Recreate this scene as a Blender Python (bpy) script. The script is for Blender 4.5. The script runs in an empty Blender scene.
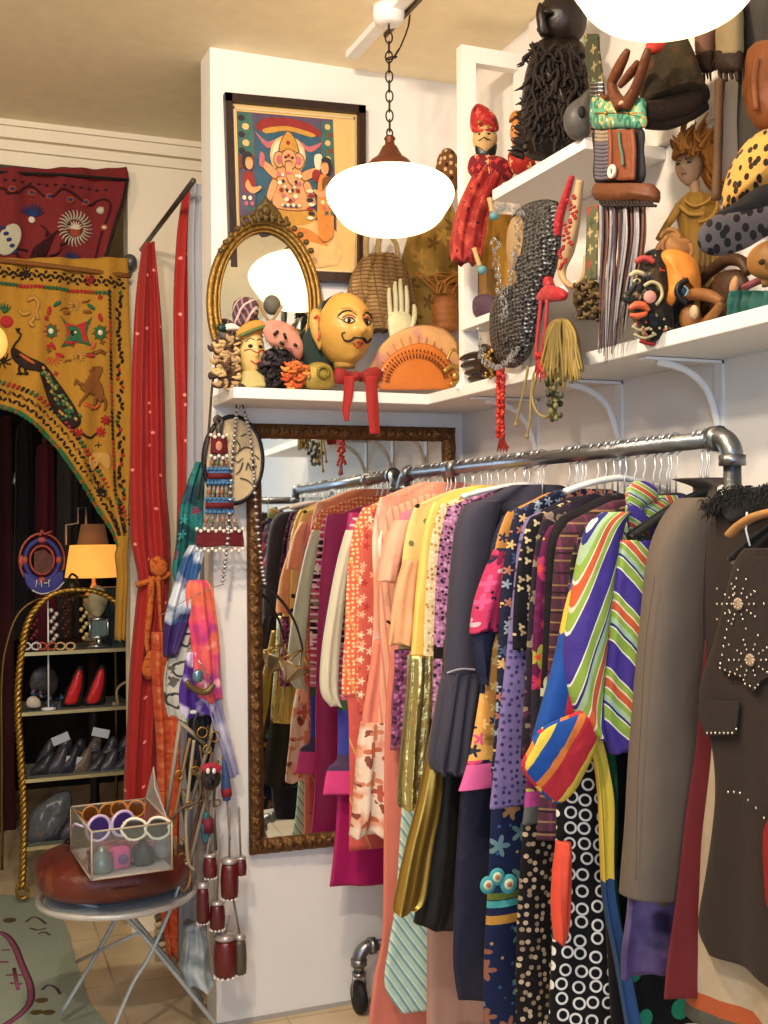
import bpy, math, random
from mathutils import Vector, Matrix, noise
PI = math.pi
R_ = math.radians
rnd = random.Random(7)
S = bpy.context.scene
COL = S.collection
# ------------------------------------------------------------------ camera
FPX = 1150.0
YAW, PITCH, ROLL, EYE = R_(22.2), R_(0.65), R_(-0.5), 1.5
CAMR = Matrix.Rotation(-YAW, 3, 'Z') @ Matrix.Rotation(R_(90)+PITCH, 3, 'X') @ Matrix.Rotation(ROLL, 3, 'Z')
CAMP = Vector((0, 0, EYE))
cd = bpy.data.cameras.new('camera')
cam = bpy.data.objects.new('camera', cd)
COL.objects.link(cam)
cam.matrix_world = Matrix.Translation(CAMP) @ CAMR.to_4x4()
cd.sensor_fit = 'VERTICAL'; cd.sensor_height = 24.0; cd.lens = FPX*24/1024
cd.clip_start = 0.05
S.camera = cam
# ------------------------------------------------------------------ world, lights, exposure
S.view_settings.view_transform = 'Standard'
S.view_settings.look = 'None'
S.view_settings.gamma = 1
S.view_settings.use_curve_mapping = False
S.view_settings.exposure = -0.04
w = bpy.data.worlds.new('world'); S.world = w; w.use_nodes = True
w.node_tree.nodes['Background'].inputs[0].default_value = (0.62, 0.74, 1.0, 1)
w.node_tree.nodes['Background'].inputs[1].default_value = 0.40

def area(name, loc, target, size, power, color, sy=None):
    l = bpy.data.lights.new(name, 'AREA'); l.energy = power; l.color = color
    l.size = size
    if sy: l.shape = 'RECTANGLE'; l.size_y = sy
    o = bpy.data.objects.new(name, l); COL.objects.link(o)
    o.location = loc
    o.rotation_euler = (Vector(target)-Vector(loc)).to_track_quat('-Z', 'Y').to_euler()
    return o
area('track_spot_light', (0.35, 1.9, 2.87), (1.2, 3.0, 0.6), 0.14, 30, (1.0, 0.80, 0.58))
area('shop_window_daylight', (-0.6, -1.6, 1.7), (1.2, 3.0, 1.2), 2.2, 62, (0.60, 0.78, 1.0), 1.8)
area('added_fill_front', (-0.3, 0.7, 2.86), (1.25, 3.3, 0.5), 0.12, 34, (1.0, 0.84, 0.66))  # unseen fill lamp, added to brighten the lower wall
area('added_fill_left', (-0.9, 2.2, 2.86), (0.4, 4.1, 1.3), 0.2, 14, (1.0, 0.82, 0.6))  # unseen fill lamp, added to lift the left wall, curtains and ceiling

# ------------------------------------------------------------------ helpers
def lin(h):
    h = h.lstrip('#')
    c = [int(h[i:i+2], 16)/255 for i in (0, 2, 4)]
    c = [(x/12.92 if x <= .04045 else ((x+.055)/1.055)**2.4) for x in c]
    g = .2126*c[0]+.7152*c[1]+.0722*c[2]; k = .10*(max(c)-min(c))
    return tuple((x+(g-x)*k*1.4)*(1-k) for x in c) + (1.0,)

def ray(px, py):
    return CAMR @ Vector(((px-384)/FPX, -(py-512)/FPX, -1.0))

class Fr:
    """a plane standing in the room; p() gives the point on it seen at a photo pixel"""
    def __init__(s, kind, val, warp=None):
        s.k, s.v, s.warp = kind, val, warp
        if kind == 'Y': s.ex, s.ed, s.eu = Vector((1,0,0)), Vector((0,1,0)), Vector((0,0,1))
        elif kind == 'X': s.ex, s.ed, s.eu = Vector((0,-1,0)), Vector((1,0,0)), Vector((0,0,1))
        elif kind == 'Z': s.ex, s.ed, s.eu = Vector((1,0,0)), Vector((0,0,-1)), Vector((0,1,0))
        else: s.ex, s.ed, s.eu = CAMR @ Vector((1,0,0)), CAMR @ Vector((0,0,-1)), CAMR @ Vector((0,1,0))
        s.rot = Matrix((s.ex, s.ed, s.eu)).transposed()
    def p(s, px, py, dz=0.0):
        d = ray(px, py)
        if s.k == 'Y': t = s.v/d.y
        elif s.k == 'X': t = s.v/d.x
        elif s.k == 'Z': t = (s.v-EYE)/d.z
        else: t = s.v
        q = CAMP + d*t
        if s.warp: dz += s.warp(px, py)
        return q + s.ed*dz
    def off(s, dz): return Fr(s.k, s.v+dz, s.warp) if dz else s
    def sc(s, px, py):
        d = ray(px, py)
        if s.k == 'Y': t = s.v/d.y
        elif s.k == 'X': t = s.v/d.x
        elif s.k == 'Z': t = (s.v-EYE)/d.z
        else: t = s.v
        return t/FPX

def smooth(pts, n=6, closed=False):
    """Catmull-Rom through points (tuples or Vectors)"""
    P = [Vector(p) for p in pts]; m = len(P); out = []
    if m < 3: return P
    rng = range(m) if closed else range(m-1)
    for i in rng:
        if closed: a, b, c, d = P[(i-1) % m], P[i], P[(i+1) % m], P[(i+2) % m]
        else: a, b, c, d = P[max(i-1,0)], P[i], P[i+1], P[min(i+2,m-1)]
        for k in range(n):
            t = k/n
            out.append(0.5*((2*b)+(c-a)*t+(2*a-5*b+4*c-d)*t*t+(3*b-a-3*c+d)*t**3))
    if not closed: out.append(P[-1])
    return out

def lerp_rows(rows, n):
    """rows of number tuples -> n rows, Catmull-Rom by index"""
    m = len(rows); out = []
    for k in range(n):
        x = k/(n-1)*(m-1); i = min(int(x), m-2); t = x-i
        a, b, c, d = rows[max(i-1,0)], rows[i], rows[i+1], rows[min(i+2,m-1)]
        out.append(tuple(0.5*(2*b[j]+(c[j]-a[j])*t+(2*a[j]-5*b[j]+4*c[j]-d[j])*t*t+(3*b[j]-a[j]-3*c[j]+d[j])*t**3) for j in range(len(b))))
    return out

class MB:
    def __init__(s): s.v=[]; s.f=[]; s.m=[]; s.uv=[]; s.sm=[]
    def add(s, vs, fs, mi=0, uv=None, sm=True):
        o = len(s.v); s.v += [Vector(x) for x in vs]
        for f in fs:
            s.f.append([o+i for i in f]); s.m.append(mi); s.sm.append(sm)
            s.uv.append([uv[i] for i in f] if uv else None)
    def box(s, c, size, rot=None, mi=0):
        h = [x/2 for x in size]; c = Vector(c)
        vs = []
        for sx in (-1,1):
            for sy in (-1,1):
                for sz in (-1,1):
                    q = Vector((sx*h[0], sy*h[1], sz*h[2]))
                    if rot: q = rot @ q
                    vs.append(c+q)
        s.add(vs, [(0,1,3,2),(4,6,7,5),(0,4,5,1),(2,3,7,6),(0,2,6,4),(1,5,7,3)], mi, sm=False)
    def bb(s, a, b, mi=0):
        a, b = Vector(a), Vector(b)
        s.box((a+b)/2, [abs(b[i]-a[i]) for i in range(3)], None, mi)
    def tube(s, pts, r, n=8, closed=False, mi=0, flat=1.0, upv=None):
        P = [Vector(p) for p in pts]; m = len(P)
        rr = r if isinstance(r, (list, tuple)) else [r]*m
        vs = []; prev = None; L = 0; uv = []
        for i in range(m):
            if closed: t = P[(i+1) % m]-P[i-1]
            else: t = P[min(i+1,m-1)]-P[max(i-1,0)]
            if t.length < 1e-9: t = Vector((0,0,1))
            t.normalize()
            if prev is None:
                a = Vector(upv) if upv else (Vector((0,0,1)) if abs(t.z) < .9 else Vector((1,0,0)))
            else: a = prev
            b = t.cross(a)
            if b.length < 1e-6: b = t.cross(Vector((0.3,1,0.2)))
            b.normalize(); a = b.cross(t).normalized(); prev = a
            if i: L += (P[i]-P[i-1]).length
            for k in range(n):
                th = 2*PI*k/n
                vs.append(P[i]+(a*math.cos(th)*flat+b*math.sin(th))*rr[i]); uv.append((k/n*2*PI*rr[i], L))
        fs = []
        for i in range(m if closed else m-1):
            j = (i+1) % m
            for k in range(n):
                l = (k+1) % n
                fs.append((i*n+k, i*n+l, j*n+l, j*n+k))
        if not closed: fs += [tuple(range(n))[::-1], tuple((m-1)*n+k for k in range(n))]
        s.add(vs, fs, mi, uv)
    def lathe(s, prof, c=(0,0,0), n=24, rot=None, mi=0, wob=0, sx=1, sy=1):
        c = Vector(c); vs = []; uv=[]
        for j,(r, z) in enumerate(prof):
            for k in range(n):
                th = 2*PI*k/n
                q = Vector((r*math.cos(th)*sx, r*math.sin(th)*sy, z))
                if rot: q = rot @ q
                vs.append(c+q); uv.append((th*max(.01,r), z))
        fs = []
        for i in range(len(prof)-1):
            for k in range(n):
                l = (k+1) % n
                fs.append((i*n+k, i*n+l, (i+1)*n+l, (i+1)*n+k))
        m = len(prof)
        if prof[0][0] > 1e-5: fs.append(tuple(range(n))[::-1])
        if prof[-1][0] > 1e-5: fs.append(tuple((m-1)*n+k for k in range(n)))
        s.add(vs, fs, mi, uv)
    def ell(s, c, r, rot=None, nu=20, nv=12, mi=0, fn=None):
        c = Vector(c); vs = []
        for i in range(nv+1):
            ph = -PI/2+PI*i/nv
            for k in range(nu):
                th = 2*PI*k/nu
                q = Vector((math.cos(ph)*math.cos(th), math.cos(ph)*math.sin(th), math.sin(ph)))
                if fn: q = fn(q)
                q = Vector((q.x*r[0], q.y*r[1], q.z*r[2]))
                if rot: q = rot @ q
                vs.append(c+q)
        fs = [(i*nu+k, i*nu+(k+1)%nu, (i+1)*nu+(k+1)%nu, (i+1)*nu+k) for i in range(nv) for k in range(nu)]
        s.add(vs, fs, mi)
    def surf(s, fn, nu, nv, mi=0, uvf=None):
        vs = []; uv = []
        for j in range(nv+1):
            for i in range(nu+1):
                a, b = i/nu, j/nv
                vs.append(fn(a, b)); uv.append(uvf(a, b) if uvf else (a, b))
        fs = [(j*(nu+1)+i, j*(nu+1)+i+1, (j+1)*(nu+1)+i+1, (j+1)*(nu+1)+i) for j in range(nv) for i in range(nu)]
        s.add(vs, fs, mi, uv)
    # ---- shapes laid out in a frame
    def poly(s, F, pts, dz=0.0, th=0.002, mi=0, sm=False):
        F = F.off(dz); dz = 0
        n = len(pts)
        a = [F.p(x, y, dz-th/2) for x, y in pts]; b = [F.p(x, y, dz+th/2) for x, y in pts]
        fs = [tuple(range(n)), tuple(range(n, 2*n))[::-1]] + [(i, (i+1) % n, n+(i+1) % n, n+i) for i in range(n)]
        s.add(a+b, fs, mi, sm=sm)
    def puff(s, F, pts, dz=0.0, th=0.02, mi=0, c=None, bump=0, seed=0, sub=4):
        F = F.off(dz); dz = 0
        P = smooth([(x, y, 0) for x, y in pts], sub, True); n = len(P)
        cx = sum(p.x for p in P)/n; cy = sum(p.y for p in P)/n
        if c: cx, cy = c
        T = [0.06, .35, .62, .82, .94, 1.0]
        vs = []
        rings = [(t, -1) for t in T] + [(t, 1) for t in T[-2::-1]]
        for t, sg in rings:
            d = math.sqrt(max(0, 1-t*t))*th/2*sg
            for p in P:
                x, y = cx+(p.x-cx)*t, cy+(p.y-cy)*t
                dd = d
                if bump: dd += bump*(noise.noise(Vector((x*.11, y*.11, seed*3.1+sg))))*(1-t*t+.2)
                vs.append(F.p(x, y, dz+dd))
        fs = []
        for i in range(len(rings)-1):
            for k in range(n):
                l = (k+1) % n
                fs.append((i*n+k, i*n+l, (i+1)*n+l, (i+1)*n+k))
        fs += [tuple(range(n))[::-1], tuple((len(rings)-1)*n+k for k in range(n))]
        s.add(vs, fs, mi)
    def blob(s, F, px, py, rx, ry, rd=None, dz=0.0, ang=0, mi=0, nu=18, nv=12, fn=None):
        F = F.off(dz); dz = 0
        k = F.sc(px, py); rd = rd if rd is not None else min(rx, ry)
        rot = F.rot @ Matrix.Rotation(-R_(ang), 3, 'Y')
        s.ell(F.p(px, py, dz), (rx*k, rd*k, ry*k), rot, nu, nv, mi, fn)
    def line(s, F, pts, r, dz=0.0, mi=0, n=6, sub=5, closed=False, flat=1.0):
        """pts (px,py[,dz]); r in photo px, number or list"""
        F = F.off(dz); dz = 0
        Q = []
        rr = r if isinstance(r, (list, tuple)) else [r]*len(pts)
        raw = [F.p(p[0], p[1], dz+(p[2] if len(p) > 2 else 0)) for p in pts]
        k = F.sc(pts[0][0], pts[0][1])
        R4 = [(a.x, a.y, a.z) for a in raw]
        if sub > 1 and len(pts) > 2:
            Q = smooth(R4, sub, closed)
            m = len(Q); rs = []
            for i in range(m):
                x = i/max(1, m-1)*(len(rr)-1); a = min(int(x), len(rr)-2) if len(rr) > 1 else 0
                rs.append(k*(rr[a]+(rr[min(a+1, len(rr)-1)]-rr[a])*(x-a)))
        else: Q = raw; rs = [k*x for x in rr]
        s.tube(Q, rs, n, closed, mi, flat)
    def cloth(s, F, rows, ht, dz=0.0, folds=4, amp=.006, seed=0, n=36, lv=None, mi=0, sym=None, minr=None, capd=True, uvo=(0,0), grow=True):
        """rows (pxl, pxr, py): a closed hollow-looking cloth body, elliptic in section with folds; ht in m"""
        F = F.off(dz); dz = 0
        lv = lv or max(12, len(rows)*6)
        rr = lerp_rows(rows, lv); vs = []; uv = []
        rd = random.Random(seed); ph = rd.random()*6; ph2 = rd.random()*6
        for j, row in enumerate(rr):
            pl, pr, py = row[0], row[1], row[2]
            hh = row[3] if len(row) > 3 else ht
            A = F.p(pl, py); B = F.p(pr, py)
            if sym is not None:
                B = A.copy(); ax = 0 if F.k == 'Y' else 1
                hw = abs(sym-A[ax]); hw2 = max(hw, minr or 0)
                B[ax] = sym+hw2 if A[ax] < sym else sym-hw2
            C = (A+B)/2; H = (B-A)/2; hw = H.length
            t = j/(lv-1); g = (0.25+0.75*t) if grow else 1
            for k in range(n):
                th = 2*PI*k/n; c, sn = math.cos(th), math.sin(th)
                d = hh*math.copysign(abs(sn)**.7, sn)
                u = hw*c
                wv = amp*g*(math.sin(c*folds*PI*.5+ph+t*1.3)+.55*math.sin(c*folds*PI*1.17+ph2-t*2)+.8*noise.noise(Vector((u*9+seed*7, t*4, 1.7)))+.45*noise.noise(Vector((u*26+seed, C.z*9-u*6, th*.6))))
                q = C+H*c*(1+.012*math.sin(7*t+ph)) + F.ed*(d+wv+dz)
                q.z += amp*.8*math.sin(c*folds*1.4+ph2)*t
                vs.append(q); uv.append((u+uvo[0], (C+H*c).z+uvo[1]))
        fs = [(j*n+k, j*n+(k+1) % n, (j+1)*n+(k+1) % n, (j+1)*n+k) for j in range(lv-1) for k in range(n)]
        fs += [tuple(range(n))[::-1], tuple((lv-1)*n+k for k in range(n))]
        s.add(vs, fs, mi, uv)
    def sheet(s, F, rows, nu=30, lv=None, dz=0.0, wav=None, mi=0):
        """open cloth sheet between left and right edges"""
        F = F.off(dz); dz = 0
        lv = lv or len(rows)*5; rr = lerp_rows(rows, lv); vs = []; uv = []
        for j, (pl, pr, py) in enumerate(rr):
            for i in range(nu+1):
                a = i/nu; px = pl+(pr-pl)*a
                q = F.p(px, py, dz+(wav(a, j/(lv-1)) if wav else 0)); vs.append(q)
                uv.append((q.dot(F.ex), q.z))
        fs = [(j*(nu+1)+i, j*(nu+1)+i+1, (j+1)*(nu+1)+i+1, (j+1)*(nu+1)+i) for j in range(lv-1) for i in range(nu)]
        s.add(vs, fs, mi, uv)
    def obj(s, name, mats, parent=None, solid=0, bevel=0, sub=0):
        if not isinstance(mats, (list, tuple)): mats = [mats]
        root = parent
        while root is not None and root.parent: root = root.parent
        if root is not None: o0 = ORG[root.name]
        else:
            xs = [p.x for p in s.v]; ys = [p.y for p in s.v]; zs = [p.z for p in s.v]
            o0 = Vector(((min(xs)+max(xs))/2, (min(ys)+max(ys))/2, min(zs)))
        me = bpy.data.meshes.new(name)
        me.from_pydata([p-o0 for p in s.v], [], s.f)
        for m in mats: me.materials.append(m)
        me.polygons.foreach_set('material_index', s.m)
        me.polygons.foreach_set('use_smooth', s.sm)
        ul = me.uv_layers.new(name='UVMap')
        for poly, u in zip(me.polygons, s.uv):
            if u is None:
                nn = poly.normal
                for li in poly.loop_indices:
                    q = s.v[me.loops[li].vertex_index]
                    ul.data[li].uv = ((q.x, q.z) if abs(nn.y) > .6 else (q.y, q.z) if abs(nn.x) > .6 else (q.x, q.y) if abs(nn.z) > .7 else (q.x-q.y, q.z))
            else:
                for li, t in zip(poly.loop_indices, u): ul.data[li].uv = t
        me.validate(); me.update()
        o = bpy.data.objects.new(name, me); COL.objects.link(o)
        if parent is None: o.location = o0; ORG[o.name] = o0
        else: o.parent = parent
        if bevel:
            b = o.modifiers.new('bevel', 'BEVEL'); b.width = bevel; b.segments = 2; b.limit_method = 'ANGLE'
        if solid:
            b = o.modifiers.new('solid', 'SOLIDIFY'); b.thickness = solid; b.offset = 0
        if sub:
            b = o.modifiers.new('sub', 'SUBSURF'); b.levels = sub; b.render_levels = sub
        return o
ORG = {}

def thing(name, label, cat, loc, group=None):
    o = bpy.data.objects.new(name, None); COL.objects.link(o); o.location = loc
    o.empty_display_size = .05
    o['label'] = label; o['category'] = cat
    if group: o['group'] = group
    ORG[o.name] = Vector(loc)
    return o
def tag(o, label, cat, group=None, kind=None):
    o['label'] = label; o['category'] = cat
    if group: o['group'] = group
    if kind: o['kind'] = kind
    return o
def struct(o): o['kind'] = 'structure'; return o
def lab(o, l): o['label'] = l; return o
def dup(root, loc, label=None, rotz=None, mesh=None):
    r = root.copy(); COL.objects.link(r); r.location = loc
    if label: r['label'] = label
    if rotz is not None: r.rotation_euler = (0, 0, rotz)
    for ch in list(root.children):
        c = ch.copy(); COL.objects.link(c); c.parent = r
        for g in ch.children:
            d = g.copy(); COL.objects.link(d); d.parent = c
    ORG[r.name] = Vector(loc)
    return r

# ------------------------------------------------------------------ materials
class NT:
    def __init__(s, name):
        s.m = bpy.data.materials.new(name); s.m.use_nodes = True
        s.nt = s.m.node_tree; s.b = s.nt.nodes['Principled BSDF']
    def n(s, t, **k):
        x = s.nt.nodes.new(t)
        for a, b in k.items(): setattr(x, a, b)
        return x
    def l(s, a, b): s.nt.links.new(a, b)
    def math(s, op, a, b=None, c=None):
        x = s.n('ShaderNodeMath', operation=op)
        for i, q in enumerate((a, b, c)):
            if q is None: continue
            if isinstance(q, (int, float)): x.inputs[i].default_value = q
            else: s.l(q, x.inputs[i])
        return x.outputs[0]
    def mix(s, fac, a, b):
        x = s.n('ShaderNodeMix', data_type='RGBA')
        for i, q in ((0, fac), (6, a), (7, b)):
            if isinstance(q, (int, float)): x.inputs[i].default_value = q
            elif isinstance(q, (tuple, list)): x.inputs[i].default_value = q
            elif isinstance(q, str): x.inputs[i].default_value = lin(q)
            else: s.l(q, x.inputs[i])
        return x.outputs[2]
    def ramp(s, fac, stops, const=True):
        r = s.n('ShaderNodeValToRGB'); cr = r.color_ramp
        cr.interpolation = 'CONSTANT' if const else 'LINEAR'
        while len(cr.elements) > 1: cr.elements.remove(cr.elements[0])
        cr.elements[0].position = stops[0][0]; cr.elements[0].color = lin(stops[0][1])
        for p, c in stops[1:]:
            e = cr.elements.new(min(1, max(0, p))); e.color = lin(c)
        s.l(fac, r.inputs[0]); return r.outputs[0]
MC = {}
def mat(color, rough=.6, metal=0, spec=.4, bump=0, bscale=60, var=0, trans=0, ior=1.45, emit=None, es=0, sheen=0, coat=0, vscale=5, alpha=1):
    if not (bump or trans or emit or metal > .5): bump, bscale = .3, 38
    if not (var or trans or emit or metal > .9): var, vscale = .10, 16
    key = (color, rough, metal, spec, bump, bscale, var, trans, emit, es, sheen, coat, vscale, alpha)
    if key in MC: return MC[key]
    t = NT('paint_'+color.strip('#')); b = t.b
    b.inputs['Base Color'].default_value = lin(color)
    b.inputs['Roughness'].default_value = rough; b.inputs['Metallic'].default_value = metal
    b.inputs['Specular IOR Level'].default_value = spec
    b.inputs['Transmission Weight'].default_value = trans; b.inputs['IOR'].default_value = ior
    b.inputs['Coat Weight'].default_value = coat
    b.inputs['Sheen Weight'].default_value = sheen*.25
    b.inputs['Alpha'].default_value = alpha
    if emit: b.inputs['Emission Color'].default_value = lin(emit); b.inputs['Emission Strength'].default_value = es
    tc = t.n('ShaderNodeTexCoord')
    if var:
        no = t.n('ShaderNodeTexNoise'); no.inputs['Scale'].default_value = vscale; no.inputs['Detail'].default_value = 4
        t.l(tc.outputs['Object'], no.inputs['Vector'])
        f = t.math('MULTIPLY_ADD', no.outputs['Fac'], 2*var, 1-var)
        mx = t.n('ShaderNodeVectorMath', operation='SCALE'); mx.inputs[0].default_value = lin(color)[:3]
        t.l(f, mx.inputs['Scale']); t.l(mx.outputs[0], b.inputs['Base Color'])
    if bump:
        no = t.n('ShaderNodeTexNoise'); no.inputs['Scale'].default_value = bscale; no.inputs['Detail'].default_value = 5
        t.l(tc.outputs['Object'], no.inputs['Vector'])
        bp = t.n('ShaderNodeBump'); bp.inputs['Strength'].default_value = bump; bp.inputs['Distance'].default_value = .01
        t.l(no.outputs['Fac'], bp.inputs['Height']); t.l(bp.outputs[0], b.inputs['Normal'])
    MC[key] = t.m
    return t.m

def pat(base, layers, rough=.75, metal=0, coord='UV', sheen=.2, bump=.15, spec=.2, distort=0, wob=0, rot=0):
    """procedural print; layers applied in order; sizes in metres"""
    key = (base, repr(layers), rough, metal, coord, distort, rot)
    if key in MC: return MC[key]
    t = NT('print_'+base.strip('#')); tc = t.n('ShaderNodeTexCoord')
    src = tc.outputs['UV'] if coord == 'UV' else tc.outputs['Object']
    if distort:
        no = t.n('ShaderNodeTexNoise'); no.inputs['Scale'].default_value = 9; t.l(src, no.inputs['Vector'])
        a = t.n('ShaderNodeVectorMath', operation='MULTIPLY_ADD'); t.l(no.outputs['Color'], a.inputs[0])
        a.inputs[1].default_value = (distort,)*3; t.l(src, a.inputs[2]); src = a.outputs[0]
    if rot:
        mp = t.n('ShaderNodeVectorRotate'); mp.inputs['Angle'].default_value = R_(rot); t.l(src, mp.inputs['Vector']); src = mp.outputs[0]
    if coord != 'UV':
        s0 = t.n('ShaderNodeSeparateXYZ'); t.l(src, s0.inputs[0]); c0 = t.n('ShaderNodeCombineXYZ')
        t.l(t.math('SUBTRACT', s0.outputs[0], s0.outputs[1]), c0.inputs[0]); t.l(s0.outputs[2], c0.inputs[1]); src = c0.outputs[0]
    sx = t.n('ShaderNodeSeparateXYZ'); t.l(src, sx.inputs[0])
    u, v = sx.outputs[0], sx.outputs[1]
    col = lin(base)
    for L in layers:
        k = L[0]
        if k == 'stripe':                       # angle, period, stops
            a = R_(L[1])
            q = t.math('ADD', t.math('MULTIPLY', u, math.cos(a)/L[2]), t.math('MULTIPLY', v, math.sin(a)/L[2]))
            new = t.ramp(t.math('FRACT', q), L[3]); col = new; continue
        if k == 'line':                         # angle, period, width frac, colour
            a = R_(L[1])
            q = t.math('ADD', t.math('MULTIPLY', u, math.cos(a)/L[2]), t.math('MULTIPLY', v, math.sin(a)/L[2]))
            col = t.mix(t.math('LESS_THAN', t.math('FRACT', q), L[3]), col, L[4]); continue
        if k == 'band':                         # v range in world z, colour
            m = t.math('MULTIPLY', t.math('GREATER_THAN', v, L[1]), t.math('LESS_THAN', v, L[2]))
            col = t.mix(m, col, L[3]); continue
        if k == 'uband':
            m = t.math('MULTIPLY', t.math('GREATER_THAN', u, L[1]), t.math('LESS_THAN', u, L[2]))
            col = t.mix(m, col, L[3]); continue
        if k == 'blotch':                       # scale, threshold, colour
            no = t.n('ShaderNodeTexNoise'); no.inputs['Scale'].default_value = L[1]; no.inputs['Detail'].default_value = 3
            t.l(src, no.inputs['Vector'])
            col = t.mix(t.math('GREATER_THAN', no.outputs['Fac'], L[2]), col, L[3]); continue
        if k == 'blur':                         # soft large patches
            no = t.n('ShaderNodeTexNoise'); no.inputs['Scale'].default_value = L[1]; no.inputs['Detail'].default_value = 2
            t.l(src, no.inputs['Vector'])
            m = t.n('ShaderNodeMapRange'); m.inputs[1].default_value = L[2]-.06; m.inputs[2].default_value = L[2]+.06
            t.l(no.outputs['Fac'], m.inputs[0]); col = t.mix(m.outputs[0], col, L[3]); continue
        # cell patterns: size (m), ...
        vo = t.n('ShaderNodeTexVoronoi', voronoi_dimensions='2D'); vo.inputs['Scale'].default_value = 1/L[1]
        if k == 'dots':                         # size, radius frac, palette, randomness
            vo.inputs['Randomness'].default_value = L[4]; t.l(src, vo.inputs['Vector'])
            mask = t.math('LESS_THAN', vo.outputs['Distance'], L[2]); pal = L[3]
        elif k == 'ring':                       # size, r0, r1, palette, randomness
            vo.inputs['Randomness'].default_value = L[5]; t.l(src, vo.inputs['Vector'])
            mask = t.math('MULTIPLY', t.math('LESS_THAN', vo.outputs['Distance'], L[3]), t.math('GREATER_THAN', vo.outputs['Distance'], L[2])); pal = L[4]
        elif k == 'flower':                     # size, radius, palette, randomness, petals
            vo.inputs['Randomness'].default_value = L[4]; t.l(src, vo.inputs['Vector'])
            sc = t.n('ShaderNodeVectorMath', operation='SUBTRACT')
            t.l(src, sc.inputs[0]); t.l(vo.outputs['Position'], sc.inputs[1])
            s2 = t.n('ShaderNodeSeparateXYZ'); t.l(sc.outputs[0], s2.inputs[0])
            ang = t.math('ARCTAN2', s2.outputs[1], s2.outputs[0])
            c = t.math('COSINE', t.math('MULTIPLY', ang, L[5]))
            rr = t.math('MULTIPLY_ADD', c, L[2]*.32, L[2]*.68)
            mask = t.math('LESS_THAN', vo.outputs['Distance'], rr); pal = L[3]
        sp = t.n('ShaderNodeSeparateColor'); t.l(vo.outputs['Color'], sp.inputs[0])
        if len(pal) > 1:
            nc = t.ramp(sp.outputs[0], [(i/len(pal), c) for i, c in enumerate(pal)])
        else: nc = lin(pal[0])
        col = t.mix(mask, col, nc)
    b = t.b
    if isinstance(col, tuple): b.inputs['Base Color'].default_value = col
    else: t.l(col, b.inputs['Base Color'])
    b.inputs['Roughness'].default_value = rough; b.inputs['Metallic'].default_value = metal
    b.inputs['Sheen Weight'].default_value = sheen*.2; b.inputs['Specular IOR Level'].default_value = spec
    if bump:
        no = t.n('ShaderNodeTexNoise'); no.inputs['Scale'].default_value = 15; no.inputs['Detail'].default_value = 7
        t.l(tc.outputs['UV'], no.inputs['Vector'])
        bp = t.n('ShaderNodeBump'); bp.inputs['Strength'].default_value = bump*2; bp.inputs['Distance'].default_value = .025
        t.l(no.outputs['Fac'], bp.inputs['Height']); t.l(bp.outputs[0], b.inputs['Normal'])
    MC[key] = t.m
    return t.m

steel = mat('#8d9196', .32, 1, bump=.25, bscale=40, var=.2, vscale=20)
galv = mat('#85898e', .33, .95, bump=.3, bscale=25, var=.25, vscale=14)
darkmetal = mat('#1b1a1a', .45, .6)
brass = mat('#b08a3a', .35, .9, bump=.2, bscale=80)
silver = mat('#b9bcc0', .3, 1)
black = mat('#0c0b0d', .7)
white_pl = mat('#e9e9ea', .35)
glass = mat('#f4fbfa', .03, trans=1, ior=1.45)
mirror_m = mat('#e8ecea', .02, 1)

# ------------------------------------------------------------------ structure
XR, YB, YF, HC, XC = 1.667, 3.40, 4.30, 2.95, 0.832
SH = 1.893
wall_white = mat('#e6e3e0', .7, bump=.12, bscale=18, var=.02)
wall_cream = mat('#e9dcc3', .75, bump=.1, bscale=15, var=.02)
ceil_m = mat('#f8e9c4', .85, bump=.08, bscale=12)
def slab(name, a, b, m, bevel=0):
    mb = MB(); mb.bb(a, b); return struct(mb.obj(name, m, bevel=bevel))
# floor: stone tiles
t = NT('floor_tiles'); tc = t.n('ShaderNodeTexCoord'); br = t.n('ShaderNodeTexBrick')
mp = t.n('ShaderNodeMapping'); mp.inputs['Rotation'].default_value = (0, 0, R_(2)); mp.inputs['Scale'].default_value = (1, 1, 1)
t.l(tc.outputs['Object'], mp.inputs[0]); t.l(mp.outputs[0], br.inputs['Vector'])
br.inputs['Scale'].default_value = 1; br.inputs['Brick Width'].default_value = .46; br.inputs['Row Height'].default_value = .46
br.inputs['Mortar Size'].default_value = .004; br.offset = 0
br.inputs['Color1'].default_value = lin('#c9b08a'); br.inputs['Color2'].default_value = lin('#bfa47c'); br.inputs['Mortar'].default_value = lin('#8f7a5c')
no = t.n('ShaderNodeTexNoise'); no.inputs['Scale'].default_value = 3.5; no.inputs['Detail'].default_value = 6; t.l(tc.outputs['Object'], no.inputs['Vector'])
cc = t.mix(t.math('MULTIPLY_ADD', no.outputs['Fac'], 2.2, -.75), br.outputs['Color'], '#e2d3b4')
t.l(cc, t.b.inputs['Base Color']); t.b.inputs['Roughness'].default_value = .45
slab('floor', (-2.5, -2.2, -.06), (XR+.1, 7.2, 0), t.m)
slab('ceiling', (-2.5, -2.2, HC), (XR+.1, 7.2, HC+.06), ceil_m)
slab('wall_back', (XC, YB, 0), (XR, YB+.12, HC), wall_white)
slab('wall_right', (XR, -2.2, 0), (XR+.1, YF+.1, HC), wall_white)
slab('wall_far', (XR-.93, YF, 0), (XR, YF+.1, HC), wall_cream)
slab('wall_far_lintel', (-1.4, YF, 2.80), (XR-.93, YF+.1, HC), wall_cream)
slab('wall_far_left', (-2.5, YF, 0), (-1.4, YF+.1, HC), wall_cream)
slab('wall_left', (-2.6, -2.2, 0), (-2.5, 7.2, HC), wall_cream)
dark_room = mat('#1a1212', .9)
slab('wall_rear', (-2.5, 6.9, 0), (XR, 7.0, HC), dark_room)
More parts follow.
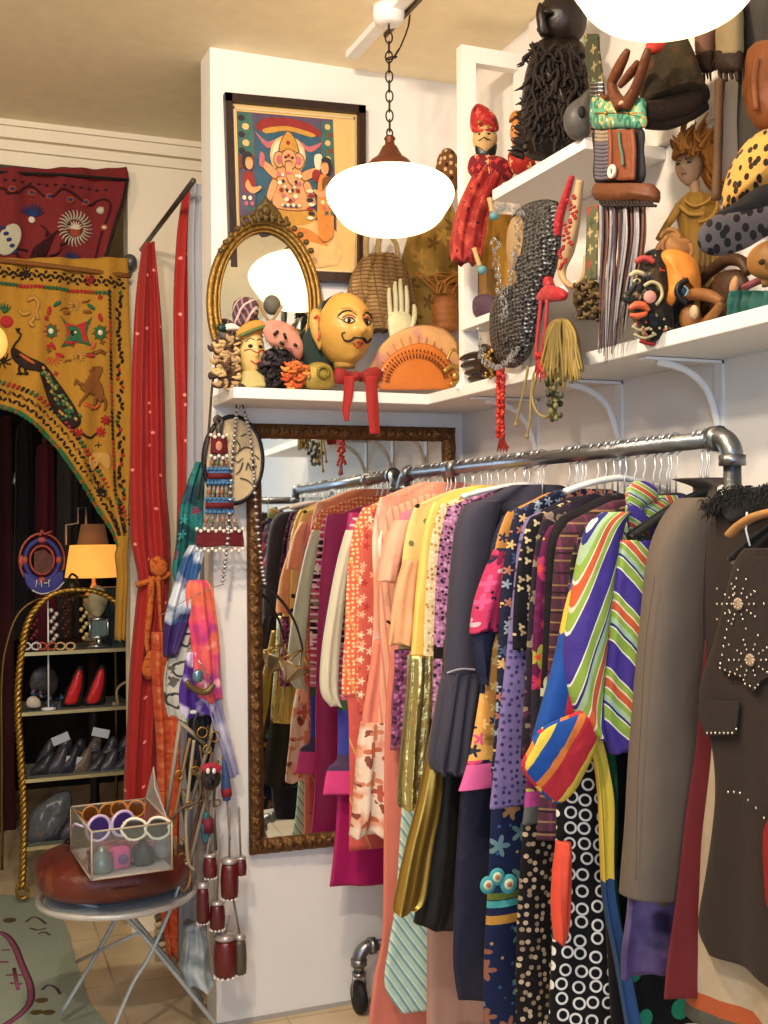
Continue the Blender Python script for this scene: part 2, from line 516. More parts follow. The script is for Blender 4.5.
slab('wall_rear_right', (1.15, YF+.1, 0), (1.25, 6.9, HC), dark_room)
mb = MB(); mb.bb((-2.5, YF-.03, HC-.06), (XR, YF, HC)); mb.bb((-2.5, YF-.045, HC-.02), (XR, YF-.03, HC)); mb.bb((-2.5, YF-.018, HC-.10), (XR, YF, HC-.085))
struct(mb.obj('trim_1', wall_cream))
mb = MB(); mb.bb((XC-.004, YB-.006, .0), (XR, YB, .012)); struct(mb.obj('baseboard_back', mat('#a8a29a', .7)))

# shelves --------------------------------------------------------
shelf_m = mat('#e9e6e2', .5, bump=.05, bscale=30, var=.03)
mb = MB(); mb.bb((XC, 3.15, SH-.032), (XR, YB, SH))
tag(mb.obj('wall_shelf', shelf_m, bevel=.003), 'white board shelf on the facing wall carrying the oval mirror and masks', 'shelf')
mb = MB(); mb.bb((1.43, .9, SH-.032), (XR, 3.148, SH))
tag(mb.obj('wall_shelf', shelf_m, bevel=.003), 'long white lower shelf on the right wall above the clothes rack', 'shelf')
def bracket(Y):
    mb = MB(); z = SH-.034
    mb.bb((XR-.006, Y-.014, z-.34), (XR, Y+.014, z)); mb.bb((1.46, Y-.014, z-.006), (XR, Y+.014, z))
    mb.tube(smooth([(1.50, Y, z-.008), (1.57, Y, z-.022), (1.625, Y, z-.06), (1.655, Y, z-.13), (XR-.006, Y, z-.2)], 5), .009, 6)
    return tag(mb.obj('shelf_bracket', white_pl), 'white curved metal bracket under the right wall shelf', 'bracket', 'brackets under the right wall shelf')
for Y in (2.09, 2.484, 2.906): bracket(Y)
# upright frame of the shelving and its upper boards
t_ = thing('shelf_upright', 'white open upright frame closing the far end of the upper shelves', 'frame', (1.55, 2.96, SH))
mb = MB(); mb.bb((1.452, 2.94, SH), (1.497, 2.975, 2.872)); mb.obj('post', shelf_m, t_)
mb = MB(); mb.bb((XR-.03, 2.94, SH), (XR-.001, 2.975, 2.872)); mb.obj('post', shelf_m, t_)
mb = MB(); mb.bb((1.497, 2.94, 2.825), (XR-.03, 2.975, 2.872)); mb.obj('rail', shelf_m, t_)
mb = MB(); mb.bb((1.44, 2.28, 2.368), (XR-.001, 2.74, 2.398))
tag(mb.obj('wall_shelf', shelf_m, bevel=.002), 'short white upper shelf carrying the dark shaggy doll', 'shelf')
mb = MB(); mb.bb((1.44, 2.28, 2.05), (XR-.001, 2.938, 2.072))
tag(mb.obj('wall_shelf', shelf_m, bevel=.002), 'white middle shelf behind the chain mail hood', 'shelf')
mb = MB(); mb.bb((XR-.02, 2.06, 2.40), (XR-.001, 2.90, HC-.002)); 
tag(mb.obj('wall_panel', mat('#dcd6cf', .6), bevel=.002), 'pale painted board on the right wall behind the shaggy doll', 'panel')

# ceiling track + pendant lamps ----------------------------------
t_ = thing('ceiling_track', 'white lighting track on the ceiling over the pendant lamps', 'light track', (1.22, 2.3, HC))
mb = MB(); mb.bb((1.225, .9, HC-.022), (1.262, 3.28, HC-.001)); mb.obj('rail', white_pl, t_)
mb = MB(); mb.bb((1.285, 1.2, HC-.012), (1.295, 3.12, HC-.001)); mb.obj('conductor', mat('#5b5148', .5), t_)
opal = mat('#fff7ea', .25, emit='#ffd6a0', es=3.0)
cap_m = mat('#6b3a24', .45, .5, bump=.3, bscale=40, var=.3)
chain_m = mat('#3a2a20', .5, .7)
def chain(mb, a, b, ll=.034, w=.010, r=.0024):
    a, b = Vector(a), Vector(b); L = (b-a).length; n = max(1, int(L/(ll*.78))); d = (b-a)/n; t = d.normalized()
    s0 = t.cross(Vector((.3, 1, .1))).normalized(); s1 = t.cross(s0).normalized()
    for i in range(n):
        c = a+d*(i+.5); sd = s0 if i % 2 else s1
        mb.tube([c+t*(math.sin(2*PI*k/10)*ll/2)+sd*(math.cos(2*PI*k/10)*w) for k in range(10)], r, 5, True)
def pendant(x, y, zb, label, canopy):
    t_ = thing('pendant_lamp', label, 'pendant lamp', (x, y, zb), 'schoolhouse pendant lamps')
    k = .00278
    prof = [(22,78),(34,76.5),(48,72.5),(58,66),(63.5,57),(64.5,50),(63,42),(59,33.5),(55.5,27),(52,20),(46,12.5),(37,6.5),(25,2.3),(12,.4),(0.001,0)]
    mb = MB(); mb.lathe([(p.x*k, p.y*k*.80+zb) for p in smooth([(a, b, 0) for a, b in prof], 3)][::-1], (x, y, 0), 48)
    mb.obj('lamp_shade', opal, t_)
    mb = MB(); mb.lathe([(r*k, z*k+zb) for r, z in [(24,60),(24.5,64),(23,69),(19,74),(13,78),(10,83),(7.5,88),(5,90),(4.5,94),(6,96),(4,99),(0.001,100)]], (x, y, 0), 28)
    mb.obj('fitter_cap', cap_m, t_)
    mb = MB(); top = zb+99*k
    mb.tube([(x+math.cos(a*PI/6)*.009, y, top+.008+math.sin(a*PI/6)*.012) for a in range(12)], .0025, 5, True)
    zt = HC-.045
    chain(mb, (x, y, top+.015), (x, y, zt))
    mb.obj('chain', chain_m, t_)
    if canopy:
        mb = MB()
        P = smooth([(x, y, zt-.10), (x+.02, y, zt-.09), (x+.045, y, zt-.04), (x+.06, y, zt-.0), (x+.065, y, zt+.035)], 4)
        for i in range(0, len(P)-3, 3): chain(mb, P[i], P[min(i+3, len(P)-1)])
        mb.obj('spare_chain', chain_m, t_)
        mb = MB(); mb.lathe([(.045, HC-.001), (.045, HC-.02), (.04, HC-.045), (.02, HC-.05), (.001, HC-.05)], (x, y, 0), 24); mb.obj('canopy', white_pl, t_)
    return t_
pendant(1.233, 2.955, 2.312, 'white opal glass pendant lamp hanging on a chain before the framed print', True)
pendant(1.232, 1.675, 2.374, 'white opal glass pendant lamp cut off by the top edge at right', False)

# wall mirror ----------------------------------------------------
bronze = mat('#6a4a2a', .45, .7, bump=.9, bscale=55, var=.35, vscale=60)
mx0, mx1, mz0, mz1, my = .932, 1.615, .508, 1.812, 3.370
t_ = thing('wall_mirror', 'tall rectangular mirror in an ornate bronze frame on the facing wall', 'mirror', ((mx0+mx1)/2, my, mz0))
mb = MB()
def frame_run(a, b, inward):
    a, b = Vector(a), Vector(b); d = (b-a).normalized(); inw = Vector(inward); n = 60
    prof = [(0, 0), (0, -.018), (.008, -.024), (.018, -.028), (.030, -.028), (.040, -.020), (.046, -.010), (.046, 0)]
    vs = []; L = (b-a).length
    for i in range(n+1):
        for (w_, dd) in prof:
            e = w_ if True else 0
            q = a+d*(L*i/n); cut = e
            t0 = min(max(L*i/n, cut), L-cut)
            q = a+d*t0+inw*w_+Vector((0, dd*(1+.18*math.sin(i*1.9)), 0))
            vs.append(q)
    m = len(prof)
    mb.add(vs, [(i*m+j, i*m+j+1, (i+1)*m+j+1, (i+1)*m+j) for i in range(n) for j in range(m-1)])
frame_run((mx0, my+.006, mz0), (mx1, my+.006, mz0), (0, 0, 1)); frame_run((mx0, my+.006, mz1), (mx1, my+.006, mz1), (0, 0, -1))
frame_run((mx0, my+.006, mz0), (mx0, my+.006, mz1), (1, 0, 0)); frame_run((mx1, my+.006, mz0), (mx1, my+.006, mz1), (-1, 0, 0))
# carved scrolls along the frame
for i in range(40):
    f = i/39
    for X in (mx0+.023, mx1-.023): mb.ell((X, my-.023, mz0+.03+f*(mz1-mz0-.06)), (.009, .006, .013), Matrix.Rotation(R_(30 if i % 2 else -30), 3, 'Y'), 8, 6)
for i in range(21):
    f = i/20
    for Z in (mz0+.023, mz1-.023): mb.ell((mx0+.03+f*(mx1-mx0-.06), my-.023, Z), (.013, .006, .009), Matrix.Rotation(R_(30 if i % 2 else -30), 3, 'Y'), 8, 6)
mb.obj('frame', bronze, t_)
mb = MB(); mb.bb((mx0+.04, my-.004, mz0+.04), (mx1-.04, my+.004, mz1-.04)); mb.obj('glass', mirror_m, t_)
t_.rotation_euler = (0, 0, R_(-3))

# clothes rack ---------------------------------------------------
RX, RZ, RY0, RY1 = 1.425, 1.660, 1.755, 3.325
t_ = thing('pipe_clothes_rack', 'galvanised steel pipe clothes rack on casters holding the main row of garments', 'clothes rack', (RX, 2.5, 0))
def elbow(mb, c, d1, d2, R=.04, r=.021):
    c, d1, d2 = Vector(c), Vector(d1), Vector(d2); P = []
    for k in range(9):
        a = PI/2*k/8; P.append(c+d1*(R*(1-math.sin(a)))+d2*(R*(1-math.cos(a))))
    mb.tube(P, r, 16)
    for d in (d1, d2): mb.tube([c+d*(R-.006), c+d*(R+.014)], r*1.2, 16)
mb = MB(); mb.tube([(RX, RY0+.04, RZ), (RX, RY1-.04, RZ)], .0168, 18); mb.obj('rail', galv, t_)
for Y, nm in ((RY0, 'near'), (RY1, 'far')):
    s_ = 1 if Y == RY0 else -1
    mb = MB(); elbow(mb, (RX, Y, RZ), (0, s_, 0), (0, 0, -1)); mb.obj('elbow', galv, t_)
    mb = MB(); mb.tube([(RX, Y, RZ-.04), (RX, Y, .20)], .0168, 18); mb.obj('post', galv, t_)
    mb = MB(); mb.tube([(RX-.02, Y, .20), (RX+.02, Y, .20)], .022, 16); mb.tube([(RX, Y, .18), (RX, Y, .23)], .0205, 16); mb.obj('tee', galv, t_)
    mb = MB(); mb.tube([(RX-.125, Y, .20), (RX+.185, Y, .20)], .0168, 18); mb.obj('foot_pipe', galv, t_)
    for sx, e in ((-1, RX-.165), (1, RX+.225)):
        mb = MB(); elbow(mb, (e, Y, .20), (-sx, 0, 0), (0, 0, -1)); mb.tube([(e, Y, .16), (e, Y, .125)], .0168, 14); c_ = mb.obj('elbow', galv, t_)
        mb = MB(); mb.lathe([(.001, Y*0+.125), (.022, .125), (.022, .117), (.016, .112), (.001, .112)], (e, Y, 0), 16)
        for q in (-1, 1):
            mb.tube([(e+q*.018, Y, .114), (e+q*.021, Y, .09), (e+q*.021, Y, .05)], .006, 6, flat=.5)
        f_ = mb.obj('caster_fork', darkmetal if False else steel, t_)
        mb = MB(); mb.lathe([(.001, -.014), (.03, -.014), (.046, -.012), (.05, 0), (.046, .012), (.03, .014), (.001, .014)], (e, Y, .05), 28, Matrix.Rotation(R_(90), 3, 'Y'))
        mb.obj('wheel', mat('#17171a', .6), f_)
mb = MB(); mb.tube([(RX, 2.95, RZ), (RX, 3.0, RZ)], .022, 16)
mb.obj('coupling', galv, t_)

# second short pipe out to the wall at the near end
t_ = thing('wall_pipe_rail', 'short galvanised pipe from the right wall carrying the nearest coats', 'clothes rail', (XR, 1.46, 1.62))
mb = MB(); mb.tube([(1.27, 1.46, 1.62), (XR-.012, 1.46, 1.62)], .0168, 16); mb.obj('pipe', galv, t_)
mb = MB(); mb.lathe([(.045, 0), (.045, -.008), (.024, -.012), (.024, -.03)], (XR-.001, 1.46, 1.62), 20, Matrix.Rotation(R_(90), 3, 'Y')); mb.obj('flange', galv, t_)
# ------------------------------------------------------------------ garments
def proj(q):
    v = CAMR.transposed() @ (Vector(q)-CAMP)
    return 384+FPX*v.x/-v.z, 512-FPX*v.y/-v.z
def Yof(px, X=1.205):
    d = ray(px, 520); return X*d.y/d.x
GR = 'garments hanging on the pipe rack'
RODC = RX
def garment(name, label, cat, s, left, m, ht=.019, folds=4, amp=.007, neck=True, Y=None, hw=.19, sleeves=(), extra=None, X=1.205, body='body', lv=None, seed=None, nw=.055, two=None, n=44):
    Y = Y or Yof(s, X)
    F = Fr('Y', Y)
    seed = seed if seed is not None else int(s*7)
    t_ = thing(name, label, cat, (RX, Y, F.p(left[-1][0], left[-1][1]).z))
    rows = []
    q0 = F.p(*left[0])
    if neck:
        for dx, dzz in ((nw, .052), (nw+.02, .05), ((RX-q0.x)*.62, .034), ((RX-q0.x)*.9, .012)):
            a = proj((RX-dx, Y, q0.z+dzz)); rows.append((a[0], a[0]+50, a[1]))
    rows += [(x, x+60, y) for x, y in left]
    mb = MB(); mb.cloth(F, rows, ht, 0, folds, amp, seed, n, lv or len(rows)*6, 0, sym=RX, minr=hw if False else 0)
    if two: two(mb, F)
    mb.obj(body, m, t_)
    for sl in sleeves:
        rws, ms, kw = sl[0], sl[1], dict(sl[2]) if len(sl) > 2 else {}
        nm = kw.pop('name', 'sleeve'); h_ = kw.pop('ht', .022); dz = kw.pop('dz', -ht-.012); mir = kw.pop('mirror', True); lb = kw.pop('label', None)
        mb = MB(); mb.cloth(F, rws, h_, dz, kw.pop('folds', 2), kw.pop('amp', .006), seed+3, 28, len(rws)*6, 0, **kw)
        o = mb.obj(nm, ms, t_)
        if lb: lab(o, lb)
        if mir:
            for p in mb.v: p.x = 2*RX-p.x
            mb.f = [f[::-1] for f in mb.f]; mb.uv = [u[::-1] if u else None for u in mb.uv]
            o = mb.obj(nm, ms, t_)
            if lb: lab(o, lb)
    if extra: extra(t_, F)
    GY.append(Y)
    return t_
GY = []
def zat(Y, py, px=400): return Fr('Y', Y).p(px, py).z

# --- far end to near end
Y = Yof(346)
garment('dress', 'magenta satin dress with flared hem, first garment beside the wall mirror', 'dress', 346,
        [(347,520),(341,600),(338,700),(337,800),(333,850),(328,888)], mat('#ae1060', .4, sheen=.3, bump=.1), folds=3, amp=.010, ht=.02)
Y = Yof(351)
z1, z2, z3, z4 = (zat(Y, q) for q in (690, 752, 765, 805))
garment('dress', 'patchwork print dress with a blue lower skirt and neon pink flounce', 'dress', 351,
        [(352,522),(345,560),(338,610),(337,690),(337,755),(327,770),(323,796)],
        pat('#c04070', [('blotch', 25, .55, '#201820'), ('flower', .045, .42, ['#e8b0b8','#d84068','#7a8a4a','#f0d8d0'], .9, 4), ('band', z1-.02, z1+.05, '#d0688a'), ('line', 90, .022, .3, '#f0c8d0'), ('band', z1-.05, z1-.02, '#3a5a3a'), ('band', z3, z1-.05, '#3a3f98'), ('band', z3-.004, z3+.045, '#4a3a58'), ('band', -1, z3, '#e83a88')]),
        ht=.018, folds=3, amp=.006,
        sleeves=[([(346,366,530),(338,352,560),(330,345,600),(322,340,650),(320,338,690),(330,342,706)], mat('#cfcab0', .35, sheen=.3), {'label': 'cream satin sleeve', 'ht': .018})])
Y = Yof(359)
zz = zat(Y, 690)
garment('dress', 'orange dress with pale polka dots and coral print skirt', 'dress', 359,
        [(361,510),(352,535),(347,580),(345,640),(343,690),(349,705),(350,780),(349,850)],
        pat('#f0663a', [('dots', .013, .32, ['#ffcf98'], .35), ('band', -1, zz, '#d85a52'), ('flower', .05, .3, ['#e0a050','#f0c0a0'], .8, 5) if False else ('line', 20, .06, .08, '#e0a050')]),
        ht=.018, folds=4)
Y = Yof(372)
zf = zat(Y, 735)
def flounce(t_, F):
    mb = MB(); mb.cloth(F, [(362,405,722),(357,410,750),(355,412,780),(352,412,810),(349,410,833)], .035, -.03, 5, .014, 5, 48, 30)
    lab(mb.obj('flounce', pat('#ead2bc', [('blur', 14, .55, '#e8a080'), ('flower', .06, .44, ['#c86a48','#d88a60','#b85a48'], .8, 4), ('blotch', 22, .62, '#8a4a40')]), t_), 'rust and cream floral flounce')
    mb = MB(); mb.puff(F, [(378,540),(384,530),(392,545),(390,562),(380,560)], -.035, .012); lab(mb.obj('rosette', mat('#f4e4d8', .6), t_), 'white rosette')
garment('dress', 'sheer peach dress ending in a rust and cream floral flounce', 'dress', 372,
        [(378,500),(371,535),(372,600),(370,650),(365,700),(360,735)],
        pat('#f6a27e', [('blur', 3.5, .52, '#fbd8bc'), ('line', 4, .035, .16, '#e8a894')], rough=.5), ht=.022, folds=5, amp=.008, extra=flounce,
        sleeves=[([(374,392,640),(368,388,680),(362,384,720),(366,380,745)], mat('#f08a6c', .55, sheen=.2), {'label': 'coral sleeve end', 'ht': .014, 'mirror': False, 'name': 'sash'})])
garment('skirt', 'long coral maxi skirt reaching the floor behind the rack caster', 'skirt', 383,
        [(392,640),(386,720),(384,800),(382,870),(380,940),(372,980),(366,1035)], mat('#e07a66', .6, sheen=.3, bump=.15, bscale=20), neck=False, folds=6, amp=.01, ht=.02)
garment('tee_shirt', 'pink and peach knit top with short sleeves and mauve lace hem', 'top', 391,
        [(400,515),(394,550),(398,600),(396,660),(392,700),(390,748)],
        pat('#ee7f98', [('band', -1, zat(2.9, 655), '#8a4a6a'), ('band', zat(2.9, 672)-1, zat(2.9, 712), '#b06080')] ), ht=.018,
        sleeves=[([(396,412,520),(388,408,535),(382,402,560),(378,398,582)], mat('#f4b090', .6), {'label': 'peach short sleeve', 'ht': .024})])
garment('skirt', 'mint green skirt with slanting blue candy stripes low on the rack', 'skirt', 398,
        [(408,700),(402,800),(396,900),(388,945),(383,985),(400,1012)],
        pat('#b8d8c0', [('stripe', 35, .022, [(0,'#b9d6c2'),(.55,'#7fa9b4'),(.85,'#dfeee0')])]), neck=False, ht=.02, folds=4)
def lace(t_, F):
    mb = MB(); mb.cloth(F, [(395,417,650),(394,416,690),(392,414,722),(392,414,744)], .02, -.03, 3, .006, 9, 28, 20); lab(mb.obj('lace_hem', pat('#7a3a62', [('dots', .012, .38, ['#b070a0','#40203a'], 1)]), t_), 'plum lace hem')
    mb = MB(); mb.line(F, [(387,621),(398,628),(411,634)], 1.4, -.034); lab(mb.obj('ribbon', black, t_), 'black ribbon')
garment('dress', 'pale yellow dress with small black flower print and peach sleeves', 'dress', 406,
        [(414,508),(404,540),(399,590),(398,650),(402,700)],
        pat('#f2d27c', [('dots', .05, .16, ['#2a2420','#f2d27c','#7a7a50'], 1)]), ht=.02, folds=4, extra=lace,
        sleeves=[([(404,420,560),(395,416,590),(390,414,620),(388,410,645)], mat('#f7b078', .6), {'label': 'peach sleeve with black ribbon', 'ht': .02})])
garment('skirt', 'nude beige long skirt behind the navy trousers', 'skirt', 415,
        [(432,760),(430,850),(427,940),(424,1035)], mat('#b08678', .75, bump=.15, bscale=20), neck=False, folds=5)
zg = zat(Yof(421), 640)
garment('gown', 'yellow satin gown turning to crinkled gold lame below', 'dress', 421,
        [(431,505),(422,535),(417,580),(412,640),(408,700),(404,760),(401,806)],
        mat('#f2cc4c', .32, .15, sheen=.2, bump=.15, bscale=14), ht=.02, folds=4, amp=.010,
        extra=lambda t_, F: lab((lambda mb: (mb.cloth(F, [(409,434,655),(407,432,700),(403,430,750),(400,428,790),(400,427,806)], .03, -.022, 5, .012, 3, 48, 30), mb.obj('lame_skirt', mat('#c9b872', .24, .85, bump=.9, bscale=22), t_))[1])(MB()), 'gold lame skirt'))
garment('dress', 'mauve and black mottled print dress beside the yellow gown', 'dress', 436,
        [(447,510),(438,550),(434,620),(433,690),(431,760),(426,795)],
        pat('#a8739e', [('dots', .009, .42, ['#5a2f56','#c995bd','#2e1830','#8a5080'], 1), ('band', zat(Yof(436), 660), zat(Yof(436), 648), '#140d14')]), ht=.02, folds=3)
# gold and black skirt
Yk = Yof(444); Fk = Fr('Y', Yk)
t_ = thing('skirt', 'flared skirt with a shiny gold satin panel and black velvet back', 'skirt', (RX, Yk, Fk.p(430, 935).z))
mb = MB(); mb.cloth(Fk, [(446,500,640),(440,500,720),(428,498,800),(425,494,850),(418,490,890),(412,480,925)], .035, 0, 3, .012, 8, 44, 40, sym=None); mb.obj('body', mat('#17100c', .55, bump=.15, sheen=.4), t_)
mb = MB(); mb.cloth(Fk, [(439,452,690),(430,444,740),(418,441,800),(405,432,850),(394,424,900),(393,414,912)], .022, -.045, 2, .008, 2, 36, 36); lab(mb.obj('satin_panel', mat('#b8923a', .28, .75, bump=.12, bscale=6), t_), 'gold satin panel')
GY.append(Yk)
garment('trousers', 'navy blue trousers with a pressed crease hanging below the grey coat', 'trousers', 462,
        [(476,640),(466,720),(461,790),(457,880),(454,960),(458,1000)], mat('#1d1f36', .6, sheen=.2), neck=False, folds=3, amp=.010, ht=.024)
cz = mat('#3b3948', .8, sheen=.25, bump=.1, bscale=80, var=.06)
def coatx(t_, F):
    mb = MB(); mb.cloth(F, [(446,484,672),(441,486,690),(434,482,730),(431,478,760),(433,472,772)], .036, -.05, 9, .010, 4, 60, 26); cf = lab(mb.obj('gathered_cuff', cz, t_), 'gathered cuff of the grey coat sleeve')
    mb = MB(); mb.line(F, [(447,673),(462,669),(485,671)], 1.1, -.09); lab(mb.obj('cuff_trim', mat('#9a98a8', .6), cf), 'pale stitched trim')
garment('coat', 'slate grey coat with a long sleeve gathered below the elbow', 'coat', 462,
        [(473,506),(468,540),(466,620),(462,700),(458,772)], cz, ht=.024, folds=3, amp=.009, Y=Yof(457), extra=coatx,
        sleeves=[([(484,506,500),(466,500,506),(456,494,530),(450,490,580),(446,487,640),(445,486,674)], cz, {'ht': .034, 'folds': 1, 'amp': .004, 'dz': -.05})])
# floral with pink ruffle
Y = Yof(485)
garment('dress', 'navy floral dress with yellow and pink border and pink ruffled hem', 'dress', 485,
        [(500,520),(490,548),(484,600),(484,650),(478,700),(470,750),(463,778),(458,792)],
        pat('#1d2440', [('flower', .055, .42, ['#e83a78','#f0c050','#d8d0c8','#e84a90'], 1, 4), ('band', zat(Y, 690), zat(Y, 660), '#e85aa0'), ('band', zat(Y, 768), zat(Y, 700), '#f0b04a'), ('flower', .05, .32, ['#e8508a','#f6cf60','#2a3040'], 1, 5), ('band', -1, zat(Y, 772), '#ee62a8')]),
        ht=.02, folds=3, amp=.008,
        sleeves=[([(496,512,548),(484,508,575),(474,503,605),(470,498,632)], pat('#c83064', [('flower', .045, .44, ['#c8b0b8','#e05088','#701840'], 1, 4), ('blotch', 20, .6, '#20203a')]), {'label': 'pink print sleeve', 'ht': .022}),
                 ([(472,496,632),(473,492,650),(476,490,668),(480,488,684)], mat('#141c38', .7), {'label': 'navy cuff', 'ht': .016, 'name': 'cuff'})])
Y = Yof(497)
zc = zat(Y, 860)
def cloud(t_, F):
    mb = MB()
    for x, y, r in ((488,885,9),(497,877,9),(509,884,10)):
        mb.blob(F, x, y, r, r, 3, -.05, mi=0); mb.blob(F, x, y, r*.6, r*.6, 3, -.053, mi=1); mb.blob(F, x, y, r*.3, r*.3, 3, -.056, mi=2)
    lab(mb.obj('cloud_motif', [mat('#3fa7b0', .7), mat('#c9d8b8', .7), mat('#b06a4a', .7)], t_), 'turquoise swirling cloud motif')
garment('trousers', 'navy trousers printed with brown blossoms, turquoise clouds and coloured bands', 'trousers', 497,
        [(506,600),(496,700),(490,800),(486,880),(484,950),(484,1035)],
        pat('#142044', [('dots', .03, .12, ['#3a5a90','#b08a5a','#142044'], 1), ('flower', .055, .46, ['#8a5a48','#a87a50','#142044','#60808a'], .9, 5),
                        ('band', zat(Y, 925), zat(Y, 896), '#142044'), ('band', zat(Y, 903), zat(Y, 896), '#20355a'), ('band', zat(Y, 910), zat(Y, 903), '#6a7a30'), ('band', zat(Y, 918), zat(Y, 911), '#4ab0b0'), ('band', zat(Y, 935), zat(Y, 926), '#c08a30')]),
        neck=False, folds=3, ht=.022, extra=cloud)
garment('blouse', 'navy blouse with small orange and cream flowers next to the pink ruffled dress', 'blouse', 500,
        [(513,512),(505,545),(500,600),(497,660),(494,720),(490,770)],
        pat('#1c2038', [('flower', .026, .44, ['#b0705a','#d8b070','#40557a','#90a0b0'], 1, 5)]), ht=.02, folds=3)
garment('dress', 'lavender dress with dark dotted print and navy side', 'dress', 511,
        [(524,520),(516,545),(510,600),(504,660),(498,720),(492,780),(489,806)],
        pat('#7c6ea4', [('dots', .017, .24, ['#3a2e66','#4a3e78'], .5), ('uband', -.15, 1, '#1c1630') ]), ht=.022, folds=2, amp=.006)
garment('shirt', 'black shirt with cream scarf print between lavender dress and maroon floral', 'shirt', 518,
        [(530,520),(523,545),(517,580),(513,620),(512,650)],
        pat('#14121a', [('line', 8, .05, .42, '#14121a'), ('flower', .02, .42, ['#c8b890','#a89870','#14121a'], .4, 3)]), ht=.02, folds=3)
garment('trousers', 'black trousers with small cream leaf dots beside the orange sash', 'trousers', 525,
        [(536,640),(528,720),(524,800),(520,880),(516,950),(514,1035)],
        pat('#120f12', [('dots', .018, .28, ['#b8a48c','#907c68'], .7)]), neck=False, folds=4)
Y = Yof(536)
garment('dress', 'plum dress with bold yellow and green cut flowers', 'dress', 536,
        [(546,530),(539,550),(534,600),(532,660),(530,740),(524,800),(520,826)],
        pat('#5c1644', [('flower', .060, .46, ['#f0b020','#a8a83a','#b02860','#6a2050'], .6, 5), ('flower', .060, .16, ['#d84020'], .6, 9), ('band', zat(Y, 780), zat(Y, 700), '#2a2430'), ('band', zat(Y, 822), zat(Y, 806), '#b04088'), ('band', -1, zat(Y, 822), '#5a5a58')]), ht=.02, folds=3)
garment('shirt', 'black shirt with pale green blossoms on the shoulder, behind the striped dress', 'shirt', 545,
        [(560,520),(549,545),(545,600),(543,660),(541,720)],
        pat('#17141a', [('flower', .08, .42, ['#b8c09a','#17141a','#d8b8a8'], .9, 4)]), ht=.02, folds=3)
def sash(t_, F):
    mb = MB(); mb.cloth(F, [(558,571,842),(556,572,860),(553,571,890),(553,570,920),(555,566,942)], .012, -.075, 2, .006, 6, 24, 24, grow=False); lab(mb.obj('sash', mat('#e84420', .6, sheen=.2), t_), 'bright orange red sash')
garment('trousers', 'black trousers covered in white rings, the second with S shaped chains', 'trousers', 562,
        [(576,640),(566,720),(560,800),(556,880),(552,950),(549,1035)],
        pat('#0d0b10', [('ring', .031, .27, .41, ['#dcdad6'], .3)], rot=4), neck=False, folds=3, ht=.026, extra=sash)
garment('dress', 'brown and purple plaid dress with a dark hem beside the striped outfit', 'dress', 553,
        [(567,525),(557,545),(551,600),(548,660),(545,740),(541,800),(538,838)],
        pat('#4a2a38', [('line', 0, .03, .2, '#6a2a50'), ('line', 90, .025, .15, '#8a6a4a'), ('line', 90, .04, .1, '#2a1a20')]), ht=.02, folds=3)
# bold striped wrap dress (red blue yellow)
Y = Yof(577)
def tails(t_, F):
    mb = MB(); mb.cloth(F, [(586,600,735),(594,606,760),(598,612,800),(600,611,850),(604,613,900),(616,626,960),(628,640,1035)], .010, -.045, 2, .006, 4, 22, 40, grow=False)
    cu = MB(); cu.puff(F, [(541,728),(566,716),(590,710),(599,735),(590,762),(574,792),(557,804),(540,792),(521,768),(530,746)], -.085, .04, bump=.006); lab(cu.obj('flared_cuff', pat('#1f58b1', [('stripe', -38, .118, [(0,'#c42838'),(.2,'#e8c818'),(.45,'#1a4c9c'),(.7,'#e07a20'),(.82,'#c42838')])]), t_), 'flared cuff with diagonal bold stripes')
    mb.obj('wrap_tail', pat('#e8c818', [('uband', -1, -.5, '#e8c818'), ('band', zat(Y, 1100), zat(Y, 900), '#2a4a7a')]), t_)
    mb = MB(); mb.cloth(F, [(596,612,730),(604,617,770),(606,618,830),(608,616,880),(617,625,960),(630,638,1035)], .010, -.022, 2, .006, 5, 22, 40, grow=False)
    lab(mb.obj('wrap_tail', mat('#0e4a2a', .7), t_), 'dark green tail')
bs = pat('#1f58b0', [('stripe', -28, .135, [(0,'#1f58b0'),(.28,'#f0cf18'),(.5,'#d83040'),(.68,'#1f58b0'),(.9,'#ee8a28')])])
garment('wrap_dress', 'red, blue and yellow broad striped wrap dress with wing sleeve', 'dress', 577,
        [(590,545),(580,570),(577,620),(576,680),(578,740)], bs, ht=.022, folds=2, extra=tails,
        sleeves=[([(580,600,560),(566,594,610),(554,586,665),(540,582,715),(532,586,742)], pat('#1a4c9c', [('uband', -1, -.028, '#e0c018'), ('line', -12, .30, .5, '#1a4c9d'), ('uband', -.006, 1, '#c42838')]), {'ht': .022, 'dz': -.045, 'amp': .004, 'folds': 1, 'label': 'upper sleeve with lengthwise blue and red'}),
                  ])
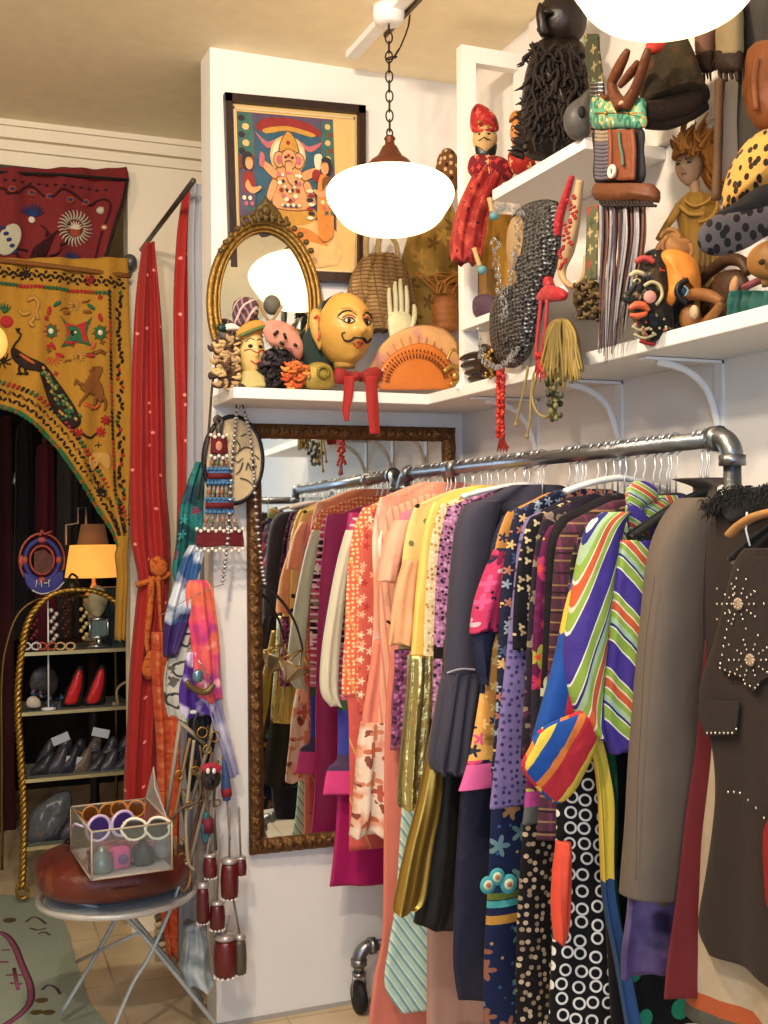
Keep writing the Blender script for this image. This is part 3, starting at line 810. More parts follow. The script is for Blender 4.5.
# green / orange / violet striped blouse
stp = [(0,'#43348c'),(.16,'#e8e2d6'),(.18,'#8aa840'),(.33,'#e8e2d6'),(.35,'#2c2c78'),(.39,'#9fba98'),(.47,'#8aa840'),(.55,'#e8e0d4'),(.57,'#cc5a2a'),(.68,'#e8ccb4'),(.71,'#8aa840'),(.80,'#e8e2d6'),(.82,'#43348c')]
def bow(t_, F):
    mb = MB(); mb.puff(F, [(628,485),(642,480),(656,488),(657,500),(645,506),(632,512),(626,500)], -.05, .03); mb.puff(F, [(626,505),(640,508),(650,525),(646,548),(634,545),(628,525)], -.055, .02)
    mb.puff(F, [(645,505),(664,498),(672,512),(660,528),(648,520)], -.045, .02)
    lab(mb.obj('neck_bow', pat('#4a3a9c', [('stripe', 60, .07, stp)]), t_), 'striped fabric bow at the neck')
garment('blouse', 'blouse with violet, lime and orange chevron stripes and a neck bow', 'blouse', 598,
        [(622,522),(616,545),(610,600),(604,660),(600,720),(600,752)], pat('#4a3a9c', [('stripe', 24, .09, stp)]), ht=.03, folds=2, amp=.005, X=1.24, extra=bow,
        sleeves=[([(606,628,512),(590,622,526),(580,618,560),(572,612,610),(567,608,650),(570,604,690),(580,603,722),(590,602,738)], pat('#4a3a9c', [('stripe', -14, .085, stp)]), {'ht': .03, 'dz': -.055, 'amp': .006, 'label': 'sleeve with lengthwise stripes'}),
                 ([(618,655,540),(612,662,580),(608,664,630),(604,662,680),(602,660,720),(612,652,752)], pat('#4a3a9d', [('stripe', 40, .095, stp)]), {'ht': .03, 'dz': -.075, 'amp': .008, 'folds': 3, 'mirror': False, 'name': 'front_panel', 'label': 'draped front with diagonal stripes'})])
garment('skirt', 'black skirt with big green and yellow dots behind the taupe jacket', 'skirt', 612,
        [(630,650),(616,740),(606,820),(605,900),(608,960),(612,1035)],
        pat('#0e0d12', [('dots', .10, .21, ['#1f8a66','#d8b820','#1f8a66','#c02030','#203080'], .5)]), neck=False, ht=.02, folds=3, Y=Yof(598,1.24)+.03)
garment('skirt', 'crumpled violet velvet skirt peeping below the taupe jacket hem', 'skirt', 632,
        [(650,700),(640,800),(630,880),(627,940),(624,980)], pat('#4a3a68', [('blur', 7, .5, '#6a5a8c'), ('blur', 11, .6, '#2a2044')], rough=.5, sheen=.6), neck=False, ht=.03, folds=5, amp=.014, X=1.25, hw=.1)
tp = mat('#64584e', .8, sheen=.15, bump=.5, bscale=11, var=.06)
def jk(t_, F):
    mb = MB()
    mb.line(F, [(655,575),(646,640),(641,720),(637,800),(636,880)], .5, -.105); 
    mb.line(F, [(700,640),(702,760),(695,860)], .5, -.08)
    mb.line(F, [(700,637),(724,636)], .8, -.085)
    mb.obj('seam', mat('#5d5148', .8), t_)
    mb = MB(); mb.line(F, [(684,520),(700,508),(716,500)], 2.2, -.06); mb.obj('collar', mat('#52473f', .8), t_)
garment('jacket', 'long taupe brown jacket with topstitched sleeve near the rack end', 'jacket', 662,
        [(700,505),(684,540),(676,600),(668,700),(655,800),(648,900)], tp, ht=.035, folds=2, amp=.008, X=1.30, Y=1.835, extra=jk, nw=.05,
        sleeves=[([(682,722,498),(664,718,522),(652,712,556),(645,708,610),(638,706,680),(632,700,750),(627,692,820),(623,684,870),(622,680,897)], tp, {'ht': .045, 'dz': -.06, 'folds': 1, 'amp': .005})])
garment('skirt', 'deep maroon velvet long skirt by the rack end post', 'skirt', 690,
        [(706,640),(698,740),(686,820),(676,900),(668,960),(664,1000)], mat('#6d1a20', .75, sheen=.5, bump=.1), neck=False, Y=1.722, ht=.009, folds=3, amp=.005)

# slim printed garments squeezed between the others
for s_, L, base, lay, lb, nm in (
    (367, [(372,512),(362,545),(359,600),(358,660),(357,715)], '#d8604e', [('flower', .03, .4, ['#f0b890','#b83a3a','#f4d8b8'], 1, 5)], 'coral blouse with tiny pale blossoms behind the peach dress', 'blouse'),
    (379, [(388,512),(381,545),(379,600),(380,660),(378,730)], '#f0b48c', [('line', 6, .02, .3, '#e08a78')], 'peach pinstriped blouse in front of the sheer peach dress', 'blouse'),
    (428, [(440,508),(430,545),(425,600),(423,660),(421,720)], '#e8d0a0', [('dots', .012, .3, ['#b08a4a','#f4e8c8'], .8)], 'cream lace dress between the yellow gown and the mauve dress', 'dress'),
    (449, [(460,508),(452,545),(447,600),(444,660),(441,740)], '#3c2038', [('dots', .012, .4, ['#7a4a70','#1c1020'], 1)], 'dark plum speckled blouse just behind the grey coat', 'blouse'),
    (491, [(505,515),(496,545),(490,600),(487,660),(482,740)], '#c88a3a', [('flower', .03, .42, ['#d83a78','#28304c','#e8c070'], 1, 5)], 'ochre and pink flowered blouse behind the navy one', 'blouse'),
    (530, [(543,518),(535,545),(529,600),(525,680),(521,760)], '#2a2230', [('blotch', 30, .55, '#8a7a6a'), ('blotch', 44, .62, '#5a2a44')], 'dark mottled shirt between the cream printed shirt and plum dress', 'shirt'),
    (568, [(584,528),(574,550),(567,600),(563,660),(560,730)], '#20181c', [('line', 0, .02, .18, '#5a3048'), ('line', 90, .03, .12, '#7a6a50')], 'near black checked shirt just behind the bold striped wrap dress', 'shirt')):
    garment(nm, lb, nm, s_, L, pat(base, lay), ht=.012, folds=3, amp=.004)

# hangers on the main rack ---------------------------------------
def make_hanger(m, hookm, label):
    t_ = thing('coat_hanger', label, 'hanger', (RX, 0, RZ), 'hangers')
    mb = MB()
    P = smooth([(RX-.17, 0, RZ-.185), (RX-.14, 0, RZ-.168), (RX-.07, 0, RZ-.13), (RX, 0, RZ-.105), (RX+.07, 0, RZ-.13), (RX+.14, 0, RZ-.168), (RX+.17, 0, RZ-.185)], 5)
    mb.tube(P, .008, 8, flat=.8); mb.tube([(RX-.165, 0, RZ-.19), (RX+.165, 0, RZ-.19)], .005, 8)
    mb.obj('shoulder_bar', m, t_)
    mb = MB(); Q = [(RX, 0, RZ-.105), (RX, 0, RZ-.06), (RX+.006, 0, RZ-.045)]
    for k in range(9):
        a = -PI*.45+PI*1.3*k/8
        Q.append((RX+math.cos(a)*.0215, 0, RZ+math.sin(a)*.0215))
    mb.tube(Q, .0022, 6); mb.obj('hook', hookm, t_)
    return t_
hk = mat('#cfd2d6', .3, .8)
H = {'white': make_hanger(white_pl, hk, 'x'), 'black': make_hanger(mat('#0b0a0c', .9, sheen=.6), hk, 'x')}
first = {k: True for k in H}
GY = sorted(GY); 
extra_y = [GY[i]+.022 for i in range(1, len(GY)-1, 5)]
allY = sorted([(y, 0) for y in GY if y > RY0+.03]+[(y, 1) for y in extra_y if RY0+.05 < y < RY1-.06])
hr = random.Random(4)
for i, (y, e) in enumerate(allY):
    k = 'white' if (i*7 % 5) in (0, 3) and y > 1.98 else 'black'
    lb = ('white plastic hanger on the main pipe rail' if k == 'white' else 'black velvet hanger on the main pipe rail')
    g = 'white plastic hangers on the rack' if k == 'white' else 'black velvet hangers on the rack'
    a = hr.uniform(-.12, .12)
    if first[k]:
        o = H[k]; first[k] = False; o.location = (RX, y, RZ); o['label'] = lb
    else: o = dup(H[k], (RX, y, RZ), lb)
    o.rotation_euler = (0, 0, a if y > 1.98 else 0); o['group'] = g

for yy, w0, lb in ((Yof(446), .185, 'broad white hanger standing proud above the grey coat'), (Yof(532), .15, 'white curved hanger showing above the black printed shirts'), (Yof(400), .12, 'pale hanger showing above the peach dress')):
    t_ = thing('coat_hanger', lb, 'hanger', (RX, yy, RZ)); z_ = RZ-.062
    mb = MB(); mb.tube(smooth([(RX-w0, yy-.02, z_-.030), (RX-w0*.5, yy-.01, z_-.010), (RX, yy, z_), (RX+w0*.5, yy+.01, z_-.010), (RX+w0, yy+.02, z_-.030)], 5), .010, 8, flat=.7); mb.obj('shoulder_bar', white_pl, t_)
    mb = MB(); Q = [(RX, yy, z_), (RX, yy, RZ-.04)]
    for k in range(9):
        a = -PI*.45+PI*1.3*k/8; Q.append((RX+math.cos(a)*.0215, yy, RZ+math.sin(a)*.0215))
    mb.tube(Q, .0024, 6); mb.obj('hook', hk, t_)
# nearest coats, on the short wall pipe: planes facing the shop --
def coat_plane(X): return Fr('X', X)
F = coat_plane(1.318)
t_ = thing('skirt', 'cream wool skirt with orange and grey teal hem bands at lower right', 'skirt', (1.318, 1.5, F.p(720, 1000).z))
zz1, zz2, zz3 = F.p(705, 985).z, F.p(705, 1002).z, F.p(705,1020).z
mb = MB(); mb.cloth(F, [(716,930,690),(711,930,760),(704,930,830),(697,930,900),(690,930,960),(686,930,1005)], .02, 0, 5, .010, 5, 70, 40, sym=1.46)
mb.obj('body', pat('#b5a48c', [('band', zz2, zz1, '#b0552c'), ('band', -1, zz2, '#54554e')]), t_)
F = coat_plane(1.350)
t_ = thing('coat', 'dark brown coat with a black fur collar behind the studded vest', 'coat', (1.350, 1.5, F.p(720, 900).z))
cb = mat('#2e2420', .85, sheen=.15, bump=.1, bscale=60)
mb = MB(); mb.cloth(F, [(735,850,498),(716,880,510),(704,890,560),(700,900,640),(706,905,690),(722,905,730),(728,905,760)], .022, 0, 4, .006, 5, 60, 40, sym=1.46)
mb.obj('body', cb, t_)
mb = MB()
for k in range(700):
    a = hr.random(); x = 722+a*70; y = 508-14*math.sin(min(1, a*2)*PI/2)+hr.uniform(-9, 9)
    q = F.p(x, y, -.03+hr.uniform(-.012, .012)); d = Vector((hr.uniform(-1,.2), hr.uniform(-.5,.5), hr.uniform(-.9,.3))).normalized()*.012
    mb.tube([q, q+d*.6, q+d+Vector((0,0,-.006))], [.0016, .0012, .0004], 4)
mb.puff(F, [(722,505),(740,492),(770,486),(800,484),(800,508),(770,512),(745,520),(728,520)], -.028, .03)
mb.obj('fur_collar', mat('#0d0b0b', .9, sheen=.5), t_)
# studded vest
F = coat_plane(1.285)
t_ = thing('vest', 'dark brown suede western vest with starburst studs on a wooden hanger', 'vest', (1.285, 1.5, F.p(720, 940).z))
vm = mat('#2c211b', .9, sheen=.2, bump=.4, bscale=18, var=.12)
mb = MB(); mb.cloth(F, [(748,850,548),(738,860,562),(727,865,600),(716,868,640),(704,870,680),(704,872,702),(716,872,742),(720,872,785),(717,874,830),(708,880,885),(701,885,925),(712,890,950)], .02, 0, 3, .006, 11, 60, 66, sym=1.46)
mb.obj('body', vm, t_)
mb = MB(); mb.poly(F, [(752,556),(738,570),(728,600),(722,640),(716,660),(726,672),(742,676),(754,692),(762,680),(790,668),(800,560)], -.026, .004)
mb.poly(F, [(697,706),(706,700),(740,702),(736,734),(706,736)], -.024, .004)
mb.obj('yoke', mat('#2a201b', .9, sheen=.2), t_)
mb = MB()
def stud(x, y, r=1.5): mb.blob(F, x, y, r, r, r*.7, -.030, nu=8, nv=6)
for cx, cy in ((738,604),(750,660)):
    for a in range(10):
        for rr in (11, 16, 21, 26):
            if (a+rr) % 2 and rr > 20: continue
            stud(cx+math.cos(a*PI/5)*rr, cy+math.sin(a*PI/5)*rr, 1.35)
for k in range(12): stud(738-k*1.6, 570+k*8.5, 1.4); 
for k in range(8): stud(720+k*5, 668+k*2.0+(6 if k > 4 else 0), 1.4)
for k in range(8): stud(707+k*4.2, 733-(k == 7)*4, 1.5)
for x, y in ((728,792),(734,792),(740,793),(748,800),(756,808),(764,818),(772,824)): stud(x, y, 1.5)
mb.obj('stud', mat('#d9d2c4', .25, .9), t_)['kind'] = 'stuff'
mb = MB()
for cx, cy in ((738,604),(750,660)):
    mb = MB(); mb.blob(F, cx, cy, 6.5, 6.5, 3, -.030, nu=16, nv=8)
    for a in range(8): mb.blob(F, cx+math.cos(a*PI/4)*4.2, cy+math.sin(a*PI/4)*4.2, 1.4, 1.4, 1.4, -.036, nu=6, nv=4)
    lab(mb.obj('concho', mat('#cdb59c', .35, .6), t_), 'round pale metal concho')
mb = MB(); mb.puff(F, [(764,830),(775,820),(790,860),(790,910),(770,912),(765,880)], -.03, .02); lab(mb.obj('lining', mat('#8a1e22', .7), t_), 'red lining')
t_ = thing('coat_hanger', 'curved wooden hanger on the near pipe carrying the studded vest', 'hanger', (1.285, 1.46, 1.62))
F = coat_plane(1.285)
yc = 1.46
mb = MB(); P = [F.p(730, 535), F.p(738, 527), F.p(752, 518), F.p(768, 513), F.p(790, 509)]
q = P[-1]; P = [Vector((1.285, p.y, p.z)) for p in P]
P = P+[Vector((1.285, 2*yc-p.y, p.z)) for p in P[::-1]]
mb.tube(smooth(P, 4), .012, 10, flat=.6); mb.obj('shoulder_bar', mat('#b9844a', .4, bump=.1, var=.12, vscale=30), t_)
mb = MB(); zt = P[4].z; Q = [(1.285, yc, zt), (1.285, yc, 1.57)]
for k in range(9):
    a = -PI*.5+PI*1.35*k/8; Q.append((1.285, yc+math.cos(a)*.021, 1.62+math.sin(a)*.021))
mb.tube(Q, .0024, 6); mb.obj('hook', hk, t_)
mb = MB(); mb.tube([F.p(747,512), F.p(746,530), F.p(750,546)], .0018, 5, mi=0); mb.obj('tag_cord', white_pl, t_)
for X, lb in ((1.350, 'black hanger on the near pipe inside the fur collared coat'), (1.318, 'black hanger on the near pipe holding the cream banded skirt')):
    o = dup(H['black'], (X, 1.46, 1.62), lb, R_(90)); o['group'] = 'hangers on the near pipe'
# ------------------------------------------------------------------ left side: doorway, curtains, stool
def wav(a, k, ph=0): return lambda u, v: a*math.sin(u*k*2*PI+ph+v*1.2)*(.4+.6*v)+a*.5*math.sin(u*k*3.7*PI+ph*2)
# rug
F = Fr('Z', .006)
mb = MB()
def rugpoly(pts, mi, z):
    P = smooth([(x, y, 0) for x, y in pts], 4, True) if len(pts) > 4 else [Vector((x, y, 0)) for x, y in pts]
    a = [Fr('Z', z).p(p.x, p.y) for p in P]; n = len(a); b = [q-Vector((0, 0, .003)) for q in a]
    mb.add(a+b, [tuple(range(n)), tuple(range(n, 2*n))[::-1]]+[(i, (i+1) % n, n+(i+1) % n, n+i) for i in range(n)], mi, sm=False)
rugpoly([(-140,900),(28,897),(52,905),(66,925),(76,960),(88,1000),(104,1060),(-200,1060)], 0, .008)
def rugline(pts, w, mi=1):
    P = smooth([(x, y, 0) for x, y in pts], 5); Q = [Fr('Z', .009).p(p.x, p.y) for p in P]
    mb.tube(Q, w, 4, mi=mi, flat=.12, upv=(0, 0, 1))
rugline([(-10,931),(4,934),(14,945),(22,965),(30,985),(30,1002),(18,1016),(0,1028)], .012)
rugline([(-5,962),(8,962)], .008); rugline([(6,975),(24,975)], .006); rugline([(10,983),(22,984)], .006); rugline([(14,968),(18,990)], .006); rugline([(2,950),(10,950)], .006)
for pts in ([(26,922),(33,917),(40,919),(46,924)], [(30,928),(38,930),(46,928)], [(38,934),(44,932),(50,935)], [(42,990),(48,985),(56,988),(60,994)]): rugline(pts, .005, 2)
for x, y in ((9,920),(41,1000),(48,1012),(36,1012)): rugpoly([(x-6,y),(x-2,y-2),(x+5,y-2),(x+7,y),(x+2,y+2),(x-3,y+2)], 3, .0105)
tag(mb.obj('rug', [mat('#8f9a8c', .95, bump=.3, bscale=90, var=.06), mat('#8a4a68', .95), mat('#5a3a50', .95), mat('#5a4a28', .95)]), 'grey green rug with a thin plum border line at lower left', 'rug')

# tapestries over the doorway
YT = YF-.045
wp = lambda x, y: .012*math.sin(x*.11+y*.02)+.006*math.sin(x*.27+1)
F = Fr('Y', YT+.01, wp)
# maroon valance: mats
mm = [mat('#6e1c1e', .9, sheen=.3, bump=.3, bscale=70, var=.15, vscale=14), mat('#1c1512', .9), mat('#1d2f5c', .85), mat('#a9a48c', .85), mat('#32090c', .9), mat('#c7b6a0', .85), mat('#8a3a1c', .85)]
mb = MB()
mb.sheet(F, [(-60,126,168),(-60,128,182),(-60,122,205),(-60,115,225),(-60,108,250),(-60,101,273)], 40, 20)
mb.line(F, [(-60,166),(0,172),(64,176),(127,181)], 3, -.003, 1, 4, 4, flat=.4); mb.line(F, [(127,180),(122,205),(114,228),(107,252),(99,274)], 3.2, -.003, 1, 4, 4, flat=.4)
mb.line(F, [(-60,262),(0,260),(40,264),(99,272)], 1.5, -.003, 1, 4)
mb.line(F, [(-40,190),(0,188),(8,194),(18,193),(26,186),(34,187),(44,195),(54,196),(62,190),(74,194),(84,202),(92,204),(98,200),(106,200),(110,206),(108,216),(104,226),(100,240),(96,256),(92,270)], .9, -.004, 4, 4)
def fern(c, ang0, n, r0, r1, m_, dz=-.004, spread=360, th=1.0):
    for k in range(n):
        a = R_(ang0+spread*k/n); c0 = (c[0]+math.cos(a)*r0, c[1]-math.sin(a)*r0); c2 = (c[0]+math.cos(a)*r1, c[1]-math.sin(a)*r1)
        mid = ((c0[0]+c2[0])/2+math.sin(a)*1.0, (c0[1]+c2[1])/2+math.cos(a)*1.0)
        mb.line(F, [c0, mid, c2], [th, th*.8, th*.25], dz, m_, 4, 3, flat=.5)
fern((32,216), 20, 9, 0, 13, 2, spread=150, th=1.7); mb.blob(F, 32, 219, 3, 3, 1, -.008, mi=5)
fern((75,228), 0, 26, 9, 18, 3, th=1.1); fern((75,229), 20, 9, 0, 8, 5, spread=180, th=1.2); mb.blob(F, 75, 232, 5, 4, 1, -.006, mi=6)
mb.blob(F, 9, 240, 10, 17, 1, -.003, mi=3, ang=-25); 
for k in range(5): mb.blob(F, 3+k*3, 228+k*6, 2.4, 1.6, 1, -.008, mi=2, ang=20)
for c, a in (((48,236),60),((46,244),20),((30,250),140),((62,246),10),((20,256),100),((52,256),-10)):
    P = [(c[0]+math.cos(R_(a)+t*.3)*t*5-2, c[1]-math.sin(R_(a)+t*.3)*t*4) for t in range(4)]
    mb.line(F, P, [1.8,1.6,1.1,.5], -.004, 4, 4, 3, flat=.5)
for k in range(6): mb.line(F, [(30+k*3, 262-k*1.0), (34+k*4, 250-k*3), (40+k*6, 244-k*4)], .9, -.005, 4, 4, 3)
fern((72,262), 40, 7, 0, 11, 2, spread=120, th=1.4)
for x, y in ((12,190),(32,192),(50,196),(70,200),(86,202),(101,210),(104,228)): mb.blob(F, x, y, 4.2, 3.2, 1, -.005, mi=3 if int(x) % 2 else 6, ang=20); mb.blob(F, x, y, 2, 1.4, 1, -.008, mi=5 if x > 90 else 2)
for k in range(16): mb.blob(F, -20+k*8.4, 178+k*.8, 1.6, .7, .6, -.004, mi=1)
tag(mb.obj('embroidered_valance', mm, solid=.003), 'maroon embroidered cloth with pale flowers and black border above the doorway', 'wall hanging')

F = Fr('Y', YT-.02, wp)
ym = [mat('#a9780f', .85, sheen=.3, bump=.3, bscale=70, var=.14, vscale=10), mat('#22140e', .85), mat('#a81f22', .85), mat('#245c3a', .85), mat('#7a4a18', .85), mat('#d8cfae', .8), mat('#3a6a40', .85), mat('#b98a3a', .85), mat('#c05a20', .85)]
mb = MB()
rowsY = [(-60,128,258),(-60,129,285),(-60,130,320),(-60,131,360),(-40,131,392),(-8,131,402),(22,130,414),(48,130,436),(68,129,462),(84,128,486),(100,127,512),(112,127,532),(117,126,545)]
def ywav(u, v): return .010*math.sin(u*15+2)*v**2*1.5
mb.sheet(F, rowsY, 50, 60, wav=ywav)
lowe = smooth([(r[0], r[2], 0) for r in rowsY[3:]], 8)
def along(P, step):
    out = []; acc = 0
    for i in range(len(P)-1):
        d = (P[i+1]-P[i]).length; acc += d
        if acc > step: out.append((P[i], math.degrees(math.atan2(-(P[i+1].y-P[i].y), P[i+1].x-P[i].x)))); acc = 0
    return out
L2 = smooth([(r[0], r[2], 0) for r in rowsY[3:]], 40)
for q, a in along(L2, 2.2): mb.blob(F, q.x+1, q.y+1.5, 1.6, 2.4, 1.5, -.004, mi=3 if rnd.random() < .7 else 4, nu=6, nv=4, ang=rnd.uniform(-30, 30))
for k, (q, a) in enumerate(along(L2, 4.5)):
    nx, ny = math.sin(R_(a)), math.cos(R_(a)); 
    mb.blob(F, q.x+nx*-0+6*math.sin(R_(-a))*0+5, q.y-6, 2.6, 1.0, .8, -.006, mi=1, ang=a+(50 if k % 2 else -50), nu=6, nv=4)
    mb.blob(F, q.x+9, q.y-12, 2.4, .9, .8, -.006, mi=1 if k % 3 else 4, ang=a+(60 if k % 2 else -30), nu=6, nv=4)
    mb.blob(F, q.x+13, q.y-19, 2.6, 1.1, .8, -.006, mi=2 if k % 7 < 3 else 1 if k % 7 < 5 else 3, ang=a+70, nu=6, nv=4)
# top border
mb.line(F, [(-60,258),(0,261),(60,268),(131,276)], 2.2, -.004, 4, 6, 4)
for k in range(34):
    x = -30+k*4.6; y = 272+max(0, x)*.095
    mb.blob(F, x, y, 2.7, 1.0, .8, -.006, mi=1, ang=(50 if k % 2 else -50), nu=6, nv=4); mb.blob(F, x+2, y+(4 if k % 2 else -4), 1.8, .8, .8, -.006, mi=1, ang=rnd.uniform(-60, 60), nu=6, nv=4)
fern((26,272), 0, 8, 1, 6, 1, th=1.3); fern((90,280), 0, 8, 1, 6, 2, th=1.5)
for k in range(40):
    x = -30+k*3.6
    if x > 108: break
    y = 283+max(0, x)*.10; mb.blob(F, x, y, 1.4, 1.7, .8, -.006, mi=(3 if (k//7) % 2 else 2), nu=6, nv=4)
# right border
for k in range(58):
    y = 292+k*4.3; x = 111+math.sin(y*.0)*2
    if y > 535: break
    if y < 500: mb.blob(F, 109+(y-292)*.03, y, 1.0 if True else 0, 1.7, .8, -.006, mi=1 if (k//7) % 2 == 0 else 2 if k % 3 else 4, ang=25, nu=6, nv=4)
    xx = 120+ (y-292)*.006
    if k % 2: mb.blob(F, xx+rnd.uniform(-2, 2), y, 2.6, 1.2, .8, -.006, mi=1, ang=rnd.choice((45, -45, 80)), nu=6, nv=4)
    else: mb.blob(F, xx+rnd.uniform(-3, 3), y, 2.0, 1.2, .8, -.006, mi=rnd.choice((1, 1, 2, 3)), ang=rnd.uniform(-80, 80), nu=6, nv=4)
# star motif
c = (76, 331)
mb.poly(F, [(60,315),(66,322),(76,325),(87,322),(92,317),(88,326),(86,333),(88,342),(93,348),(84,344),(76,342),(68,345),(61,347),(66,340),(68,332),(66,324)], -.005, .002, 3)
mb.poly(F, [(66,322),(76,325),(86,322),(85,332),(87,343),(76,342),(66,344),(68,333)], -.007, .002, 2)
mb.blob(F, 76, 332, 4.5, 4.5, 1, -.009, mi=1); mb.blob(F, 76, 332, 1.2, 1.2, 1, -.012, mi=5)
for x, y in ((51,331),(100,333)): mb.blob(F, x, y, 5.5, 6.5, 1, -.004, mi=3); mb.blob(F, x, y, 2.2, 2.4, 1, -.008, mi=5); fern((x, y), 10, 8, 5, 8, 2 if x < 60 else 4, th=.9)
for x, y in ((75,305),(79,357)): fern((x, y), 0, 9, 1, 6, 7, th=1.5); mb.blob(F, x, y, 2, 2, 1, -.007, mi=4); fern((x, y), 20, 2, 8, 16, 4, th=1.4)
for x, y, a, m_ in ((57,304,35,3),(91,307,-35,3),(49,311,80,2),(100,318,-70,2),(53,346,-60,2),(60,355,-20,2),(93,346,60,8),(98,352,30,4),(90,356,0,2),(66,312,0,4),(87,312,0,4)): mb.blob(F, x, y, 4.2, 1.6, 1, -.005, mi=m_, ang=a)
# peacock
mb.line(F, [(18,332),(21,334),(19,339),(15,344),(13,350),(17,357)], [1.6,1.5,1.4,1.8,3.2,5], -.006, 1, 6, 4, flat=.3)
mb.puff(F, [(12,348),(18,350),(28,357),(38,362),(46,366),(44,372),(36,371),(26,369),(17,363),(12,356)], -.006, .006, 1)
mb.line(F, [(20,354),(28,360),(34,364)], [.6,1.6,.5], -.012, 8, 4, 3)
for x in (20,26): mb.line(F, [(x,364),(x-1,370),(x+1,375)], .8, -.006, 1, 4, 3); mb.line(F, [(x-3,374),(x+2,373)], .6, -.006, 1, 4, 2)
for k in range(3): mb.line(F, [(18,332),(16+k*2,328)], .4, -.006, 1, 4, 1)
mb.puff(F, [(40,364),(48,368),(58,382),(68,396),(76,410),(80,422),(74,428),(66,426),(58,416),(50,402),(44,386),(40,374)], -.006, .006, 1)
for k in range(60):
    t_k = k/60; x = 43+t_k*31+rnd.uniform(-1, 1)*(2+7*t_k); y = 370+t_k*50+rnd.uniform(-3, 3)
    mb.blob(F, x, y, 2.0, 1.2, .8, -.011, mi=6 if k % 3 else 7, ang=-50, nu=7, nv=4)
fern((54,357), 200, 7, 2, 9, 8, th=.9, spread=200)
# horse, lion, leaves, fruit
mb.puff(F, [(88,378),(92,370),(96,367),(102,368),(101,374),(98,378),(102,386),(104,396),(102,402),(98,400),(96,396),(90,394),(84,392),(80,388),(84,384)], -.006, .005, 4)
for P in ([(84,386),(79,384),(76,380),(75,385)], [(88,392),(84,398),(80,403),(79,407)], [(96,396),(95,404),(91,410)], [(102,396),(106,402),(105,410)], [(94,368),(90,372)]): mb.line(F, P, [1.6,1.3,1,.8], -.006, 4, 4, 3)
for P in ([(28,300),(34,298),(38,304),(36,312),(38,320)], [(30,312),(24,314),(20,310)], [(34,318),(30,324),(34,326)]): mb.line(F, P, [2,1.8,1.4][:min(3, len(P))]+[1]*(len(P)-3), -.006, 7, 4, 3)
mb.blob(F, 7, 321, 6, 5.5, 1, -.006, mi=2); fern((4, 312), 40, 5, 0, 9, 3, th=1.4, spread=120); fern((4, 360), 60, 8, 0, 8, 1, th=1.0)
fern((98, 492), 10, 9, 0, 9, 1, th=1.2); fern((100, 432), 0, 9, 1, 6, 2, th=1.8); fern((106, 420), 0, 7, 1, 5, 2, th=1.8); fern((78, 433), 0, 6, 1, 5, 2, th=1.4)
mb.line(F, [(82,434),(90,438),(97,433)], .8, -.006, 1, 4, 3); mb.puff(F, [(90,455),(100,452),(110,455),(110,468),(106,468),(104,462),(96,462),(94,470),(90,468)], -.006, .005, 7); fern((99,445), 200, 4, 0, 4, 1, th=1.4)
mb.line(F, [(84,404),(94,408),(100,404)], [2,2,1], -.006, 8, 4, 3)
for k in range(9): fern((rnd.uniform(40, 104), rnd.uniform(296, 400)), rnd.uniform(0, 90), 4, 0, 2.6, rnd.choice((4, 4, 2)), th=.7)
tag(mb.obj('peacock_tapestry', ym, solid=.003), 'yellow embroidered cloth with peacock, horse and star swept over the doorway', 'wall hanging')
# gathered tail of the tapestry
mb = MB(); F = Fr('Y', YT-.02)
mb.cloth(F, [(114,129,536),(117,128,546),(115,127,556),(117,128,575),(116,127,600),(115,125,640)], .03, 0, 4, .006, 2, 24, 26)
tag(mb.obj('tapestry_tail', ym[0]), 'narrow gathered yellow cloth tail beside the lit lamp', 'wall hanging')
t_ = thing('curtain_rod', 'dark iron rod with ball finial holding the yellow tapestry', 'curtain rod', (0, YF-.03, 2.3))
F = Fr('Y', YF-.03); mb = MB(); mb.line(F, [(-60,255),(0,259),(126,273)], 1.6, 0, 0, 10, 1); mb.obj('rod', darkmetal, t_)
mb = MB(); mb.blob(F, 130, 262, 7, 8, 7, .0); mb.line(F, [(126,273),(132,270)], 2, 0, 0, 8, 1); mb.obj('finial', mat('#5d5c60', .4, .5), t_)
# curtain rod of the fitting corner
t_ = thing('curtain_rod', 'thin grey rod running back from the wall edge above the red curtain', 'curtain rod', (.8, 3.9, 2.54))
mb = MB(); mb.tube([(XC-.03, YB+.10, 2.57), (XC-.045, YF, 2.535)], .009, 10); mb.obj('rod', mat('#4f4a48', .4, .7), t_)
# curtains
redc = pat('#a01f1c', [('dots', .11, .05, ['#f09080'], 1)], rough=.55, sheen=.5)
F = Fr('Y', 4.10); mb = MB()
mb.cloth(F, [(143,154,244),(137,160,290),(133,164,350),(131,166,420),(130,167,480),(131,172,540),(138,170,580),(136,168,610),(131,166,660),(128,160,720),(125,158,780),(124,158,845)], .035, 0, 4, .014, 4, 64, 80, grow=False)
t_ = thing('red_curtain', 'sheer scarlet curtain with small dots gathered by an orange tie', 'curtain', (.74, 4.1, .02)); mb.obj('drape', redc, t_)
mb = MB(); mb.line(F, [(136,585),(150,581),(162,578),(170,573)], 3, -.05, 0, 8); mb.puff(F, [(150,560),(160,556),(168,566),(164,576),(152,574)], -.06, .03); mb.puff(F, [(144,660),(150,650),(156,660),(156,674),(148,680),(142,672)], -.06, .04, bump=.01)
mb.line(F, [(152,576),(150,610),(147,640),(149,655)], [3.5,3.5,3,2], -.055, 0, 8); mb.line(F, [(158,576),(160,610),(162,650),(160,662)], [3,2,1.5,1], -.055, 0, 6)
lab(mb.obj('tie_back', pat('#c8641a', [('blotch', 60, .55, '#a04010')]), t_), 'orange crocheted tie back with tassel')
F = Fr('Y', 3.80); mb = MB()
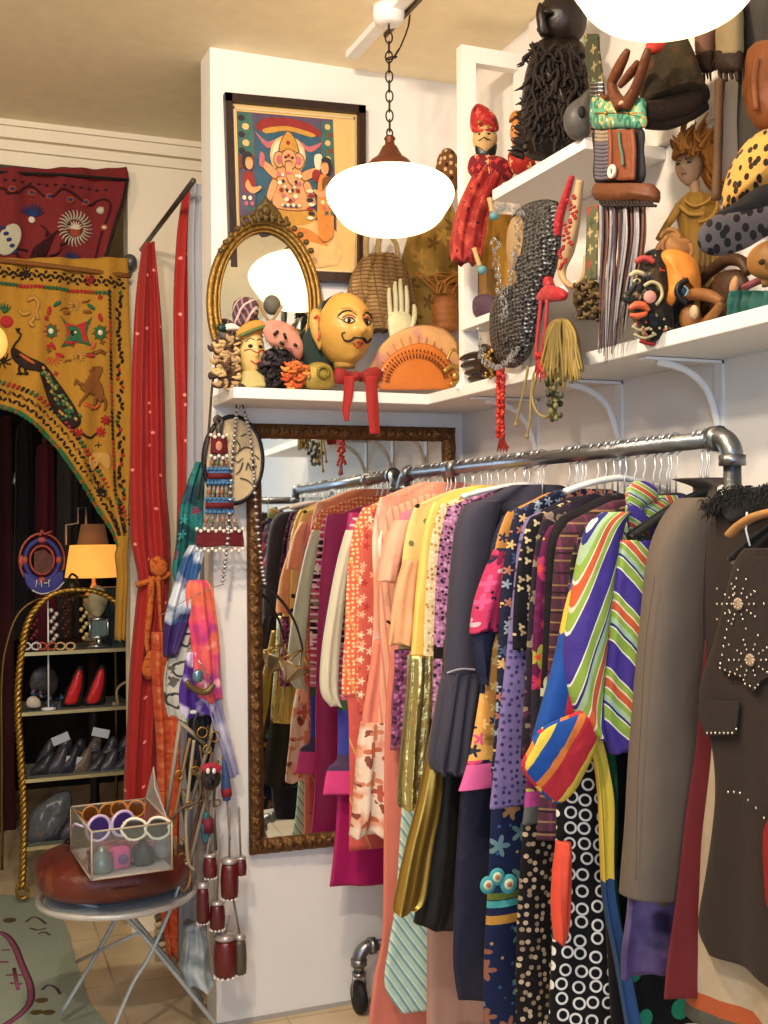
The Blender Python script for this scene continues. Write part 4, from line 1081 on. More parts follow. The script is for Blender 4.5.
mb.cloth(F, [(184,192,190),(177,190,240),(174,189,320),(176,190,400),(178,190,480),(176,188,560),(172,186,640)], .03, 0, 3, .008, 6, 30, 40, grow=False)
tag(mb.obj('red_curtain', redc), 'narrow scarlet sheer strip hanging next to the white curtain', 'curtain')
F = Fr('Y', 3.66); mb = MB()
mb.cloth(F, [(191,207,186),(188,208,240),(188,209,320),(187,211,420),(186,214,520),(184,216,640),(180,219,760),(178,222,960)], .03, 0, 4, .008, 9, 40, 50, grow=False)
tag(mb.obj('white_curtain', mat('#97979f', .8, sheen=.3, bump=.1)), 'pale grey white curtain just left of the wall edge', 'curtain')
F = Fr('Y', 3.95); mb = MB()
mb.cloth(F, [(152,186,632),(152,190,680),(156,190,740),(158,188,800),(156,184,860),(160,184,910),(168,180,955)], .03, 0, 4, .012, 12, 48, 46, grow=False)
tag(mb.obj('orange_cloth', pat('#d4592a', [('dots', .03, .3, ['#c0441c','#e07a48'], .6), ('line', 90, .12, .05, '#b8401c')])), 'orange woven sari cloth below the red curtain tie', 'cloth')

# --------------------------------------------------- étagère in the back room
YE = 4.80; F = Fr('Y', YE)
t_ = thing('etagere', 'gilt rope twist etagere with glass shelves full of shoes and trinkets', 'shelf unit', F.p(80, 893))
rope = mat('#b48a34', .35, .85, bump=.4, bscale=120)
def ropeline(mb, P, r):
    P = [Vector(p) for p in P]; L = 0
    for ph in (0, PI):
        Q = []; L = 0
        for i, p in enumerate(P):
            if i: L += (P[i]-P[i-1]).length
            a = L*140+ph; Q.append(p+Vector((math.cos(a), .0, 0))*r*.55+Vector((0, math.sin(a), 0))*r*.55)
        mb.tube(Q, r*.72, 6)
def dense(F, pts, dz=0, n=26): return [F.off(dz).p(p.x, p.y) for p in smooth([(x, y, 0) for x, y in pts], n)]
mb = MB(); ropeline(mb, dense(F, [(22,888),(24,820),(21,760),(18,700),(22,650),(30,618),(48,597),(70,590),(98,592),(118,604),(130,628),(134,660),(134,760),(134,888)]), .0135)
mb.line(F, [(22,880),(17,888),(18,897),(25,898),(28,892),(24,888)], 1.6, 0, 0, 6); mb.obj('front_arch', rope, t_)
mb = MB(); F2 = Fr('Y', YE+.32); mb.line(F2, [(2,870),(2,760),(2,680),(8,640),(20,612),(42,598),(70,596),(96,600),(112,622),(116,680),(116,870)], 1.6, 0, 0, 8); mb.obj('back_arch', mat('#7a6032', .4, .8), t_)
for y, yl in ((654,648),(714,708),(781,776),(849,842)):
    mb = MB(); a = F.p(24, y); b = F.p(133, yl-4)
    mb.bb((a.x, YE, a.z-.006), (b.x, YE+.32, a.z+.004)); s_ = mb.obj('glass_shelf', mat('#9aa4a0', .08, trans=.5, ior=1.3), t_)
    mb = MB(); mb.bb((a.x-.01, YE-.008, a.z-.008), (b.x, YE+.004, a.z+.006)); mb.obj('shelf_rail', mat('#d8c890', .3, .7), s_)
    if y == 654: ZS = [a.z+.004]
    else: ZS.append(a.z+.004)
# lit table lamp standing on a side table behind
YL = 5.35; F = Fr('Y', YL); pz = F.p(94, 640)
t_ = thing('side_table', 'small dark round table behind the etagere under the lamp', 'table', (pz.x, YL, 0))
mb = MB(); mb.lathe([(.001, pz.z-.02), (.17, pz.z-.02), (.17, pz.z), (.001, pz.z)], (pz.x, YL, 0), 28); mb.obj('tabletop', mat('#2a1a10', .5), t_)
mb = MB(); mb.lathe([(.16, 0), (.15, .02), (.03, .05), (.02, .3), (.025, .6), (.03, pz.z-.02)], (pz.x, YL, 0), 20); mb.obj('pedestal', mat('#2a1a10', .5), t_)
t_ = thing('table_lamp', 'lit table lamp with a glowing yellow drum shade and ornate base', 'lamp', (pz.x, YL, pz.z))
k = F.sc(94, 560)
mb = MB(); zt, zb = F.p(94, 545).z, F.p(94, 577).z
mb.lathe([(28*k, zb), (27.9*k, zb+.002), (23*k, zt), (22.6*k, zt), (27.4*k, zb)], (pz.x, YL, 0), 36)
lab(mb.obj('lamp_shade', mat('#e8a820', .8, emit='#ffa400', es=1.15), t_), 'yellow glowing shade')
mb = MB(); zc = F.p(94, 600).z
mb.lathe([(.05, pz.z), (.052, pz.z+.015), (.02, pz.z+.03), (.03, zc-.06), (.05, zc-.02), (.045, zc+.02), (.02, zc+.05), (.008, zc+.08), (.008, zt-.02)], (pz.x, YL, 0), 20); mb.obj('base', mat('#c9b98c', .5, .2, bump=.5, bscale=50), t_)
mb = MB(); mb.ell((pz.x, YL, (zt+zb)/2+.01), (.022, .022, .032)); mb.obj('bulb', mat('#fff2d0', .5, emit='#ffd080', es=14), t_)
F = Fr('Y', 5.75); pq = F.p(93, 548); k = F.sc(93, 540)
t_ = thing('table_lamp', 'unlit peach lampshade with a faint glow put into its colour, directly behind the yellow lamp', 'lamp', (pq.x, 5.75, 0))
mb = MB(); z0, z1 = pq.z-.02, F.p(93, 524).z; mb.lathe([(17*k, z0), (11.5*k, z1), (11.2*k, z1), (16.6*k, z0)], (pq.x, 5.75, 0), 30); mb.obj('lamp_shade', mat('#c8834e', .8, emit='#c8834e', es=.12), t_)  # no bulb inside; faint glow put into the shade's material
mb = MB(); mb.lathe([(.12, 0), (.11, .02), (.02, .05), (.012, .6), (.012, z1-.04)], (pq.x, 5.75, 0), 16); mb.obj('stem', darkmetal, t_)

# round enamel badge on a stick
F = Fr('Y', 4.86)
t_ = thing('ring_sign', 'round blue and red life ring shaped sign with a banner on a thin white stick', 'sign', F.p(48, 700))
mb = MB(); c = F.p(42, 560); k = F.sc(42, 560)
nv = mat('#3a3a86', .5, var=.1); rd_ = mat('#b04a3a', .5); wh_ = mat('#d8cfd0', .5)
def circ(r, ry=None): return [F.p(42+math.cos(a*PI/24)*r, 560+math.sin(a*PI/24)*(ry or r*1.18)) for a in range(48)]
mb.tube(circ(17), 5*k, 8, True, 0, .5); mb.tube(circ(22.5), 1.2*k, 6, True, 1); mb.tube(circ(12), 1.2*k, 6, True, 1)
for a in (0, 90, 180, 270):
    x, y = 42+math.cos(R_(a))*17, 560+math.sin(R_(a))*20; mb.blob(F, x, y, 3 if a % 180 == 0 else 4, 4 if a % 180 == 0 else 3, 2, -.016, mi=1)
mb.puff(F, [(18,561),(22,555),(24,560),(22,567)], -.01, .012, 1); mb.line(F, [(40,536),(42,530),(44,534),(52,531)], 1.0, -.01, 1, 6)
mb.obj('ring', [nv, rd_], t_)
mb = MB(); mb.puff(F, [(24,572),(30,580),(42,584),(54,580),(62,570),(64,578),(60,588),(48,594),(34,592),(26,584)], -.012, .01); 
mb.line(F, [(36,587),(37,580),(39,585),(41,580),(42,587)], .7, -.03, 1, 4, 1); mb.line(F, [(44,583),(48,583)], .7, -.03, 1, 4, 1); mb.line(F, [(49,587),(49,580),(51,580)], .7, -.03, 1, 4, 1)
mb.line(F, [(32,590),(42,594),(56,590),(64,582)], .8, -.02, 1, 4, 3); mb.obj('banner', [nv, wh_], t_)
mb = MB(); q_ = F.p(48, 588); mb.tube([q_, (q_.x, q_.y, ZS[1])], .0035, 6); mb.lathe([(.001, ZS[1]), (.03, ZS[1]), (.028, ZS[1]+.006), (.001, ZS[1]+.008)], (q_.x, q_.y, 0), 16); mb.obj('stick', white_pl, t_)
mb = MB(); mb.poly(F, [(34,552),(44,550),(52,556),(52,570),(42,574),(34,570)], 0, .01); mb.obj('ring_core', mat('#5a2a1a', .5, var=.4, vscale=60), t_)

# things on the étagère
def on(z): return z
F = Fr('Y', YE+.08)
def shoe(name, label, c, h, m, m2, lean=0, group=None, sx=1):
    """pump seen from the heel side at pixel c"""
    t_ = thing(name, label, 'shoe', F.p(c[0], c[1]), group)
    x, y = c
    mb = MB(); mb.puff(F, [(x-9*sx,y),(x-8*sx,y-10*h),(x-1*sx,y-24*h),(x+6*sx,y-38*h),(x+12*sx,y-38*h),(x+14*sx,y-26*h),(x+12*sx,y-10*h),(x+8*sx,y)], 0, .05, sub=3); mb.obj('upper', m, t_)
    mb = MB(); mb.puff(F, [(x-6*sx,y-3),(x-4*sx,y-12*h),(x+1*sx,y-24*h),(x+7*sx,y-35*h),(x+11*sx,y-33*h),(x+11*sx,y-22*h),(x+8*sx,y-10*h),(x+4*sx,y-3)], -.02, .03, sub=3); mb.obj('insole', m2, t_)
    return t_
dk = mat('#241d20', .4); rr_ = mat('#c8141c', .3, sheen=.2)
shoe('pump_shoe', 'left of the two pumps with glossy red soles standing on the second glass shelf', (71, 707), 1.05, dk, rr_)
shoe('pump_shoe', 'right of the two pumps with glossy red soles standing on the second glass shelf', (93, 706), 1.05, dk, rr_)
r2 = random.Random(12)
t_ = thing('sandal', 'beige strappy sandal at the right end of the second glass shelf', 'shoe', F.p(124, 706))
mb = MB(); mb.line(F, [(112,704),(122,706),(132,705)], 2.5, 0, 0, 8); mb.line(F, [(118,704),(117,690),(126,682),(134,684)], 1.4, 0, 0, 6); mb.obj('straps', mat('#a08a68', .6), t_)
t_ = thing('bead_bracelet', 'blue and black beads heaped at left on the second glass shelf', 'jewellery', F.p(44, 706))
mb = MB()
for k in range(34): mb.blob(F, 32+r2.random()*30, 706-r2.random()*16, 2.2, 2.2, 2.2, r2.uniform(-.03, .05), mi=k % 3, nu=8, nv=6)
mb.obj('beads', [mat('#1c4a66', .3), mat('#0f0e14', .3), mat('#6a5a6a', .3)], t_)['kind'] = 'stuff'
mb = MB(); mb.puff(F, [(26,704),(28,698),(34,696),(40,700),(40,707),(30,708)], -.03, .03); tag(mb.obj('shell_brooch', mat('#c8b8a8', .4)), 'pale shell shaped brooch at the left end of the second shelf', 'brooch')
mb = MB(); mb.blob(F, 44, 682, 14, 16, 3, .12); tag(mb.obj('display_plate', mat('#3a3430', .4, var=.3, vscale=20)), 'dark round plate standing at the back of the second shelf', 'plate')
gs = [mat('#3c3a44', .35, .3), mat('#55505a', .35, .4), mat('#2a2a34', .4), mat('#6a5a50', .4)]
k = 0
for y, xs in ((776, (40, 54, 66, 78, 92, 104, 118)), (842, (36, 52, 66))):
    for x in xs:
        m_ = gs[k % 4]; k += 1; h = 20+r2.random()*14
        t_ = thing('evening_shoe', 'dark metallic evening shoe, %s on the %s glass shelf' % (['at the left end','second from left','third from left','in the middle','third from right','second from right','at the right end'][xs.index(x)] if y == 776 else ['at the left','in the middle','at the right'][xs.index(x)], 'third' if y == 776 else 'lowest'), 'shoe', F.p(x, y), 'evening shoes on the glass shelves')
        mb = MB(); mb.puff(F, [(x-10,y-1),(x-8,y-h*.3),(x,y-h*.6),(x+10,y-h),(x+14,y-h*.9),(x+12,y-h*.4),(x+10,y-2),(x,y-1)], 0, .06, sub=3); mb.obj('upper', m_, t_)
        mb = MB(); mb.line(F, [(x+11,y-h*.7),(x+13,y-2)], [1.6,1], .0, 0, 6, 1); mb.obj('heel', m_, t_)
for x, y, a, k in ((44,773,30,0),(60,771,-10,1),(74,772,20,2),(90,770,-25,3),(106,770,15,1),(120,768,-15,0)):
    Fb_ = Fr('Y', YE+.17); t_ = thing('evening_shoe', ['crumpled','scuffed','strappy','slim','pointed','flat'][(44,60,74,90,106,120).index(x)]+' dark evening shoe in the back row of the third glass shelf', 'shoe', Fb_.p(x, 776), 'evening shoes in the back row')
    mb = MB(); mb.puff(Fb_, [(x-10,y+2),(x-8,y-12),(x-2,y-24),(x+6,y-34),(x+12,y-30),(x+10,y-16),(x+8,y+2)], 0, .05, sub=3); mb.obj('upper', gs[k], t_)
    mb = MB(); mb.line(Fb_, [(x-8,y-10),(x,y-18),(x+8,y-20)], 1.6, -.04, 0, 6, 3); mb.obj('strap', gs[(k+2) % 4], t_)
for x, y, a in ((74,760,10),(60,738,-20),(100,732,15)):
    mb = MB(); mb.box(F.p(x, y, -.02), (.07, .004, .035), Matrix.Rotation(R_(a), 3, 'Y')); tag(mb.obj('price_tag', mat('#aeb4be', .6)), 'pale card tag on the %s' % ('shoes in the middle of the third shelf' if y == 760 else 'shoes at left on the third shelf' if x == 60 else 'shoes at right high on the third shelf'), 'tag')
mb = MB(); mb.puff(F, [(26,842),(30,815),(46,800),(66,790),(72,800),(66,822),(50,840)], .0, .08, bump=.02); tag(mb.obj('plastic_bag', mat('#6d7278', .15, trans=.4, bump=.5, bscale=20)), 'crumpled clear plastic bag on the lowest glass shelf', 'bag')
# top shelf: frame, beads, belts
F = Fr('Y', YE+.05)
t_ = thing('picture_frame', 'small silver photo frame on the top glass shelf under the lamp', 'frame', F.p(98, 646))
mb = MB(); 
for a, b in (((90,620),(108,618)),((90,638),(108,636)),((90,620),(90,638)),((108,618),(108,636))): mb.line(F, [a, b], 1.6, 0, 0, 6, 1)
mb.obj('frame', silver, t_); mb = MB(); mb.poly(F, [(91,621),(107,619),(107,635),(91,637)], .004, .004); mb.obj('picture', mat('#5a6a68', .3), t_)
mb = MB(); mb.line(F, [(99,638),(99,646)], 3, 0, 0, 6, 1); mb.line(F, [(88,647),(112,645)], 2, 0, 0, 6, 1); mb.obj('stand', silver, t_)
for k, (x, y, c1, n_, lb) in enumerate(((34,640,'#7a2430',10,'maroon bead strand at the left of the top glass shelf'),(54,644,'#c8c0b4',12,'white pearl strand hanging over the top glass shelf'),(66,630,'#4a1c1a',12,'dark brown bead strand in the middle of the top shelf'),(84,632,'#c9b070',9,'gold bead strand beside the small photo frame'))):
    mb = MB(); 
    for i in range(n_): mb.blob(F, x+math.sin(i*2.1)*3, y-i*3.6+6, 2.3, 2.3, 2.3, -.02+.01*math.sin(i), nu=8, nv=6)
    tag(mb.obj('bead_necklace', mat(c1, .3, .2)), lb, 'necklace')
for x, y, c1, lb in ((30,648,'#c8c4c4','white sunglasses folded at the left end of the top shelf'),(46,648,'#b0482c','coral red sunglasses folded on the top shelf'),(64,648,'#c9a878','tan sunglasses folded on the top shelf')):
    t_ = thing('sunglasses', lb, 'sunglasses', F.p(x, y)); mb = MB()
    for s_ in (-1, 1): mb.tube([F.p(x+s_*5+math.cos(a*PI/8)*4.5, y-3+math.sin(a*PI/8)*3.4, -.05) for a in range(16)], .004, 6, True)
    mb.line(F, [(x-9,y-4,-.05),(x-8,y-2,.0)], 1, 0, 0, 5, 1); mb.line(F, [(x+9,y-4,-.05),(x+8,y-2,.0)], 1, 0, 0, 5, 1); mb.obj('rims', mat(c1, .35), t_)
    mb = MB(); 
    for s_ in (-1, 1): mb.blob(F, x+s_*5, y-3, 4, 3, .6, -.05)
    mb.obj('lenses', mat('#1c1210', .1), t_)
mb = MB(); F = Fr('Y', YE+.16)
mb.puff(F, [(88,598),(94,586),(104,588),(108,600),(104,612),(98,618),(90,612)], 0, .06, bump=.01); tag(mb.obj('figurine', mat('#cdb988', .5)), 'pale carved figurine under the yellow lampshade', 'figurine')
mb = MB(); mb.blob(F, 72, 588, 7, 9, 6); mb.line(F, [(68,580),(72,574),(78,578)], 1.2); mb.line(F, [(72,596),(74,604)], 3); tag(mb.obj('trinket_vase', mat('#3a3020', .4, .3, var=.4, vscale=40)), 'dark patterned trinket vase left of the lamp', 'vase')
mb = MB(); mb.bb((F.p(100,0).x, YE+.25, ZS[0]), (F.p(124,0).x, YE+.29, ZS[0]+.24)); tag(mb.obj('display_box', mat('#33403c', .3, .3)), 'grey green upright box at the right back of the top shelf', 'box')
# clothes hanging in the dark back room
for x0, x1, y0, y1, Y, c1, lb in ((-40,14,430,860,6.05,'#3a0c10','dark wine red coat hanging at the far left of the back room'),(14,34,430,640,6.05,'#101014','black garment hanging behind the badge'),(34,56,452,640,6.05,'#5a1420','maroon scarf hanging behind the badge in the back room'),(56,80,440,640,6.05,'#3c3734','grey patterned blouse hanging in the back room'),(78,104,470,600,6.05,'#1c1816','dark coat hanging behind the lampshades')):
    F = Fr('Y', Y); mb = MB(); mb.cloth(F, [((x0+x1)/2-1.5,(x0+x1)/2+1.5,428),((x0+x1)/2-2,(x0+x1)/2+2,y0-9),(x0+6,x1-6,y0-6),(x0+2,x1-2,y0+6),(x0,x1,(y0+y1)/2),(x0-2,x1+2,y1)], .07, 0, 3, .015, int(x0+50), 30, 30, grow=False)
    tag(mb.obj('hanging_garment', mat(c1, .85, sheen=.3)), lb, 'garment', 'garments in the back room')
mb = MB(); mb.tube([(-1.6, 6.05, 2.02), (1.1, 6.05, 2.02)], .014, 10); tag(mb.obj('garment_rail', darkmetal), 'dark rail across the back room', 'rail')
F = Fr('Y', 5.4); t_ = thing('hook_rack', 'bent white wire display hook above the peach lampshade', 'hook', F.p(70, 545))
mb = MB(); mb.line(F, [(66,545),(66,525),(78,523),(78,508),(86,507),(86,525)], 1.0, 0, 0, 6, 1); mb.obj('wire', mat('#b8a898', .5), t_)
F = Fr('Y', 6.05); t_ = thing('spotlight', 'small lit spotlight in the dark back room', 'spotlight', F.p(22, 458))
mb = MB(); mb.line(F, [(14,484),(18,470),(21,462)], [2,2.5,3.2], 0, 0, 8); q_ = F.p(21, 460); mb.tube([q_, (q_.x, 6.05, 2.02)], .006, 6); mb.obj('arm', mat('#c9c4bc', .4, .5), t_)
mb = MB(); mb.blob(F, 22, 458, 3.4, 3.4, 3.4); mb.obj('bulb', mat('#ffffff', .5, emit='#fff4e0', es=9), t_)
F = Fr('Y', 3.9); t_ = thing('amber_lantern', 'glowing amber glass lantern cut by the left edge of the photo', 'lantern', F.p(-3, 360))
mb = MB(); mb.blob(F, -5, 343, 12, 17, 12); mb.obj('glass', mat('#e89030', .4, emit='#ff9a30', es=1.6, var=.0), t_)
mb = MB(); a = F.p(-5, 326); mb.tube([a, (a.x, a.y, HC-.001)], .002, 6); mb.obj('cord', darkmetal, t_)
mb = MB(); mb.line(F, [(-10,328),(-5,325),(0,328)], 2.2, 0, 0, 8); mb.obj('cap', brass, t_)

# --------------------------------------------------- stool
st = mat('#a9b4bb', .45, .4, bump=.2, bscale=30, var=.15, vscale=14)
wn, wf = Fr('Y', 3.30), Fr('Y', 3.58)
t_ = thing('folding_stool', 'folding metal stool with crossed blue grey legs under a leather cushion', 'stool', (.55, 3.43, 0))
def leg(F, pts, r=2.6):
    mb = MB(); P = [F.p(*p) for p in pts]
    last = P[-1]
    if last.z < .012: 
        a = P[-2]; f = (a.z-.012)/(a.z-last.z); P[-1] = a+(last-a)*f
    mb.tube(smooth([tuple(p) for p in P], 5), r*1.25*F.sc(*pts[0]), 8, flat=.6); mb.obj('leg', st, t_)
leg(wn, [(186,862),(172,905),(150,955),(132,985),(112,1032)]); leg(wn, [(60,898),(98,907),(122,915),(140,932),(176,975),(228,1040)], 3)
leg(wf, [(136,880),(118,915),(96,955),(61,1014)], 2.8); leg(wf, [(112,884),(132,915),(165,955),(212,1012)], 2.4)
mb = MB(); cs = Vector((.545, 3.42, .428))
mb.tube([cs+Vector((math.cos(a*PI/20)*.222, math.sin(a*PI/20)*.20, 0)) for a in range(40)], .010, 8, True); mb.obj('seat_ring', mat('#c4c2be', .4, .4, var=.1), t_)
mb = MB(); mb.tube([wf.p(76,962), wn.p(140,932)], .005, 6); mb.obj('cross_strut', st, t_)
mb = MB(); mb.lathe([(.001, .018), (.19, .018), (.205, .01), (.205, .0), (.001, .0)], cs-Vector((0, 0, .006)), 40); mb.obj('seat_plate', st, t_)
lm = pat('#5e2012', [('blur', 6, .52, '#50190e'), ('blur', 10, .62, '#7c3a1e')], rough=.4, spec=.5, coord='Object', bump=.2)
t_ = thing('leather_cushion', 'round red brown leather cushion on the folding stool', 'cushion', (cs.x, cs.y, .462))
mb = MB()
def cush(q):
    r = math.hypot(q.x, q.y); return Vector((q.x*(1+.02*math.sin(6*math.atan2(q.y, q.x))), q.y, q.z*(1-.25*max(0, 1-r*2.5))))
mb.ell((cs.x-.012, cs.y, .508), (.222, .205, .070), None, 48, 24, fn=lambda q: Vector((math.copysign(abs(q.x)**.8, q.x), math.copysign(abs(q.y)**.8, q.y), math.copysign(abs(q.z)**.75, q.z))))
cb_ = mb.obj('body', lm, t_)
mb = MB()
for a in range(0, 360, 60):
    A = R_(a+20); mb.tube([(cs.x-.012+math.cos(A)*r_*.21, cs.y+math.sin(A)*r_*.198, .508+.070*math.sqrt(max(0, 1-r_**2.6))) for r_ in (.1,.3,.5,.7,.85,.94,.99)], .0025, 5)
mb.tube([(cs.x-.012+math.cos(a*PI/24)*.218, cs.y+math.sin(a*PI/24)*.204, .508) for a in range(48)], .004, 6, True)
mb.obj('seam', mat('#4a180e', .5), cb_)
# acrylic box
zb_ = .579; Ft, Fb = Fr('Z', zb_+.125), Fr('Z', zb_)
A, B = Fb.p(92, 880), Fb.p(172, 869)
d_ = (B-A); n_ = Vector((-d_.y, d_.x, 0)).normalized()
W = d_.length; D_ = .30; ux = d_.normalized()
t_ = thing('acrylic_box', 'open clear acrylic box of sunglasses standing on the leather cushion', 'box', (A+B)/2+n_*D_/2)
acr = mat('#eef6f5', .05, trans=.95, ior=1.15)
def pl(o_, sz, mb): mb.box(o_, sz, Matrix((ux, n_, Vector((0,0,1)))).transposed())
def wc(u, v, z): return A+ux*u+n_*v+Vector((0, 0, z))
for c_, sz in ((wc(W/2, 0, .0625), (W, .003, .125)), (wc(W/2, D_, .0625), (W, .003, .125)), (wc(0, D_/2, .0625), (.003, D_, .125)), (wc(W, D_/2, .0625), (.003, D_, .125))):
    mb = MB(); pl(c_, sz, mb); mb.obj('side_panel', acr, t_)
mb = MB(); pl(wc(W/2, D_/2, .002), (W, D_, .004), mb); mb.obj('bottom', mat('#cfc4c8', .5), t_)
mb = MB()
for z_ in (.0, .125):
    for P in ((wc(0,0,z_), wc(W,0,z_)), (wc(0,0,z_), wc(0,D_,z_)), (wc(W,0,z_), wc(W,D_,z_)), (wc(0,D_,z_), wc(W,D_,z_))): mb.tube(P, .0028, 6)
for u, v in ((0,0),(W,0),(0,D_),(W,D_)): mb.tube([wc(u,v,0), wc(u,v,.125)], .0028, 6)
mb.obj('edge', mat('#c9b9a4', .2, trans=.3), t_)
mb = MB(); P = [wc(W, D_*.2, .125), wc(W, D_, .125), wc(W+.02, D_*.95, .22), wc(W-.01, D_*.5, .19)]
mb.add(P+[p+ux*.003 for p in P], [(0,1,2,3),(7,6,5,4),(0,4,5,1),(1,5,6,2),(2,6,7,3),(3,7,4,0)], sm=False); mb.obj('lid_flap', mat('#d2cfcc', .3, trans=.4), t_)
def shades(c, r, m, ml, lb, ang=0, petal=False):
    t2 = thing('sunglasses', lb, 'sunglasses', c); M = Matrix.Rotation(R_(ang), 3, 'Z'); mb = MB(); ml_ = MB()
    for s_ in (-1, 1):
        o_ = Vector(c)+M @ Vector((s_*r*1.08, 0, r))
        mb.tube([o_+M @ Vector((math.cos(a*PI/10)*r*(1+(.18*abs(math.sin(a*PI/10*2.5)) if petal else 0)), 0, math.sin(a*PI/10)*r)) for a in range(20)], r*.14, 6, True)
        ml_.ell(o_, (r*.95, .002, r*.95), M, 16, 8)
        mb.tube([o_+M @ Vector((s_*r, 0, r*.2)), o_+M @ Vector((s_*r*1.02, r*2.0, r*.2)), o_+M @ Vector((s_*r*.9, r*3.0, -r*.4))], r*.10, 6)
    mb.tube([Vector(c)+M @ Vector((-r*.15, 0, r*1.2)), Vector(c)+M @ Vector((r*.15, 0, r*1.2))], r*.12, 6)
    mb.obj('rims', m, t2); ml_.obj('lenses', ml, t2)
dl = mat('#241a30', .08); 
shades(wc(.075, .12, .07), .034, mat('#cdb6dd', .3), mat('#3a2a6a', .08), 'lavender rimmed round sunglasses leaning in the acrylic box', 20)
shades(wc(.15, .03, .080), .029, mat('#ece4d2', .35), mat('#3a3028', .1), 'cream petal shaped sunglasses on top of the acrylic box', -12, True)
shades(wc(.07, .26, .085), .023, mat('#b8742a', .35), mat('#5a3210', .1), 'amber sunglasses at the back of the acrylic box', 10)
shades(wc(.15, .25, .09), .023, mat('#c07a30', .35), mat('#5a3210', .1), 'second amber sunglasses at the back of the box by the flap', -15)
t2 = thing('ring_box', 'small pink ring box with a purple stone in the acrylic box', 'box', wc(.085, .05, .005)); mb = MB(); pl(wc(.085, .05, .035), (.045, .035, .055), mb); mb.obj('box', mat('#d8408a', .5), t2, bevel=.006); mb = MB(); mb.ell(wc(.088, .028, .035), (.014, .010, .014)); mb.obj('stone', mat('#6a3a8a', .1), t2)
for u, v, m_, lb in ((.035, .05, '#7a8288', 'grey metal bell at the front left inside the acrylic box'), (.15, .07, '#2a3038', 'dark glass ball at the right inside the acrylic box')):
    mb = MB(); mb.lathe([(.001,.0),(.03,.0),(.034,.008),(.033,.03),(.026,.046),(.012,.056),(.008,.066),(.001,.068)], wc(u, v, .005), 20); tag(mb.obj('bell', mat(m_, .25, .6)), lb, 'bell')
mb = MB(); mb.ell(wc(.205, .07, .04), (.03, .025, .03), None, 6, 4); tag(mb.obj('crystal', mat('#b9bcc4', .1, trans=.5)), 'faceted clear crystal at the right end of the acrylic box', 'crystal')
mb = MB(); mb.ell(wc(.12, .16, .02), (.10, .11, .018), None, 24, 10, fn=lambda q: q*(1+.1*noise.noise(q*3))); tag(mb.obj('pink_cloth', pat('#b0506a', [('blotch', 30, .5, '#6a2a4a')])), 'crumpled pink cloth lining the acrylic box', 'cloth')
mb = MB(); mb.tube(smooth([(cs.x-.12+.03*math.sin(i*1.7), cs.y+.02+.03*math.cos(i*2.3), .577+.003*i) for i in range(9)], 4), .003, 5); tag(mb.obj('tangled_necklace', mat('#161214', .5)), 'tangled dark bead necklace on the cushion left of the box', 'necklace')
# ------------------------------------------------------------------ things hung on the wall edge
FC = Fr('Y', 3.32)
mb = MB(); mb.line(FC, [(198,500),(208,440),(212,388),(214,372)], 1.3, -.02, 0, 8, 1); tag(mb.obj('wall_rod', mat('#3a2c2a', .5)), 'slim dark rod standing against the wall edge below the shelf', 'rod')
# oval plaque
t_ = thing('oval_plaque', 'oval cream plaque with black rim and brush lettering hanging under the shelf', 'plaque', FC.p(236, 505))
mb = MB(); P = [FC.p(233+math.cos(a*PI/24)*29, 460+math.sin(a*PI/24)*43) for a in range(48)]; mb.tube(P, .0085, 10, True); mb.obj('rim', mat('#15161a', .35), t_)
mb = MB(); mb.poly(FC, [(233+math.cos(a*PI/24)*28, 460+math.sin(a*PI/24)*42) for a in range(48)], 0, .012); mb.obj('board', mat('#bfa982', .6, var=.05), t_)
mb = MB()
for P in ([(236,440),(240,446),(238,452),(233,456),(237,462),(243,458)], [(238,452),(245,447),(252,449)], [(243,462),(240,470),(236,474)], [(240,478),(247,480),(253,485)], [(250,458),(254,462),(252,468),(257,466)], [(246,470),(248,463),(251,470),(254,474)], [(241,436),(246,434)], [(255,455),(259,459)]):
    mb.line(FC, P, [1.1,1.5,1.2,.8], -.009, 0, 6, 4, flat=.4)
mb.obj('lettering', mat('#3a2c20', .6), t_)
def hook(px, py, lb, F=FC):
    t2 = thing('wall_hook', lb, 'hook', F.p(px, py)); mb = MB()
    a = F.p(px, py-14); mb.line(F, [(px,py-14),(px,py-6),(px-2,py-1),(px,py+2),(px+3,py-1)], 1.0, 0, 0, 6); mb.obj('hook', silver, t2); return t2
hook(238, 407, 'small silver hook under the shelf end holding the beaded chains')
# beaded chains with lantern
def beadchain(pts, lb, name='beaded_chain'):
    P = smooth([tuple(FC.p(x, y, -.03)) for x, y in pts], 12); mb = MB(); acc = 0
    for i in range(1, len(P)):
        acc += (P[i]-P[i-1]).length
        if acc > .0105: mb.ell(P[i], (.0072, .0072, .0045), None, 8, 6); acc = 0
    mb.tube(P, .0025, 5, mi=1)
    return tag(mb.obj(name, [mat('#bfc0c4', .3, .7), mat('#3a3030', .5)]), lb, 'chain')
beadchain([(234,406),(233,425),(230,455),(228,490),(226,530),(223,560),(220,582)], 'silver ribbed chain falling straight down over the beaded hanging')
beadchain([(240,406),(245,425),(249,450),(252,490),(255,530),(259,565),(262,584)], 'silver ribbed chain slanting right across the mirror frame')
t_ = thing('glass_lantern', 'faceted metal and glass lantern hanging on a dark bent wire before the mirror', 'lantern', FC.p(292, 690))
FL = Fr('Y', 3.27)
mb = MB(); mb.line(FL, [(260,584),(270,590),(284,604),(296,625),(303,650)], [1.8,1.8,1.5,1.2,.9], 0, 0, 6); mb.obj('wire', mat('#2c2826', .4, .6), t_)
mb = MB(); k = FL.sc(293, 668)
ctr = FL.p(292, 669); lr = Matrix.Rotation(R_(25), 3, 'Y')
